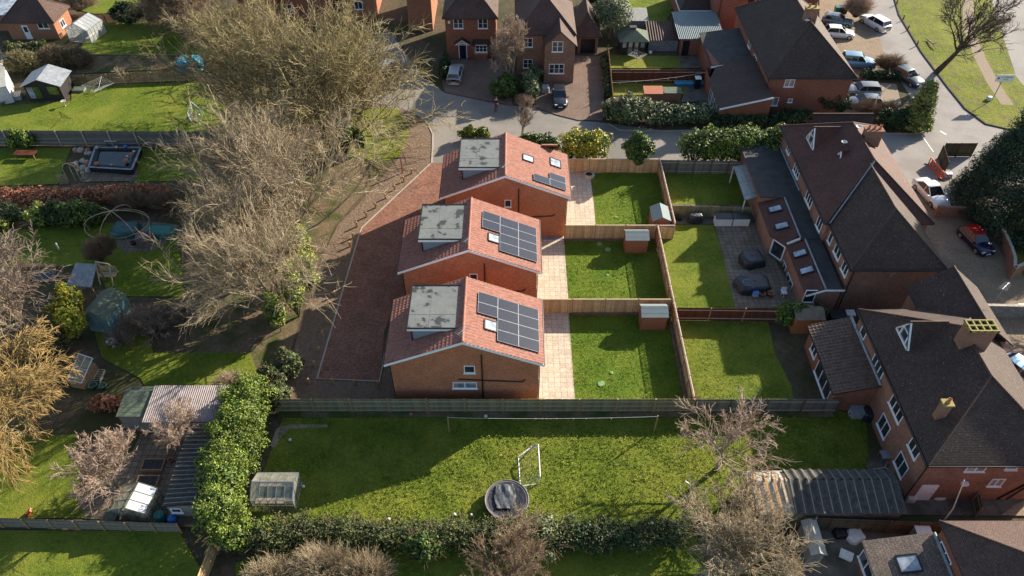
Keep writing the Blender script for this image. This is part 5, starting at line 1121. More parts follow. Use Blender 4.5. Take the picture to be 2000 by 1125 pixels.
# old garage with saggy fibre-cement roof
t=T('old_garage','low old garage with wide mossy grooved roof, pale planks across its left end','garage',(25,29))
x0,y0=G(1590,1004,0);x0=20.3;x1=26.8;ya=G(1700,1004,2.2)[1];yb=G(1680,916,2.4)[1]
ym=(ya+yb)/2+.6; w=MB(); w.box(16.9,x1-.15,ya+.15,yb-.15,0,2.15); t.part('wall',w,'concrete_dirty' if 'concrete_dirty' in MT else 'stone')
m=MB(); ribbed(m,(19.2,ya,2.2),(x1,ya,2.2),(x1,ym,2.75),(19.2,ym,2.75),rw=.62,ch=9,amp=.13,step=0,seg=10); ribbed(m,(x1,yb,2.25),(19.2,yb,2.25),(19.2,ym,2.75),(x1,ym,2.75),rw=.62,ch=9,amp=.13,step=0,seg=10); t.part('roof',m,'corrugated_mossy')
for k in range(12):
    m=MB(); xx=19.3+k*.63; m.bar((xx,ya,2.34),(xx,ym,2.89),.06,.05); m.bar((xx,ym,2.89),(xx,yb,2.37),.05,.04); t.part('roof_seam',m,'shed_grey')
m=MB(); m.slab([(16.7,ya,2.15),(19.2,ya,2.2),(19.2,ym,2.7),(16.7,ym,2.65)],.06); m.slab([(16.7,ym,2.65),(19.2,ym,2.7),(19.2,yb,2.2),(16.7,yb,2.15)],.06); t.part('patched_roof',m,'felt_light')
for xx in (17.1,17.8,18.4,18.9,19.25): m=MB(); m.bar((xx,ya+.1,2.3),(xx-.15,ym,2.8),.16,.05); m.bar((xx-.15,ym,2.8),(xx,yb-.3,2.3),.16,.05); t.part('plank',m,'post_orange' if xx<18.5 else 'timber_pale')
# yard things by the lower right house
x,y=G(1727,898); t=T('garden_table','cluttered small table against the west wall, lower right house','table',(x,y)); m=MB(); m.box(x-.5,x+.5,y-.35,y+.35,.7,.74); t.part('top',m,'lead')
for a in (-.45,.45):
    for b in (-.3,.3): m=MB(); m.tube([(x+a,y+b,0),(x+a,y+b,.7)],.025,5); t.part('leg',m,'lead')
thingbox('garden_bench','dark green garden bench by the wall corner of the lower right house','bench',(1742,950),.5,1.5,.45,'green_plastic')
m=MB(); m.tube([gp(1700,917,.9),gp(1728,913,1.0),gp(1738,917,.6)],.02,5); m.tube([gp(1728,913,1.0),gp(1734,900,.2)],.02,5); single('folded_airer',m,'white_dull','thin white folded airer leaning by the cluttered table','airer',gp(1700,917,0))
drape('covered_barbecue','round black covered barbecue beside the cluttered chest, below the extension','cover',(1696,815),1.3,1.1,.9,'dark_sheet',seed=8)
thingbox('storage_box','cluttered grey chest below the big-tiled extension wall','storage box',(1672,812),1.1,.8,.7,'grey_sheet',lidmat='lead'); pot('small white planter left of the grey chest',(1659,814),.2,.4,'white_dull')
drape('covered_pram','pinkish covered thing by the white back door','cover',(1776,978),.7,.5,.6,'offwhite',seed=9); drape('garden_cushion','crumpled white cloth on the ground right of the white back door','cloth',(1832,973),.9,.5,.35,'white_dull',seed=10)
# pole over the bottom fence
m=MB(); p=gp(1833,1030,0); m.tube([p,(p[0]-.05,p[1]+.02,2.6),(*G(1813,927,5.6)[:2],5.6)][:2]+[(p[0]-.2,p[1]+.6,5.3)],[.06,.045,.03],6); single('wooden_pole','' or m,'offwhite','tall thin weathered pole rising beside the orange-brown board fence','pole',p)
# bottom yard
drape('rubbish_bags','crumpled white plastic sheet beside black bags, bottom yard','sheet',(1667,1050),1.3,1.1,.55,'white_dull',seed=11,rz=.3); drape('rubbish_bags','black bags left of the white plastic sheet, bottom yard','bags',(1640,1045),1.1,.8,.55,'black',seed=12)
thingbox('cool_box','white box lid lying in the shaded bottom yard','box',(1650,1088),.8,.5,.35,'white_dull',rz=-.5)
x,y=G(1582,1085); shed('narrow pale-roofed store under the bare tree, bottom yard',x-.45,x+.45,y-.6,y+1.7,1.5,1.75,'y','shed_grey','felt_light',door='E',boards=False)
x,y=G(1792,1062); thingbox('garden_cupboard','grey cupboard with white top behind the bottom yard fence','cupboard',(1790,1056),1.0,.8,1.3,'shed_grey',lidmat='white_dull')
thingbox('planter','brown timber planter beside the white-topped cupboard','planter',(1812,1058),1.4,.6,.55,'shed_red',lidmat='bark_dark')
# ---------------------------------------------------------------- right side walls, barrier, sign
def wall_run(label,pts,h,th=.22,mat='brick_old',coping='stone',px=True,name='garden_wall'):
    P=[G(*q) for q in pts] if px else pts; t=T(name,label,'wall',P[0]); w=MB();c=MB()
    for a,b in zip(P,P[1:]):
        d=Vector((b[0]-a[0],b[1]-a[1])).normalized(); n_=Vector((-d.y,d.x))*th/2
        pr=[(a[0]+n_.x,a[1]+n_.y),(a[0]-n_.x,a[1]-n_.y),(b[0]-n_.x,b[1]-n_.y),(b[0]+n_.x,b[1]+n_.y)]; w.prism([pr[1],pr[2],pr[3],pr[0]],0,h)
        n_*=1.25; pr=[(a[0]+n_.x,a[1]+n_.y),(a[0]-n_.x,a[1]-n_.y),(b[0]-n_.x,b[1]-n_.y),(b[0]+n_.x,b[1]+n_.y)]; c.prism([pr[1],pr[2],pr[3],pr[0]],h,h+.06)
    t.part('wall',w,mat); t.part('coping',c,coping); return t
wall_run('orange-brown brick wall across the drive in front of the white saloon',[(1822,423),(1893,425),(1917,425)],1.3,mat='brick_orange',coping='brick_old')
wall_run('mossy brick wall running down beside the red-roofed car',[(1917,426),(1950,478),(1962,505),(1968,525),(1968,545)],1.5)
wall_run('brick pier end and low wall by the bright verge corner',[(1968,546),(1990,535)],1.5)
wall_run('grey rendered wall above the tree-shadowed right drive',[(1885,618),(1975,620),(2060,622)],1.5,mat='block_wall')
bin_('green-lidded white-topped bin on the right wall line',(1987,615),'grey_sheet','white_dull'); bin_('bin with green lid at the right edge behind the rendered wall',(1999,618),'green_plastic','green_plastic')
t=T('roadworks_barrier','orange plastic roadworks barrier leaning by the dark fence and conifer','barrier',G(1812,322)); a=Vector((*G(1812,322),0));b=Vector((*G(1838,352),0))
m=MB()
for z in (.12,.95): m.bar(a+Vector((0,0,z)),b+Vector((0,0,z)),.07,.14)
for i in range(9): p=a.lerp(b,i/8); m.bar(p+Vector((0,0,.12)),p+Vector((0,0,.95)),.09,.06)
t.part('panel',m,'orange_plastic'); m=MB(); m.bar(a+Vector((-.3,.2,.05)),a+Vector((.3,-.2,.05)),.12,.08); t.part('foot',m,'rubber'); m=MB(); m.bar(b+Vector((-.3,.2,.05)),b+Vector((.3,-.2,.05)),.12,.08); t.part('foot',m,'rubber')
drape('rubbish_bags','blue-grey bags at the foot of the orange barrier','bags',(1850,345),.9,.7,.5,'grey_sheet',seed=13)
# estate sign on a tall pole
xs,ys=G(1938,195); t=T('road_sign','white sign board on a tall post on the verge by the junction','sign',(xs,ys)); zt=3.4
m=MB(); m.tube([(xs,ys,0),(xs,ys,zt)],.05,8); t.part('post',m,'lead'); m=MB(); m.box(xs-.95,xs+1.25,ys-.1,ys-.06,zt-.85,zt+.05); bd=t.part('board',m,'white')
def text(parent,s,loc,size,mat,rz=0,t=None,ext=.004):
    c=bpy.data.curves.new('lettering','FONT'); c.body=s; c.size=size; c.extrude=ext; c.align_x='CENTER'; c.align_y='CENTER'
    tmp=bpy.data.objects.new('tmp',c); COL.objects.link(tmp); dg=bpy.context.evaluated_depsgraph_get(); me=bpy.data.meshes.new_from_object(tmp.evaluated_get(dg)); bpy.data.objects.remove(tmp)
    me.materials.clear(); me.materials.append(MT[mat]); o=link('lettering',me,parent); o.location=Vector(loc)-Vector(t.loc); o.rotation_euler=(R(90),0,rz); return o
m=MB(); m.box(xs-.35,xs-.05,ys-.108,ys-.1,zt-.30,zt-.20); m.box(xs+.05,xs+1.05,ys-.108,ys-.1,zt-.30,zt-.20); link('text_line',m.mesh('text_line','lead',t.loc),bd)
text(bd,'Park',(xs+.3,ys-.105,zt-.56),.32,'lead',t=t)
m=MB(); m.lathe(0,0,[(.001,0),(.14,0),(.14,.01),(.001,.012)],12); o=link('emblem',m.mesh('emblem','blue_plastic'),bd); o.location=(-.62,-.1,zt-.38); o.rotation_euler[0]=R(90)
x,y=G(1930,200); drape('rubbish_bags','pale bag of litter at the base of the sign post','bags',(1931,195),.6,.5,.45,'white_dull',seed=14)
m=MB(); a,b,c=gp(1812,78,.15),gp(1822,85,.3),gp(1828,95,.2)
m.tube([a,b,c],[.1,.08,.05],6); m.tube([b,gp(1832,84,.6)],[.06,.03],5); m.tube([a,gp(1806,74,.3)],[.07,.03],5); single('fallen_branch',m,'bark_pale','broken pale branch lying on the verge left of the roadside tree','branch',a)
gb='verge posts along the main road kerb'
for i,q in enumerate([(1742,12),(1755,42),(1764,62),(1782,92)]):
    post_thing('verge_post',['dark verge post nearest the top edge of the main road','second dark verge post down the main road kerb','third dark verge post down the main road kerb','fourth dark verge post down the main road kerb, nearest the roadside tree'][i],'post',(q[0]+8,q[1]-2),.8,.12,'bark_dark',gb)
bin_('left dark wheeled bin beside the glinting car at the top',(1632,26),'green_plastic','green_plastic'); bin_('middle black wheeled bin beside the glinting car at the top',(1640,26),'black'); bin_('right black wheeled bin beside the glinting car at the top',(1648,27),'black')
m=MB(); a=gp(1697,234,0); m.tube([(a[0],a[1],3.2),(a[0]+1.6,a[1]+1.2,4.0)],.05,6); m.tube([(a[0],a[1],0),(a[0],a[1],3.2)],.05,6); single('bracket_pole',m,'offwhite','short pale leaning pole above the small tiled roof by the twiggy shrub','pole',a)
# ---------------------------------------------------------------- top middle garden
x,y=G(1235,108); t=T('summerhouse','hexagonal-looking green-roofed summerhouse with glazed doors, top garden','summerhouse',(x,y)); a=1.65
m=MB(); P8=[(x-a,y),(x+a,y),(x+a+.1,y+2.6),(x-a-.1,y+2.6)]; m.prism(P8,0,2.1); t.part('wall',m,'shed_black')
m=MB(); zt=3.3; e=[(x-a-.35,y-.35,2.1),(x+a+.35,y-.35,2.1),(x+a+.45,y+2.9,2.1),(x-a-.45,y+2.9,2.1)]; c_=(x-.1,y+1.4,zt)
for i in range(4): m.slab([e[i],e[(i+1)%4],c_],.08)
t.part('roof',m,'felt_green'); m=MB(); m.box(x-.45,x+.25,y+1.1,y+1.6,3.0,3.35); m.box(x-.55,x+.35,y+1.0,y+1.7,3.35,3.42); t.part('roof_cupola',m,'felt_dark')
for k in range(4): window(t,'S',(x-1.2+k*.8,1.5),y,.66,.9,1,sill=False,glass='glass_net',frame='shed_black')
for k in (1,2): m=MB(); m.box(x-1.5+k*.8,x-.9+k*.8,y-.04,y,.1,1.0); t.part('door',m,'shed_grey')
x,y=G(1233,70); shed('grey-felted large shed roof directly behind the summerhouse',x-2.4,x+2.0,y-.2,y+3.0,2.3,2.8,'x','shed_grey','felt_light',door=None,ridge=.9)
x0,y0=G(1265,100);x1,_=G(1322,100); t=T('lean_to','low workshop with stripy ribbed brown roof and grey block wall','workshop',(x0,y0)); walls(t,x0,x1,y0,y0+3.6,1.5,'block_wall')
m=MB(); ribbed(m,(x0-.15,y0-.15,1.55),(x1+.1,y0-.15,1.55),(x1+.1,y0+3.8,2.4),(x0-.15,y0+3.8,2.4),rw=.36,ch=9,amp=.09,step=0,seg=8); t.part('roof',m,'roof_brown')
rotary('rotary dryer tilted on the shaded lawn before the summerhouse',(1243,124),1.4,1.3,rz=.1,tilt=-.1)
ball('white round float on the shaded lawn by the block wall',(1270,106),.25,'white_dull',None)
for i,(q,mm) in enumerate((((1374,113),'green_plastic'),((1384,114),'green_plastic'),((1394,112),'green_plastic'))): bin_(['left dark green wheeled bin under the outbuilding window','middle dark green wheeled bin under the outbuilding window','right dark green wheeled bin under the outbuilding window'][i],q,mm)
a=gp(1194,158,1.9);b=gp(1384,142,1.9); t=T('washing_line','washing line with a few pegs across the red-brown fence, top garden','washing line',a[:2]); 
m=MB(); m.tube([(a[0],a[1]-.6,0),(a[0],a[1]-.6,2.1)],.05,6); t.part('post',m,'fence_post'); P_=[(a[0]+(b[0]-a[0])*u,a[1]-.6+(b[1]-a[1]+.6)*u,2.0-.5*u*(1-u)*2) for u in np.linspace(0,1,13)]; line(t,P_,.022,'offwhite'); m=MB()
for k in (1,3,5,7,8): m.box(P_[k][0]-.03,P_[k][0]+.03,P_[k][1]-.02,P_[k][1]+.02,P_[k][2]-.25,P_[k][2])
t.part('pegs',m,'offwhite')
thingbox('sand_tray','long bright blue tray in front of the red-brown fence','tray',(1357,167),5.2,.6,.35,'blue_plastic',lidmat='cyan_plastic'); thingbox('garden_cupboard','dark bin with white laundry on top beside the blue tray','bin',(1360,172),.7,.7,1.4,'black',lidmat='white_dull')
x,y=G(1283,198); t=T('log_store','low red tiled store with grey lid behind the clipped hedge','store',(x,y)); walls(t,x-1.6,x+2.8,y,y+1.3,1.1,'brick_orange'); m=MB(); m.slab([(x-1.7,y-.1,1.1),(x+.7,y-.1,1.1),(x+.7,y+1.4,1.35),(x-1.7,y+1.4,1.35)],.05); t.part('roof',m,'terracotta'); m=MB(); m.box(x+.75,x+2.9,y-.1,y+1.4,1.1,1.2); t.part('lid',m,'felt_green')
# ---------------------------------------------------------------- upper left gardens
x,y=G(164,84); greenhouse('clear glass greenhouse on the lawn beside the bungalow',x-1.7,x+1.7,y,y+3.4,1.9,2.8,'y',rz=-.22)
x,y=G(92,196); t=shed('black summerhouse with grey roof and lit yellow-green panes',x-2.1,x+2.1,y,y+3.2,2.1,2.95,'y','shed_black','lead',rz=.06,door=None,over=.35,name='summerhouse')
for k,(xx,w_,mt) in enumerate(((-1.5,.7,'glass_pale'),(-.7,.75,'glass_green'),(1.2,1.2,'glass_green'))):
    m=MB(); m.box(xx-w_/2,xx+w_/2,-1.66,-1.61,.35 if k<2 else .8,1.85); o=t.part('window',m,mt,local=True)
x,y=G(20,196); thingbox('garden_clutter','heap of pale garden pots and bags left of the black summerhouse','clutter',(32,192),1.4,1.2,.5,'grey_sheet',lidmat='stone',rz=.3); pot('pale tub at the left edge by the grey patio',(4,205),.5,.5,'grey_sheet'); 
t=T('garden_shed','pale-roofed shed corner at the left edge below the red gravel','shed',G(-10,185)); p=[(*G(-20,176,2.2),2.2),(*G(12,168,2.2),2.2),(*G(8,130,2.6),2.6),(*G(-25,120,2.6),2.6)]; m=MB(); m.slab(p,.1); t.part('roof',m,'felt_light'); m=MB(); m.prism([(q[0],q[1]) for q in p],0,2.15); t.part('wall',m,'white_dull')
rotary('rotary washing dryer standing on the upper left lawn',(208,204),2.7,1.9,rz=.15,tilt=.05)
x,y=G(372,190); post_thing('timber_post','leaning thin grey post on the upper lawn above the small goal','post',(370,190),1.9,.09,'fence_grey',lean=.12)
x,y=G(128,208); t=T('bird_bath','small pale bird bath on the upper left lawn','bird bath',(x,y)); m=MB(); m.lathe(x,y,[(.18,0),(.06,.15),(.06,.6),(.3,.72),(.32,.78),(.26,.75),(.01,.7)],14); t.part('basin',m,'stone')
thingbox('compost_bin','low teal tray and red bucket behind the rotary dryer','tray',(156,178),1.4,.8,.3,'felt_grey',lidmat='felt_green'); drape('turquoise_cover','turquoise rounded cover at the end of the picket fence','cover',(373,132),3.4,2.6,1.3,'cyan_plastic',seed=15)
m=MB()
rd=random.Random(9); t=T('rockery','ring of pale rocks around the red gravel at the left edge','rockery',G(30,110))
for i in range(14):
    q=(2+i*2.6,128-i*2.2+rd.uniform(-3,3)); x,y=G(*q); r=rd.uniform(.22,.4); m=MB(); m.lathe(x,y,[(r,0),(r*1.05,r*.4),(r*.7,r*.85),(.01,r)],7); t.part('rock',m,'stone')
sheet('gravel_patch',[(-60,100),(20,96),(42,103),(22,122),(2,132),(-60,140)],'gravel',layer=2)
# picnic table / bench
x,y=G(52,312); t=T('garden_table','brown slatted table casting shade on the left lawn','table',(x,y)); m=MB()
for k in range(5): m.box(x-1.2,x+1.2,y-.1+k*.19,y+.06+k*.19,.70,.74)
t.part('top',m,'fence_redbrown')
for a_ in (-1.0,1.0):
    for b_ in (0,.75): m=MB(); m.box(x+a_-.04,x+a_+.04,y+b_-.04,y+b_+.04,0,.7); t.part('leg',m,'timber')
# raised pond
A_=gp(175,330,0); t=T('raised_pond','raised rectangular pond with dark block walls and scattered ornaments','pond',A_[:2]); q=[gp(173,326,.75),gp(257,331,.75),gp(275,288,.75),gp(186,288,.75)]
qi=[gp(187,321,.75),gp(251,325,.75),gp(264,292,.75),gp(194,292,.75)]
m=MB()
for i in range(4):
    j=(i+1)%4; a,b,c,d=q[i],q[j],qi[j],qi[i]; vs=[(p_[0],p_[1],0) for p_ in (a,b,c,d)]+[(p_[0],p_[1],.75) for p_ in (a,b,c,d)]; m.add(vs,[(4,5,6,7),(0,1,5,4),(2,3,7,6),(1,2,6,5),(3,0,4,7)])
t.part('surround',m,'shed_black'); m=MB(); m.poly([(p_[0],p_[1],.62) for p_ in qi]); t.part('water',m,'water')
m=MB(); c=[(p_[0],p_[1],.76) for p_ in q]
for i in range(4): m.bar(c[i],c[(i+1)%4],.22,.03)
t.part('coping',m,'lead')
for k,(qq,mt,r_) in enumerate((((190,322),'terracotta',.3),((247,316),'terracotta',.3),((218,323),'stone',.16),((249,306),'white_dull',.14),((262,297),'white_dull',.16),((246,288),'blue_plastic',.25),((228,289),'stone',.22),((258,303),'terracotta',.25),((190,290),'grey_sheet',.25))):
    x,y=G(qq[0],qq[1],.75); m=MB(); m.lathe(x,y,[(r_*.7,.78),(r_,.78+r_*.5),(r_*.6,.78+r_*1.0),(.01,.78+r_*1.2)],9); single('garden_ornament',m,mt,['orange toad-like ornament on the near left pond edge','orange-brown ornament inside the near right pond corner','small grey ornament in the middle of the near pond edge','little white ornament on the right pond edge','white ornament at the far right pond corner','bright blue ornament at the far edge of the pond','grey stone ornament at the far edge of the pond','brown ornament on the right pond edge below the white one','grey tub at the far left pond corner'][k],'ornament',(x,y,.75),'ornaments around the raised pond')
t=T('garden_table','white garden table and dark chairs behind the raised pond','table',G(222,283)); x,y=G(222,283); m=MB(); m.box(x-.7,x+.7,y-.4,y+.4,.7,.74); t.part('top',m,'white_dull')
for a_ in (-.6,.6):
    for b_ in (-.3,.3): m=MB(); m.box(x+a_-.03,x+a_+.03,y+b_-.03,y+b_+.03,0,.7); t.part('leg',m,'steel')
thingbox('garden_cupboard','dark wicker box behind the raised pond','box',(242,281),1.6,.7,.7,'shed_black',lidmat='felt_dark')
# arch
t=T('garden_arch','pale timber arch with lattice leaning at the rockery left of the pond','arch',G(140,356)); 
for dx,dy in ((0,0),(14,-2)):
    a=Vector(gp(134+dx,354+dy,0));b=Vector(gp(158+dx*.6,352+dy,0)); P_=[a]+[a.lerp(b,.5-.5*math.cos(u))+Vector((0,0,1.5+.75*math.sin(u))) for u in np.linspace(0,math.pi,9)]+[b]; m=MB(); m.tube(P_,.05,5); t.part('hoop',m,'timber_pale')
m=MB(); a=Vector(gp(118,360,0));b=Vector(gp(134,358,0))
for k in range(7): u=k/6; m.bar(a.lerp(b,u)+zz*.02,a.lerp(b,u)+zz*1.2,.03,.03); m.bar(a+zz*(1.2*u+.02),b+zz*(1.2*u+.02),.03,.03)
t.part('trellis',m,'timber_pale')
rd=random.Random(4); t=T('rockery','heap of pale rocks and terracotta beside the raised pond','rockery',G(160,320))
for i in range(22):
    q=(150+rd.uniform(-8,26),322+rd.uniform(-32,22)); x,y=G(*q); r=rd.uniform(.2,.42); m=MB(); m.lathe(x,y,[(r,0),(r*1.05,r*.5),(r*.6,r*1.0),(.01,r*1.1)],6); t.part('rock',m,'stone' if i%4 else 'terracotta')
# domed frame
x,y=G(236,452); t=T('domed_frame','open dome of bent pale hoops over a dark pool cover','frame',(x,y)); rD=3.1
m=MB(); n=28; m.tube([(x+rD*math.cos(6.283*i/n),y+rD*.75*math.sin(6.283*i/n),1.0) for i in range(n)],.045,5,closed=True); t.part('hoop',m,'twig_pale')
for k in range(3):
    a=k*1.047+.3; m=MB(); m.tube([(x+rD*math.cos(a)*math.cos(u),y+rD*.75*math.sin(a)*math.cos(u),1.0+1.6*math.sin(u)) for u in np.linspace(0,math.pi,13)],.04,5); t.part('hoop',m,'twig_pale')
for k in range(6): a=k*1.047; m=MB(); m.tube([(x+rD*math.cos(a),y+rD*.75*math.sin(a),1.0),(x+rD*math.cos(a),y+rD*.75*math.sin(a),0)],.035,5); t.part('leg',m,'twig_pale')
drape('pool_cover','dark teal pool cover inside the domed frame','cover',(247,455),2.8,2.2,.8,'teal_sheet',seed=16); drape('pool_cover','bright teal crumpled cover right of the domed frame','cover',(313,458),3.4,1.7,.7,'green_plastic',seed=17)
drape('stone_heap','brown rounded tent-like cover between the teal covers and lawn','cover',(287,474),1.8,1.4,1.1,'bark_plum',seed=18); pot('black pot on the soil below the dark teal cover',(262,478),.25,.35,'black')
post_thing('timber_post','short white marker post with dark top on the striped lawn','post',(116,488),.9,.13,'white_dull')
m=MB(); P_=[gp(28,415,.4),gp(34,408,1.3),gp(44,416,1.0),gp(60,427,.3)]; m.tube(P_,.03,5); m.tube([gp(28,415,.4),gp(40,414,1.5),gp(62,428,.2)],.025,5); m.tube([gp(30,409,1.1),gp(44,420,.9)],.02,5); single('wire_cloche','' or m,'steel','bent pale wire hoop in the left border shrubs','hoop',P_[0])
# blue-grey pergola roof and swing frame
t=T('log_shelter','blue-grey sheet roof shelter beside the timber swing frame','shelter',G(160,560)); p=[(*G(129,557,1.7),1.7),(*G(178,561,1.7),1.7),(*G(189,516,2.2),2.2),(*G(149,513,2.2),2.2)]; m=MB(); m.slab(p,.06); t.part('roof',m,'lead')
m=MB()
for k in range(9): u=k/8; a=V_(p[0],p[1],u);b=V_(p[3],p[2],u); m.bar([a[0],a[1],a[2]+.01],[b[0],b[1],b[2]+.01],.03,.02)
t.part('roof_seams',m,'felt_grey')
for q in p: m=MB(); m.box(q[0]-.06,q[0]+.06,q[1]-.06,q[1]+.06,0,q[2]-.04); t.part('post',m,'timber')
t=T('garden_swing','pale timber swing seat frame beside the blue-grey shelter','swing seat',G(212,552)); 
L4=[gp(196,556,0),gp(222,560,0),gp(232,532,0),gp(208,528,0)]; tp=[Vector((*L4[0][:2],2.0))*.5+Vector((*L4[3][:2],2.0))*.5,Vector((*L4[1][:2],2.0))*.5+Vector((*L4[2][:2],2.0))*.5]
for i,l in enumerate(L4): m=MB(); m.bar(l,tp[0] if i in (0,3) else tp[1],.1,.1); t.part('leg',m,'timber_pale')
m=MB(); m.bar(tp[0],tp[1],.1,.1); t.part('beam',m,'timber_pale'); m=MB(); c=(tp[0]+tp[1])/2
for k in range(6): m.box(c.x-.8,c.x+.8,c.y-.3+k*.12,c.y-.22+k*.12,.5,.53)
for k in range(5): m.box(c.x-.8,c.x+.8,c.y+.42,c.y+.45,.6+k*.13,.68+k*.13)
t.part('seat',m,'timber_pale')
m=MB(); x,y=G(80,540); 
sheet('pond',[(58,530),(112,526),(110,546),(95,552),(62,548)],'water',layer=4)
# blue-green shed, cold frame, ladder, bits
x,y=G(207,652); shed('blue-green shed with grey-green roof beside the yellow shrub',x-1.15,x+1.15,y+.1,y+3.0,2.0,2.7,'y','shed_blue','felt_green',rz=-.22,door='S',boards=True)
p=[gp(131,742,.9),gp(159,748,.9),gp(181,700,1.5),gp(154,691,1.5)]; t=T('cold_frame','tilted glazed cold frame with white edges below the yellow shrub','cold frame',p[0][:2]); m=MB(); m.slab(p,.04); t.part('glazing',m,'glasshouse_dirty'); m=MB()
for i in range(4): m.bar(p[i],p[(i+1)%4],.07,.06)
a=V_(p[0],p[3],.5);b=V_(p[1],p[2],.5); m.bar(a,b,.04,.05); a=V_(p[0],p[1],.5);b=V_(p[3],p[2],.5); m.bar(a,b,.04,.05); t.part('frame',m,'white_dull'); m=MB(); m.prism([(q[0],q[1]) for q in p],0,.85); t.part('base',m,'timber')
a=Vector(gp(181,743,.1));b=Vector(gp(192,722,.6)); d=Vector((.55,0,0)); m=MB(); m.bar(a,b,.05,.06); m.bar(a+d,b+d,.05,.06)
for k in range(6): m.bar(a.lerp(b,k/5),a.lerp(b,k/5)+d,.04,.04)
single('ladder',m,'timber_pale','short pale ladder lying beside the cold frame','ladder',a)
m=MB(); m.bar(gp(195,748,.05),gp(205,724,.3),.12,.05); single('plank',m,'timber_pale','pale plank beside the short ladder','plank',gp(195,748,0))
pot('left teal plastic tub below the ladder',(184,758),.33,.4,'green_plastic'); pot('right teal plastic tub below the ladder',(203,758),.3,.35,'green_plastic')
x,y=G(223,678); t=T('bird_bath','pale round bird bath below the blue-green shed','bird bath',(x,y)); m=MB(); m.lathe(x,y,[(.2,0),(.07,.15),(.07,.6),(.38,.75),(.4,.82),(.32,.78),(.01,.74)],16); t.part('basin',m,'white_dull')
# sheds around the paved yard
x0,y0=G(256,838,0);x1,_=G(299,845,0)
t=shed('green-felted shed left of the corrugated roof, top of the paved yard',x0-.3,x1-.1,y0-.1,y0+2.6,1.9,2.15,'x','shed_grey','felt_green',door=None,ridge=.75)
x0,y0=G(303,850,0);x1,_=G(352,850,0); xe,_=G(450,845,0)
t=T('corrugated_shed','long shed with glaring corrugated roof beside the laurel hedge','shed',(x0,y0)); walls(t,x0,x1,y0,y0+3.0,1.95,'shed_grey'); walls(t,x1,xe,y0+1.8,y0+3.0,1.95,'shed_grey',name='rear_wall')
m=MB(); ribbed(m,(x0-.2,y0-.25,2.05),(xe,y0-.25,2.05),(xe,y0+3.0,2.35),(x0-.2,y0+3.0,2.35),rw=.16,ch=9,amp=.035,step=0,seg=6); t.part('roof',m,'corrugated')
for xx in (x1+1.6,xe-.2): m=MB(); m.box(xx-.06,xx+.06,y0-.1,y0+.02,0,2.0); t.part('post',m,'timber')
p=[(*G(318,990,2.0),2.0),(*G(383,985,2.3),2.3),(*G(420,826,2.3),2.3),(*G(372,826,2.0),2.0)]
t=T('long_shed','long dark shed with grooved mossy roof running beside the laurel hedge','shed',p[0][:2]); m=MB(); ribbed(m,p[3],p[0],p[1],p[2],rw=.55,ch=9,amp=.13,step=0,seg=8); m.slab([(a,b,c-.02) for a,b,c in p],.04,1); t.part('roof',m,['corrugated_mossy','felt_dark'])
for k in range(19):
    u=(k+.5)/19; a=V_(p[0],p[3],u);b=V_(p[1],p[2],u); m=MB(); m.bar([a[0],a[1],a[2]+.14],[b[0],b[1],b[2]+.14],.045,.04); t.part('roof_seam',m,'shed_grey')
q=[(a,b) for a,b,c in p]; m=MB(); m.prism([(q[0][0]+.15,q[0][1]+.1),(q[1][0],q[1][1]+.1),(q[2][0],q[2][1]-.1),(q[3][0]+.15,q[3][1]-.1)],0,1.93); t.part('wall',m,'shed_grey'); xw,zw=GY(345,997,q[0][1]+.1); window(t,'S',(xw,1.35),q[0][1]+.1,.75,.55,1,glass='glass')
x,y=G(268,1018); greenhouse('small polycarbonate greenhouse with brilliant white roof panes, bottom left',x-1.2,x+1.25,y-.1,y+1.9,1.5,2.05,'y','glasshouse_dirty',frame='felt_green',rz=-.12,bright='poly_white')
x,y=G(319,1018); t=T('water_butt','green barrel water butt beside the long shed end','barrel',(x,y)); m=MB(); m.lathe(x,y,[(.28,0),(.36,.3),(.38,.55),(.33,.95),(.33,1.0),(.28,1.0),(.27,.85),(.01,.85)],18); t.part('barrel',m,'green_plastic')
x,y=G(342,1022); t=T('water_butt','dark blue barrel right of the green water butt','barrel',(x,y)); m=MB(); m.lathe(x,y,[(.27,0),(.3,.3),(.3,.8),(.24,.85),(.01,.86)],18); t.part('barrel',m,'blue_plastic')
thingbox('compost_bin','pale green compost box left of the white-roofed greenhouse','box',(224,1016),.8,.8,.7,'felt_green'); thingbox('crate','dark crates piled at the foot of the laurel by the long shed','crates',(366,1020),1.6,.7,.4,'timber',lidmat='fence_old')
for k,q in enumerate(((302,912),(291,945))):
    x,y=G(*q); t=T('raised_bed',['upper dark raised bed with grey sheet on the paved yard','lower dark raised bed with grey sheet on the paved yard'][k],'raised bed',(x,y),'raised beds on the paved yard'); m=MB(); 
    for a,b,c,d in ((-.8,.8,-.5,-.42),(-.8,.8,.42,.5),(-.8,-.72,-.42,.42),(.72,.8,-.42,.42)): m.box(x+a,x+b,y+c,y+d,0,.4)
    t.part('frame',m,'timber'); m=MB(); nx_=12; rd=np.random.RandomState(k); vs=[(x-.72+1.44*i/11,y-.42+.84*j/11,.33+rd.normal(0,.03)) for j in range(12) for i in range(12)]; m.add(vs,[(j*12+i,j*12+i+1,(j+1)*12+i+1,(j+1)*12+i) for i in range(11) for j in range(11)]); t.part('sheet',m,'dark_sheet')
pot('terracotta pot right of the upper raised bed',(335,902),.2,.3); m=MB(); a=gp(52,1004,.1); m.bar(a,gp(60,996,.5),.3,.12); m.bar(gp(55,1000,.3),gp(58,1008,.1),.14,.1); single('log_pile',m,'red_plastic','orange-red broken ornament on the lower left lawn by the fence','ornament',a)
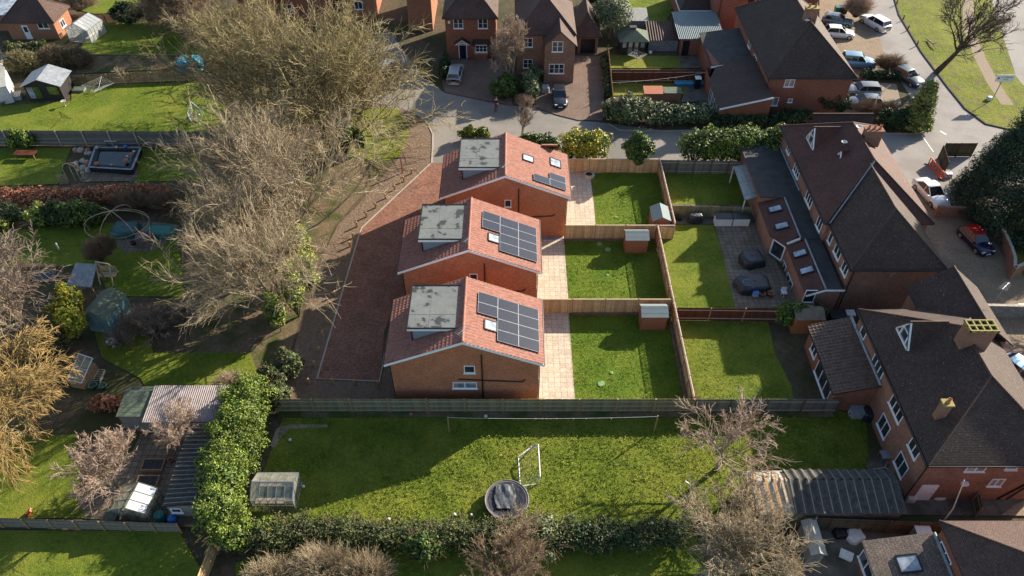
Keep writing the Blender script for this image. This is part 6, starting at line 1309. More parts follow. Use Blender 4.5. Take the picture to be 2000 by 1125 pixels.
m=MB(); p=gp(764,1068,0); m.box(p[0]-.5,p[0]+.5,p[1]-.25,p[1]+.25,.5,.54); m.box(p[0]-.45,p[0]-.38,p[1]-.2,p[1]+.2,0,.5); m.box(p[0]+.38,p[0]+.45,p[1]-.2,p[1]+.2,0,.5); single('garden_table',m,'timber_pale','broken pale tabletop in the shaded hole below the hedge','table',p)
# ---------------------------------------------------------------- trees and shrubs
def fastmesh(name,V,Fq,mat,smooth=False,k=4):
    me=bpy.data.meshes.new(name); nv=len(V); nf=len(Fq)
    me.vertices.add(nv); me.vertices.foreach_set('co',np.ascontiguousarray(V,dtype=np.float32).ravel())
    me.loops.add(nf*k); me.loops.foreach_set('vertex_index',np.ascontiguousarray(Fq,dtype=np.int32).ravel())
    me.polygons.add(nf); me.polygons.foreach_set('loop_start',np.arange(0,nf*k,k,dtype=np.int32)); 
    if smooth: me.polygons.foreach_set('use_smooth',np.ones(nf,bool))
    me.materials.append(MT[mat]); me.update(calc_edges=True); return me
def norm(a): return a/np.maximum(1e-9,np.linalg.norm(a,axis=-1,keepdims=True))
def branches(P0,D,Ln,R0,R1,rs,seg=3,sides=3,up=0.,wob=.18,droop=0.):
    """curved tapered tubes; returns verts, quads, and polylines (n,seg+1,3)"""
    n=len(P0); pts=[P0]; d=norm(D)
    for i in range(seg):
        d=norm(d+rs.normal(0,wob,(n,3))+np.array([0,0,up-droop*(i+1)])); pts.append(pts[-1]+d*(Ln/seg)[:,None])
    PL=np.stack(pts,1); T_=np.empty_like(PL); T_[:,1:-1]=PL[:,2:]-PL[:,:-2]; T_[:,0]=PL[:,1]-PL[:,0]; T_[:,-1]=PL[:,-1]-PL[:,-2]; T_=norm(T_)
    ref=np.where(np.abs(T_[...,2:3])>.9,np.array([1.,0,0]),np.array([0,0,1.])); A=norm(np.cross(T_,ref)); B=np.cross(A,T_)
    tt=np.linspace(0,1,seg+1)[None,:]; rad=R0[:,None]*(1-tt)+R1[:,None]*tt
    th=np.arange(sides)*2*math.pi/sides
    V=PL[:,:,None,:]+rad[:,:,None,None]*(A[:,:,None,:]*np.cos(th)[None,None,:,None]+B[:,:,None,:]*np.sin(th)[None,None,:,None])
    idx=np.arange(n*(seg+1)*sides).reshape(n,seg+1,sides); nx=np.roll(idx,-1,2)
    Q=np.stack([idx[:,:-1],nx[:,:-1],nx[:,1:],idx[:,1:]],-1).reshape(-1,4)
    return V.reshape(-1,3),Q,PL
def spawn(PL,k,rs,t0=.25,t1=1.,ang=(.5,1.1),out=None,outw=0.,up=0.):
    n,s1,_=PL.shape; seg=s1-1; t=t0+(t1-t0)*(np.arange(k)[None,:]+rs.random((n,k)))/k; t=np.minimum(t,.999)
    f=t*seg; i=f.astype(int); fr=(f-i)[...,None]; rows=np.arange(n)[:,None]
    a=PL[rows,i]; b=PL[rows,i+1]; P=a*(1-fr)+b*fr; d=norm(b-a)
    rnd=rs.normal(0,1,d.shape); rnd=norm(rnd-d*(rnd*d).sum(-1,keepdims=True)); an=rs.uniform(ang[0],ang[1],t.shape)[...,None]
    D=d*np.cos(an)+rnd*np.sin(an)
    if out is not None: D=D+outw*norm(P-out)
    D=D+np.array([0,0,up]); return P.reshape(-1,3),norm(D).reshape(-1,3),t.reshape(-1)
def bare_tree(name,label,loc,h,rad,seed,stems=1,limbs=9,k2=6,k3=7,k4=7,k5=0,bark_='bark_olive',twig='twig_olive',tr=.3,fork=.22,twigr=.014,cat='tree',group=None,up=.06,droop=0.,lean=(0,0),l1=None,asp=1.,spread=(.35,1.15)):
    rs=np.random.RandomState(seed); c=np.array([0,0,h*.5]); Vs=[];Qs=[];o=0
    def acc(V,Q):
        nonlocal o; Vs.append(V);Qs.append(Q+o); o+=len(V)
    th=rs.random(stems)*6.28; st=np.stack([np.cos(th)*tr*1.2*(stems>1),np.sin(th)*tr*1.2*(stems>1),np.zeros(stems)],1)
    sd=np.stack([np.cos(th)*.25*(stems>1)+lean[0],np.sin(th)*.25*(stems>1)+lean[1],np.ones(stems)],1)
    V,Q,PL=branches(st,sd,np.full(stems,h*.72),np.full(stems,tr),np.full(stems,tr*.18),rs,6,8,.02,.07); acc(V,Q)
    # limbs
    P,D,t=spawn(PL,limbs,rs,fork,.97,spread,up=.2); Ln=(rad*1.02*(1.12-.62*t))*rs.uniform(.8,1.15,len(t)); Ln=np.maximum(Ln,.5)
    if asp!=1.: D[:,0]*=asp; D=norm(D)
    r1=tr*(.5-.3*t); V,Q,P1=branches(P,D,Ln,r1,r1*.22,rs,5,6,up,.13,droop*.4); acc(V,Q)
    P,D,t=spawn(P1,k2,rs,.2,1.,(.35,.95),c,.18,up); L2=np.repeat(Ln,k2)*rs.uniform(.35,.6,len(t))*(1.15-.5*t); r2=np.repeat(r1,k2)*.4*(1.1-.5*t)
    V,Q,P2=branches(P,D,L2,np.maximum(r2,twigr*1.6),np.maximum(r2*.3,twigr),rs,4,4,up,.15,droop*.7); acc(V,Q)
    trunk=fastmesh('trunk',np.concatenate(Vs),np.concatenate(Qs),bark_,True); Vs=[];Qs=[];o=0
    P,D,t=spawn(P2,k3,rs,.12,1.,(.35,1.0),c,.22,up*.7); L3=np.repeat(L2,k3)*rs.uniform(.38,.7,len(t))*(1.1-.4*t); q=np.full(len(t),twigr*1.35)
    V,Q,P3=branches(P,D,L3,q,q*.6,rs,3,3,up*.5,.17,droop); acc(V,Q)
    P,D,t=spawn(P3,k4,rs,.1,1.,(.35,1.05),c,.2,0); L4=np.repeat(L3,k4)*rs.uniform(.4,.8,len(t)); q=np.full(len(t),twigr)
    V,Q,P4=branches(P,D,L4,q,q*.5,rs,2,3,0,.2,droop*1.2); acc(V,Q)
    if k5:
        P,D,t=spawn(P4,k5,rs,.1,1.,(.3,1.0),c,.1,0); L5=np.repeat(L4,k5)*rs.uniform(.4,.8,len(t)); q=np.full(len(t),twigr*.8)
        V,Q,P5=branches(P,D,L5,q,q*.5,rs,1,3,0,.2,droop*1.2); acc(V,Q)
    crown=fastmesh('crown',np.concatenate(Vs),np.concatenate(Qs),twig)
    t_=T(name,label,cat,loc,group); link('trunk',trunk,t_.o); link('crown',crown,t_.o); return t_
def retree(src,label,loc,s,rz,group=None,mats=None):
    o=copy_tree(src.o); o.location=(loc[0],loc[1],0); o.scale=s if hasattr(s,'__len__') else (s,)*3; o.rotation_euler[2]=rz; o['label']=label
    if group: o['group']=group
    if mats:
        for ch in o.children:
            ch.data=ch.data.copy(); ch.data.materials[0]=MT[mats[0] if ch.name.startswith('trunk') else mats[1]]
    return o
def leafcloud(C,Rd,n,size,rs,shell=.75,up=.25,asp=.6,flat=0.):
    """leaf quads near the surface of ellipsoid blobs C (m,3), Rd (m,3)"""
    m=len(C); w=(Rd[:,0]*Rd[:,1]+Rd[:,0]*Rd[:,2]); b=rs.choice(m,n,p=w/w.sum()); d=norm(rs.normal(0,1,(n,3))); d[:,2]=np.where(d[:,2]<-.8,-d[:,2],d[:,2])
    r=shell+(1-shell)*rs.random(n)**.6+rs.normal(0,.05,n); P=C[b]+Rd[b]*d*r[:,None]; P[:,2]=np.maximum(P[:,2],.05)
    N_=norm(d+rs.normal(0,.55,(n,3))+np.array([0,0,up])); A=norm(np.cross(N_,rs.normal(0,1,(n,3)))); B=np.cross(N_,A); s=size*rs.uniform(.6,1.4,n)
    a=A*s[:,None]; bb=B*(s*asp)[:,None]; fold=N_*(s*.15)[:,None]
    V=np.stack([P-a,P-bb*1.0+fold,P+a,P+bb+fold],1).reshape(-1,3); return V,np.arange(4*n).reshape(n,4)
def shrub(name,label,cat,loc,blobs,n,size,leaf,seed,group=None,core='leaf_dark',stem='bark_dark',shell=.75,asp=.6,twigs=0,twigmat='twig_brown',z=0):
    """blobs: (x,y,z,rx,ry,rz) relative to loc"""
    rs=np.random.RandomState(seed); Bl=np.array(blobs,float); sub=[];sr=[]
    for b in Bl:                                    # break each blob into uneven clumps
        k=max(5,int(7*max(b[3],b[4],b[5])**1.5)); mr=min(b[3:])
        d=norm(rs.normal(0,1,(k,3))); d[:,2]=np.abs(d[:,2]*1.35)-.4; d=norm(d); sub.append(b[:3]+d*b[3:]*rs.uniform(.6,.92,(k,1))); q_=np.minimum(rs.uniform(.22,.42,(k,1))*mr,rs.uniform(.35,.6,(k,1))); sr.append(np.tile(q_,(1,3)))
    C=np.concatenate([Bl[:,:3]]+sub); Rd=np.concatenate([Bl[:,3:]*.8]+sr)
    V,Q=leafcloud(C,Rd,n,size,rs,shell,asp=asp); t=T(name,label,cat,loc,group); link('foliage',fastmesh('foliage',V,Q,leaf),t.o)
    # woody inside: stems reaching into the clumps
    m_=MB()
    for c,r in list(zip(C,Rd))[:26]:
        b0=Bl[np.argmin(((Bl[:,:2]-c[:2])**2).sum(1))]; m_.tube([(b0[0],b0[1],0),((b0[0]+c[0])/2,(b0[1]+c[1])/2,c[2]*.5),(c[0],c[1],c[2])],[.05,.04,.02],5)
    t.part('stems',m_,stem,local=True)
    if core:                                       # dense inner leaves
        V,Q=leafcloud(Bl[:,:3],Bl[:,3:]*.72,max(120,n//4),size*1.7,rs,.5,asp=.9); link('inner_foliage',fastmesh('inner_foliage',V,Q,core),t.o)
    if twigs:
        k=twigs; b=Bl[rs.choice(len(Bl),k)]; d=norm(rs.normal(0,1,(k,3))+np.array([0,0,.5])); d[:,2]=np.abs(d[:,2]); P=b[:,:3]+d*b[:,3:]*.5
        V,Q,_=branches(P,d,rs.uniform(.35,.8,k)*b[:,3],np.full(k,.014),np.full(k,.008),rs,2,3,.1,.15); link('twigs',fastmesh('twigs',V,Q,twigmat),t.o)
    return t
def thicket(name,label,cat,loc,blobs,n,seed,twig='twig_brown',bark_='bark_dark',r=.012,ln=.9,group=None,up=.15,leaf=None,nl=0,ls=.08):
    """bare twiggy shrub: fans of thin shoots from the ground filling the blobs"""
    rs=np.random.RandomState(seed); Bl=np.array(blobs,float); vol=Bl[:,3]*Bl[:,4]*Bl[:,5]; b=Bl[rs.choice(len(Bl),n,p=vol/vol.sum())]
    d=norm(rs.normal(0,1,(n,3))); d[:,2]=np.abs(d[:,2]); tip=b[:,:3]+d*b[:,3:]*rs.uniform(.5,1.05,n)[:,None]; 
    root=np.stack([b[:,0],b[:,1],b[:,2]*.3],1)+rs.normal(0,.15,(n,3))*np.array([1,1,0]); mid=root+(tip-root)*rs.uniform(.3,.75,n)[:,None]
    D=tip-mid; Ln=np.linalg.norm(D,axis=1)
    V1,Q1,PL=branches(mid,D,Ln,np.full(n,r*1.2),np.full(n,r*.7),rs,2,3,up*.3,.16)
    P,D2,t=spawn(PL,5,rs,.1,1.,(.3,.9)); L2=np.repeat(Ln,5)*rs.uniform(.25,.5,len(t))*ln; V2,Q2,_=branches(P,D2,L2,np.full(len(t),r*.8),np.full(len(t),r*.5),rs,2,3,up,.2)
    t=T(name,label,cat,loc,group); link('twigs',fastmesh('twigs',np.concatenate([V1,V2]),np.concatenate([Q1,Q2+len(V1)]),twig),t.o)
    k=min(n,60); V,Q,_=branches(root[:k],tip[:k]-root[:k],np.linalg.norm(tip[:k]-root[:k],axis=1)*.75,np.full(k,r*2.6),np.full(k,r),rs,3,5,0,.08); link('stems',fastmesh('stems',V,Q,bark_,True),t.o)
    if nl:
        V,Q=leafcloud(Bl[:,:3],Bl[:,3:],nl,ls,rs,.4); link('foliage',fastmesh('foliage',V,Q,leaf),t.o)
    return t
def hb(path,w,h,step=None,jit=.15,seed=0,zf=.46):
    """blobs along a hedge line, relative to the first point"""
    rd=random.Random(seed); out=[]; step=step or w*.42; x0,y0=path[0]
    for (a,b),(c,d) in zip(path,path[1:]):
        L_=math.hypot(c-a,d-b); n=max(1,int(L_/step))
        for i in range(n):
            u=(i+.5)/n; s_=rd.uniform(.85,1.15); out.append((a+(c-a)*u-x0+rd.uniform(-jit,jit),b+(d-b)*u-y0+rd.uniform(-jit,jit),h*zf,w*.74*s_,w*.74*s_,h*.54*rd.uniform(.88,1.1)))
    return out
def hedge(name,label,path,w,h,dens,size,leaf,seed,px=True,cat='hedge',group=None,**k):
    P=[G(*q) for q in path] if px else path; bl=hb(P,w,h,seed=seed); L_=sum(math.dist(a,b) for a,b in zip(P,P[1:]))
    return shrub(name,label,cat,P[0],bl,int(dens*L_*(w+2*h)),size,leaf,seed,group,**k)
# the big bare trees left of the driveway
ta=bare_tree('bare_tree','huge olive-twigged bare tree over the top of the driveway',(-19.8,71.0),12.0,11.4,11,stems=5,limbs=12,k2=7,k3=5,k4=5,k5=0,tr=.3,twigr=.026,spread=(.3,1.3),fork=.05)
tb=bare_tree('bare_tree','tall pale spreading bare tree, middle one of the row by the driveway',(-21.2,54.8),10.8,10.2,12,stems=3,limbs=12,k2=6,k3=4,k4=5,bark_='bark_pale',twig='twig_pale',tr=.26,twigr=.021,fork=.07,spread=(.35,1.25))
retree(ta,'wide olive bare tree left of the huge one, hiding the brick houses',(-30.5,78),(.84,.84,.86),2.1,mats=('bark_olive','twig_olive'))
retree(tb,'pale bare tree nearest the laurel, ivy climbing its twin trunks',(-20.8,45.2),(.80,.80,.85),1.3,mats=('bark_pale','twig_pale'))
retree(tb,'pale bare tree just behind the middle one of the row',(-27.0,61.5),(.66,.66,.8),2.6,mats=('bark_pale','twig_pale'))
retree(tb,'pale leaning bare tree overhanging the worn lawn and green covers',(-24.8,49.5),(.66,.66,.8),4.0,mats=('bark_pale','twig_pale'))
retree(ta,'dull bare tree at the top behind the dark evergreen bushes',(-45,98),(.62,.62,.6),.7,mats=('bark_plum','twig_brown'))
# roadside tree
tr_=bare_tree('roadside_tree','dark bare tree leaning over the grass verge at the main road corner',G(1828,142),10.5,7.5,21,stems=1,limbs=13,k2=6,k3=5,k4=4,bark_='bark_dark',twig='twig_dark',tr=.38,twigr=.03,lean=(.3,-.12),fork=.3,spread=(.5,1.3))
bare_tree('bare_tree','bare tree mostly beyond the right edge, its shadow crossing the brick drive',G(2075,425),11,6.5,22,stems=1,limbs=11,k2=5,k3=5,k4=4,bark_='bark_dark',twig='twig_dark',tr=.34,twigr=.022,fork=.35)
bare_tree('bare_tree','bare tree beyond the right edge behind the rendered wall',G(2150,585),10,6,23,stems=1,limbs=11,k2=5,k3=5,k4=4,bark_='bark_dark',twig='twig_dark',tr=.34,twigr=.022,fork=.35)
# lower left
bare_tree('bare_tree','purplish bare tree at the left edge behind the yellow variegated shrub',(-42,43),9,7.2,31,stems=3,limbs=12,k2=6,k3=6,k4=6,bark_='bark_pale',twig='twig_plum',tr=.24,twigr=.024)
bare_tree('weeping_willow','golden twigged weeping willow at the lower left edge',(-36.6,32.6),8.2,6.4,32,stems=2,limbs=12,k2=6,k3=7,k4=6,bark_='bark_olive',twig='twig_gold',tr=.26,twigr=.021,up=.02,droop=.12)
bare_tree('bare_tree','small pale pinkish bare tree beside the paved yard and low greenhouse',(-28.6,28.0),4.9,3.9,33,stems=2,limbs=11,k2=6,k3=6,k4=5,bark_='bark_pale',twig='twig_pink',tr=.13,twigr=.018,fork=.12)
bare_tree('bare_tree','small round pinkish bare tree touching the corrugated shed roof corner',(-25.2,32.0),4.4,2.6,34,stems=2,limbs=9,k2=5,k3=6,k4=6,bark_='bark_pale',twig='twig_pink',tr=.1,twigr=.013,fork=.12)
bare_tree('bare_tree','small grey bare tree on the dark lawn below the blue shed',(-30.8,42.8),3.6,2.5,35,stems=1,limbs=9,k2=5,k3=6,k4=5,bark_='bark_plum',twig='twig_plum',tr=.1,twigr=.012,fork=.15)
# lower right
bare_tree('bare_tree','spreading grey bare apple tree at the right end of the big rough lawn',(15.3,29.9),5.0,5.0,41,stems=1,limbs=11,k2=6,k3=5,k4=5,bark_='bark_pale',twig='twig_pink',tr=.2,twigr=.02,fork=.25,spread=(.6,1.4))
bare_tree('bare_tree','large ivy-flecked bare tree at the bottom, left of the sagging barn',(14.7,22.0),6.2,5.2,42,stems=3,limbs=11,k2=6,k3=6,k4=5,bark_='bark_pale',twig='twig_pale',tr=.18,twigr=.017,fork=.1)
bare_tree('bare_tree','bare brown tree at the bottom edge below the trampoline',(-.3,20.9),3.7,3.5,43,stems=3,limbs=9,k2=6,k3=6,k4=5,bark_='bark_pale',twig='twig_brown',tr=.12,twigr=.013,fork=.1)
thicket('bare_shrub','broad tan bare thicket along the bottom edge left of centre','shrub',(-12.2,21.6),[(0,0,1.2,2.6,1.8,1.9),(2.6,-.3,1.1,2.2,1.8,1.8),(-3.4,-.4,1.0,2.4,1.6,1.6),(-1,1.0,.9,1.9,1.2,1.3)],2300,44,twig='twig_pale',r=.012)
bare_tree('front_garden_tree','slim pale birch in front of the gabled estate house',G(998,160),9.2,3.7,51,stems=3,limbs=12,k2=6,k3=5,k4=5,bark_='bark_pale',twig='twig_pink',tr=.12,twigr=.018,up=.15,spread=(.2,.8))
bare_tree('sapling','thin bare saplings in front of the cul-de-sac laurel, by the far house',G(1018,268),4.0,2.2,52,stems=3,limbs=8,k2=4,k3=4,k4=3,bark_='bark_plum',twig='twig_plum',tr=.06,twigr=.014,up=.2)
bare_tree('sapling','thin bare sapling by the dark picket fence, near the rotary dryer',G(247,168),2.6,1.4,53,limbs=7,k2=4,k3=4,k4=3,bark_='bark_pale',twig='twig_pale',tr=.04,twigr=.014)
bare_tree('sapling','pinkish sapling at the turquoise cover by the fence end',G(385,155),3.4,1.6,54,limbs=7,k2=4,k3=4,k4=3,bark_='bark_pale',twig='twig_pink',tr=.05,twigr=.015)
# conifer at the right edge
def conifer(label,loc,h,r,seed,n=26000,size=.22,leaf='leaf_conifer',name='conifer'):
    rs=np.random.RandomState(seed); m=2000 if h>10 else 300; z=rs.random(m)**1.35*h*.96+.6; rr=r*(1-(z/h))**.75*rs.uniform(.82,1.04,m)+.15; a=rs.random(m)*6.283; lob=1+.05*np.sin(a*5+z); 
    C=np.stack([np.cos(a)*rr*lob*.86,np.sin(a)*rr*lob*.86,z],1); Rd=np.stack([np.full(m,.8),np.full(m,.8),np.full(m,.5)],1)*rs.uniform(.55,1.2,(m,1))*(r/6)**.5
    V,Q=leafcloud(C,Rd,n,size,rs,.6,asp=.35); t=T(name,label,'tree',loc); link('crown',fastmesh('crown',V,Q,leaf),t.o)
    V,Q,_=branches(np.array([[0,0,0.]]),np.array([[0,0,1.]]),np.array([h*.93]),np.array([r*.07+.1]),np.array([.04]),rs,5,8,0,.01); link('trunk',fastmesh('trunk',V,Q,'bark_dark',True),t.o)
    a=rs.random(160)*6.28; zz=rs.random(160)*h*.85+.8; D=np.stack([np.cos(a),np.sin(a),np.full(160,-.1)],1); V,Q,_=branches(np.stack([a*0,a*0,zz],1),D,r*(1-zz/h)**.75*.9,np.full(160,.06),np.full(160,.02),rs,3,4,.03,.05); link('branches',fastmesh('branches',V,Q,'bark_dark',True),t.o)
    return t
conifer('huge dark green conifer at the right edge above the white saloon',(52.5,59.6),18.5,7.9,61,n=170000,size=.12)
conifer('smaller golden-green cypress leaning by the road junction',G(1782,252),6.2,1.9,62,n=9000,size=.17,leaf='leaf_cypress',name='cypress')
# laurels and hedges along the access road
hedge('laurel_hedge','yellow-flushed laurel hedge behind the far lawn fence',[(1104,314),(1176,314)],2.4,4.1,140,.095,'leaf_yellow',71,core='leaf_laurel')
hedge('laurel_hedge','green laurel hedge behind the roof of the farthest new house',[(1020,292),(1088,299)],1.5,2.2,70,.14,'leaf_ivy',72)
x,y=G(1241,325); shrub('laurel_bush','round dark laurel ball between the two roadside hedges','bush',(x,y),[(0,0,2.3,1.7,1.6,2.3)],7500,.11,'leaf_ivy',73)
hedge('laurel_hedge','long bright laurel hedge right of the round laurel ball',[(1342,322),(1470,320)],2.8,4.9,130,.095,'leaf_laurel',74)
hedge('laurel_hedge','bright laurel clump against the corner of the long-roofed house',[(1480,320),(1520,318)],2.8,5.1,130,.095,'leaf_laurel',75)
x,y=G(925,275); shrub('laurel_bush','small laurel bush behind the flat dormer of the farthest new house','bush',(x,y),[(-.6,0,.9,1.1,.9,1.1),(1,0,.9,1.1,.9,1.0)],2200,.13,'leaf_laurel',76)
hedge('garden_hedge','clipped grey-green hedge along the access road, right part',[(1275,240),(1385,240)],2.6,2.5,60,.12,'leaf_sage',77)
x,y=G(1225,240); shrub('bush','big rounded grey-green bush at the driveway and access road corner','bush',(x,y),[(0,0,1.6,2.6,2.0,2.0),(-1.8,.6,1.2,1.5,1.5,1.5),(1.6,.8,1.4,1.8,1.6,1.6)],7500,.12,'leaf_sage',78,twigs=300)
hedge('garden_hedge','dark shaded hedge below the steep hipped house wall',[(1395,245),(1590,246)],2.6,2.0,50,.12,'leaf_dark',79)
x,y=G(1602,215); shrub('bush','dark bush with pale flower clusters at the hipped house corner','bush',(x,y),[(0,0,1.8,1.9,1.7,2.0),(1.7,-.6,1.2,1.4,1.2,1.4)],5200,.12,'leaf_dark',80)
x,y=G(1628,205); shrub('bush','cream-leaved bush beside the dark flowering bush and grey cars','bush',(x,y),[(0,0,1.1,1.4,1.1,1.2)],1700,.12,'leaf_sage',81,core='leaf_sage')
thicket('bare_shrub','brown twiggy shrub between the grey cars and the cypress','shrub',G(1690,232),[(0,0,1.1,2.2,1.4,1.5),(2.4,.2,1.0,1.8,1.3,1.4)],900,82,twig='twig_brown',r=.016)
shrub('bush','dark evergreen hedge under the cypress by the junction kerb','bush',G(1745,252),[(0,0,1.2,2.6,1.2,1.5),(2.6,0,1.1,1.6,1.1,1.3)],4200,.12,'leaf_dark',83)
thicket('bare_shrub','bare twiggy shrub by the parked white estate car, top','shrub',G(1668,40),[(0,0,1.8,2.2,2.0,2.2)],900,84,twig='twig_pink',r=.018)
hedge('garden_hedge','low dark hedge between the parked cars and hipped house',[(1680,153),(1770,155)],1.2,1.3,60,.1,'leaf_dark',85)
thicket('bare_shrub','bare shrub over the green-topped dark car bonnet','shrub',G(1730,140),[(0,0,1.0,2.4,1.4,1.6)],600,86,twig='twig_brown',r=.016)
# top centre
shrub('bush','dense green clipped bush beside the walking person','bush',G(982,190),[(0,0,1.1,1.9,1.4,1.3),(.5,1.8,1.0,1.6,1.4,1.2)],4200,.12,'leaf_ivy',87)
shrub('bush','tall silvery-leaved shrub between the two estate driveways','bush',G(1040,196),[(0,0,1.4,1.0,1.2,1.7),(-.4,2.2,1.4,1.1,1.4,1.6),(.3,4.0,1.2,1.0,1.2,1.3)],4200,.12,'leaf_sage',88)
thicket('bare_shrub','small pinkish bare shrub at the foot of the silvery shrub','shrub',G(1025,212),[(0,0,.9,1.3,.9,1.1)],260,89,twig='twig_pink',r=.016)
shrub('bush','small dark hedge left of the silver car','bush',G(866,150),[(0,0,.9,.8,1.3,1.1),(.2,2.4,.9,.8,1.3,1.1)],1800,.11,'leaf_dark',90)
tt=bare_tree('garden_tree','bushy yellow-green tree beside the hexagonal summerhouse, top',G(1190,78),6.6,2.6,91,stems=2,limbs=9,k2=5,k3=5,k4=4,bark_='bark_olive',twig='twig_olive',tr=.12,twigr=.018)
rs=np.random.RandomState(5); V,Q=leafcloud(np.array([[0,0,4.4],[-1,.6,3.7],[1,-.4,4.0],[0,-.8,3.4]]),np.array([[1.9,1.9,1.9]]*4),6000,.12,rs,.5); link('foliage',fastmesh('foliage',V,Q,'leaf_sage'),tt.o)
shrub('bush','dark evergreen bush at the top edge beside the garage roof','bush',G(1168,12),[(0,0,1.6,2.6,1.6,1.9)],2600,.14,'leaf_dark',92)
shrub('bush','pale blossom-like bush above the yellow-green tree','bush',G(1205,26),[(0,0,1.9,1.3,1.2,2.0)],1900,.13,'leaf_sage',93,core='leaf_sage')
hedge('ivy_hedge','ragged ivy strip along the side fence by the brick driveway',[(1180,120),(1188,195)],.8,1.4,60,.1,'leaf_mix',94)
shrub('bush','spiky pale-leaved shrub at the access road corner','bush',G(1188,222),[(0,0,.9,1.0,.9,1.1)],1100,.2,'leaf_sage',95,asp=.2)
# top left
shrub('bush','dark green evergreen bushes along the top picket fence','bush',G(310,48),[(-4,0,1.6,2.6,1.8,1.8),(0,.4,1.9,2.8,2.0,2.2),(4,.6,1.8,2.6,2.0,2.1)],6200,.16,'leaf_dark',96)
thicket('bare_shrub','pale tan rounded shrub behind the glass greenhouse','shrub',G(158,28),[(0,0,1.7,3.4,2.2,2.1)],1400,97,twig='twig_pale',r=.022)
thicket('bare_shrub','reddish brown shrub mass behind the black summerhouse','shrub',G(115,130),[(0,0,1.2,2.4,1.8,1.6),(2.6,.5,1.1,1.8,1.5,1.3)],1500,98,twig='twig_brown',r=.02,leaf='leaf_mix',nl=1200,ls=.12)
thicket('bare_shrub','olive brown shrub left of the black summerhouse','shrub',G(55,142),[(0,0,1.3,2.6,1.8,1.7)],1100,99,twig='twig_olive',r=.02,leaf='leaf_mix',nl=1500,ls=.12)
thicket('bare_shrub','small round brown shrub at the flower bed end','shrub',G(170,130),[(0,0,.9,1.8,1.2,1.1)],600,100,twig='twig_brown',r=.018)
shrub('bush','low green shrubs in the border below the bungalow','bush',G(75,105),[(-3,0,.7,2,1.2,.9),(0,.3,.8,2,1.2,.9),(2.5,-.2,.6,1.6,1.0,.8)],2600,.12,'leaf_mix',101)
shrub('bush','clipped bright green ball bush under the concrete post fence','bush',G(50,288),[(0,0,1.1,1.9,1.2,1.2)],2600,.11,'leaf_laurel',102)
# left middle
hedge('beech_hedge','long copper-leaved beech hedge across the left gardens',[(-70,402),(330,392)],1.5,2.0,65,.11,'leaf_beech',103,core='leaf_beech',twigs=500)
k=104
for lb,q,bl,n_,sz,lf in (('dark green shrub in the border below the beech hedge, leftmost',(25,432),[(0,0,.9,1.6,1.3,1.1)],1700,.11,'leaf_dark'),
  ('yellow-topped shrub in the border below the beech hedge',(84,440),[(0,0,1.2,1.5,1.3,1.4)],1900,.12,'leaf_lime'),
  ('dark green rounded shrub right of the yellow-topped one',(118,436),[(0,0,1.2,1.7,1.4,1.4)],2100,.12,'leaf_dark'),
  ('large mixed green shrub with yellow tips near the domed frame',(158,438),[(0,0,1.4,2.0,1.6,1.7),(1.6,0,1.1,1.5,1.3,1.3)],3600,.12,'leaf_ivy'),
  ('small pale green shrub at the left edge above the gravel path',(3,450),[(0,0,.8,1.2,1.0,.9)],900,.11,'leaf_lime')):
    shrub('border_shrub',lb,'shrub',G(*q),bl,n_,sz,lf,k,twigs=60); k+=1
thicket('bare_shrub','square-clipped brown shrub block beside the dark pool cover','shrub',G(202,515),[(0,0,1.5,1.3,1.2,1.5),(.4,.9,1.4,1.2,1.0,1.4)],1700,110,twig='twig_brown',r=.014)
thicket('bare_shrub','brown twiggy shrubs along the copper hedge by the domed frame','shrub',G(265,410),[(0,0,1.0,2.2,1.2,1.3),(3.4,0,1.0,2.2,1.2,1.3)],1100,111,twig='twig_brown',r=.018)
shrub('variegated_shrub','yellow variegated shrub climbing beside the blue-green shed','shrub',G(160,665),[(0,0,2.2,1.2,1.1,2.2),(-1.0,1.6,2.0,1.4,1.2,2.0),(-1.8,3.2,1.7,1.5,1.2,1.7)],5200,.13,'leaf_yellow',112,core='leaf_ivy')
shrub('bush','dull green shrub left of the tilted cold frame','bush',G(105,700),[(0,0,1.5,1.8,1.6,1.6)],2200,.12,'leaf_mix',113,twigs=200)
hedge('beech_hedge','short copper beech hedge behind the corrugated shed roof',[(190,800),(300,795)],1.1,1.3,65,.1,'leaf_beech',114,core='leaf_beech')
thicket('bare_shrub','dark plum thicket in the shade right of the blue shed','shrub',G(290,640),[(0,0,.9,2.6,1.8,1.2),(3,1,.9,2.4,1.6,1.1),(-1.5,-2,.7,1.8,1.3,.9)],1300,115,twig='twig_plum',r=.014)
thicket('bare_shrub','pinkish bare shrub at the foot of the laurel by the lawn','shrub',G(465,772),[(0,0,1.1,1.9,1.3,1.5)],700,116,twig='twig_pink',r=.014)
thicket('bare_shrub','brown leaning shrub left of the pond at the left edge','shrub',G(20,575),[(0,0,1.0,2.2,1.4,1.2)],700,117,twig='twig_plum',r=.015)
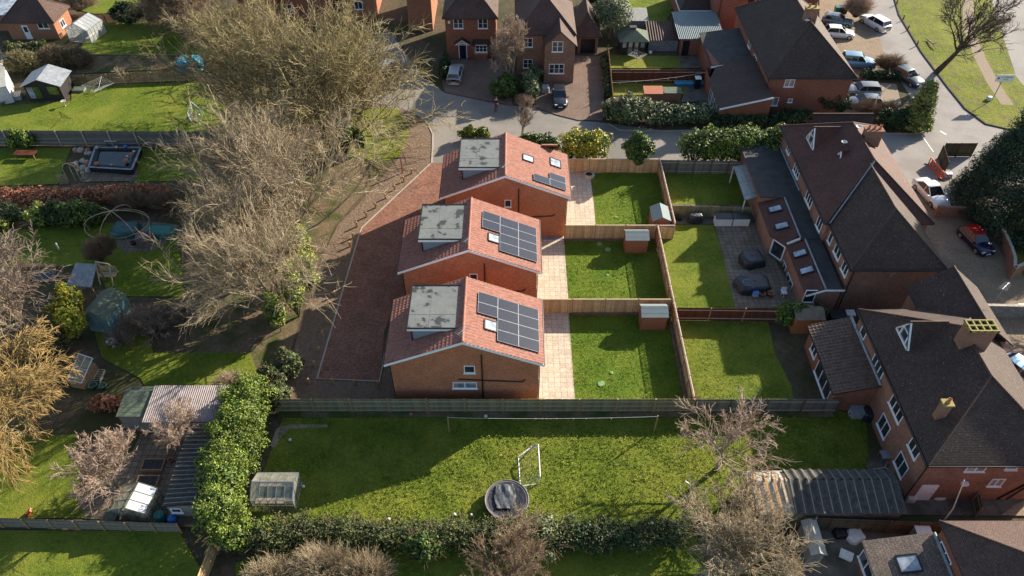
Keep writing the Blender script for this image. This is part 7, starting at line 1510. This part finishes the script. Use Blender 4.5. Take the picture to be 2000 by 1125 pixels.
# ivy round the trunks and the big laurel strip
shrub('ivy','bright ivy smothering the trunks by the driveway bank','ivy',(-19.0,45.4),[(0,0,3.4,1.1,1.2,3.4),(.7,2.4,3.0,1.2,1.2,3.0),(-.2,4.8,3.6,1.1,1.2,3.6),(-1.2,-1.8,2.6,1.0,1.0,2.6)],11000,.10,'leaf_lime',118,core='leaf_ivy')
shrub('ivy','dark ivy clinging to the trunks of the huge olive-twigged tree','ivy',(-18.6,70.0),[(0,0,2.4,1.0,1.0,2.4),(-1.6,.6,2.0,.9,.9,2.0),(1.4,.8,1.6,.9,.9,1.7)],4200,.12,'leaf_ivy',130)
shrub('bush','dull green shrub at the foot of the ivy trees by the rear fence','bush',G(548,790),[(0,0,1.4,1.3,1.2,1.5),(-.8,1.5,1.5,1.3,1.2,1.5),(.4,2.8,1.6,1.2,1.2,1.7)],5200,.12,'leaf_mix',119,twigs=200)
hedge('laurel_hedge','big glossy laurel hedge running down beside the long dark shed',[(500,800),(478,860),(465,920),(445,990),(430,1050)],3.1,4.4,290,.068,'leaf_laurel',120,core='leaf_ivy')
shrub('laurel_bush','yellower laurel growth at the lower end of the glossy hedge','bush',G(468,1068),[(0,0,1.3,1.6,1.2,1.5),(1.8,.6,1.0,1.3,1.1,1.2)],4200,.09,'leaf_laurel',121)
hedge('garden_hedge','untidy mixed evergreen hedge below the big lawn, left half',[(505,1062),(620,1050),(760,1062),(985,1060)],1.9,2.2,170,.065,'leaf_mix',122,twigs=300)
hedge('garden_hedge','grey-green feathery hedge below the trampoline lawn',[(985,1052),(1090,1062)],2.3,2.3,130,.075,'leaf_sage',123,core='leaf_dark',twigs=300)
hedge('garden_hedge','dark low hedge below the big lawn, right half',[(1105,1056),(1200,1058),(1330,1056)],1.9,2.0,120,.08,'leaf_dark',124,twigs=300)
shrub('bush','evergreen shrub by the broken table in the shaded bottom garden','bush',G(835,1085),[(0,0,1.2,1.6,1.1,1.3)],2300,.11,'leaf_ivy',125,twigs=100)
thicket('bare_shrub','bare brown scrub between the two lower right trees','shrub',G(1440,1010),[(0,0,1.0,1.7,1.2,1.2),(1.5,1.2,.8,1.3,1.0,1.0)],800,126,twig='twig_brown',r=.012,leaf='leaf_mix',nl=900,ls=.08)
shrub('bush','dark green laurel over the brown double-door shed','bush',G(1545,632),[(0,0,1.3,1.7,1.2,1.4),(1.7,.2,1.1,1.3,1.0,1.2)],3600,.12,'leaf_ivy',127)
thicket('bare_shrub','tiny dead twig clump where the lattice fence meets the rear fence','shrub',(14.4,35.3),[(0,0,.9,.6,.5,1.0)],120,128,twig='twig_brown',r=.01)
shrub('bush','bushy young shrub behind the conifer wall, bright verge','bush',G(2010,470),[(0,0,1.0,2.0,1.4,1.2)],1500,.13,'leaf_lime',129)

# ---------------------------------------------------------------- grass tufts on the nearer lawns
leafm('grass_blades',(.065,.115,.012),(.145,.205,.02),(.25,.27,.045),rough=.85,big=.5)
def tufts(label,rects,dens,h,seed,mat='grass_blades'):
    rs=np.random.RandomState(seed); Vs=[]
    for poly in rects:
        xs=[p[0] for p in poly];ys=[p[1] for p in poly]; n=int((max(xs)-min(xs))*(max(ys)-min(ys))*dens); x=rs.uniform(min(xs),max(xs),n); y=rs.uniform(min(ys),max(ys),n); ins=np.zeros(n,bool)
        for (x1,y1),(x2,y2) in zip(poly,poly[1:]+poly[:1]):
            c=((y1>y)!=(y2>y))&(x<(x2-x1)*(y-y1)/((y2-y1) or 1e-9)+x1); ins^=c
        x=x[ins];y=y[ins];n=len(x); cl=np.sin(x*5.1+np.sin(y*4.3)*2)*np.sin(y*6.3+np.sin(x*3.7)*2); k=rs.random(n)<(.45+.5*cl); x=x[k];y=y[k];n=len(x)
        a=rs.random(n)*6.283; w=h*rs.uniform(.5,1.2,n)*.55; hh=h*rs.uniform(.5,1.3,n); dx=np.cos(a)*w;dy=np.sin(a)*w; lx=rs.normal(0,.9,n)*hh;ly=rs.normal(0,.9,n)*hh; z=np.full(n,.12)
        Vs.append(np.stack([np.stack([x-dx,y-dy,z],1),np.stack([x+dx,y+dy,z],1),np.stack([x+dx*.9+lx,y+dy*.9+ly,z+hh],1),np.stack([x-dx*.9+lx,y-dy*.9+ly,z+hh],1)],1).reshape(-1,3))
    V=np.concatenate(Vs); o=link('grass',fastmesh('grass',V,np.arange(len(V)).reshape(-1,4),mat)); tag(o,label,'grass',kind='stuff')
RP=[G(*q) for q in [(560,806),(1630,806),(1690,822),(1700,916),(1480,918),(1440,960),(1400,1010),(1320,1025),(1100,1030),(700,1030),(525,1018),(520,1000),(545,850)]]
tufts('rough uneven green grass of the wide lawn below the rear fence',[RP],190,.055,1)
tufts('even fresh turf on the three new fenced lawns',[[(5.2,35.2),(14,35.2),(14,45.6),(5.2,45.6)],[(5.3,46),(14,46),(14,55.6),(5.3,55.6)],[(8.8,56.2),(15.7,56.2),(15.8,66.6),(8.9,66.6)]],150,.045,2)
tufts('older paler grass between the lattice fence and the big houses',[[(14.5,35.3),(22.5,35.3),(22.3,41),(22.5,44.6),(14.5,44.7)]],110,.05,3)
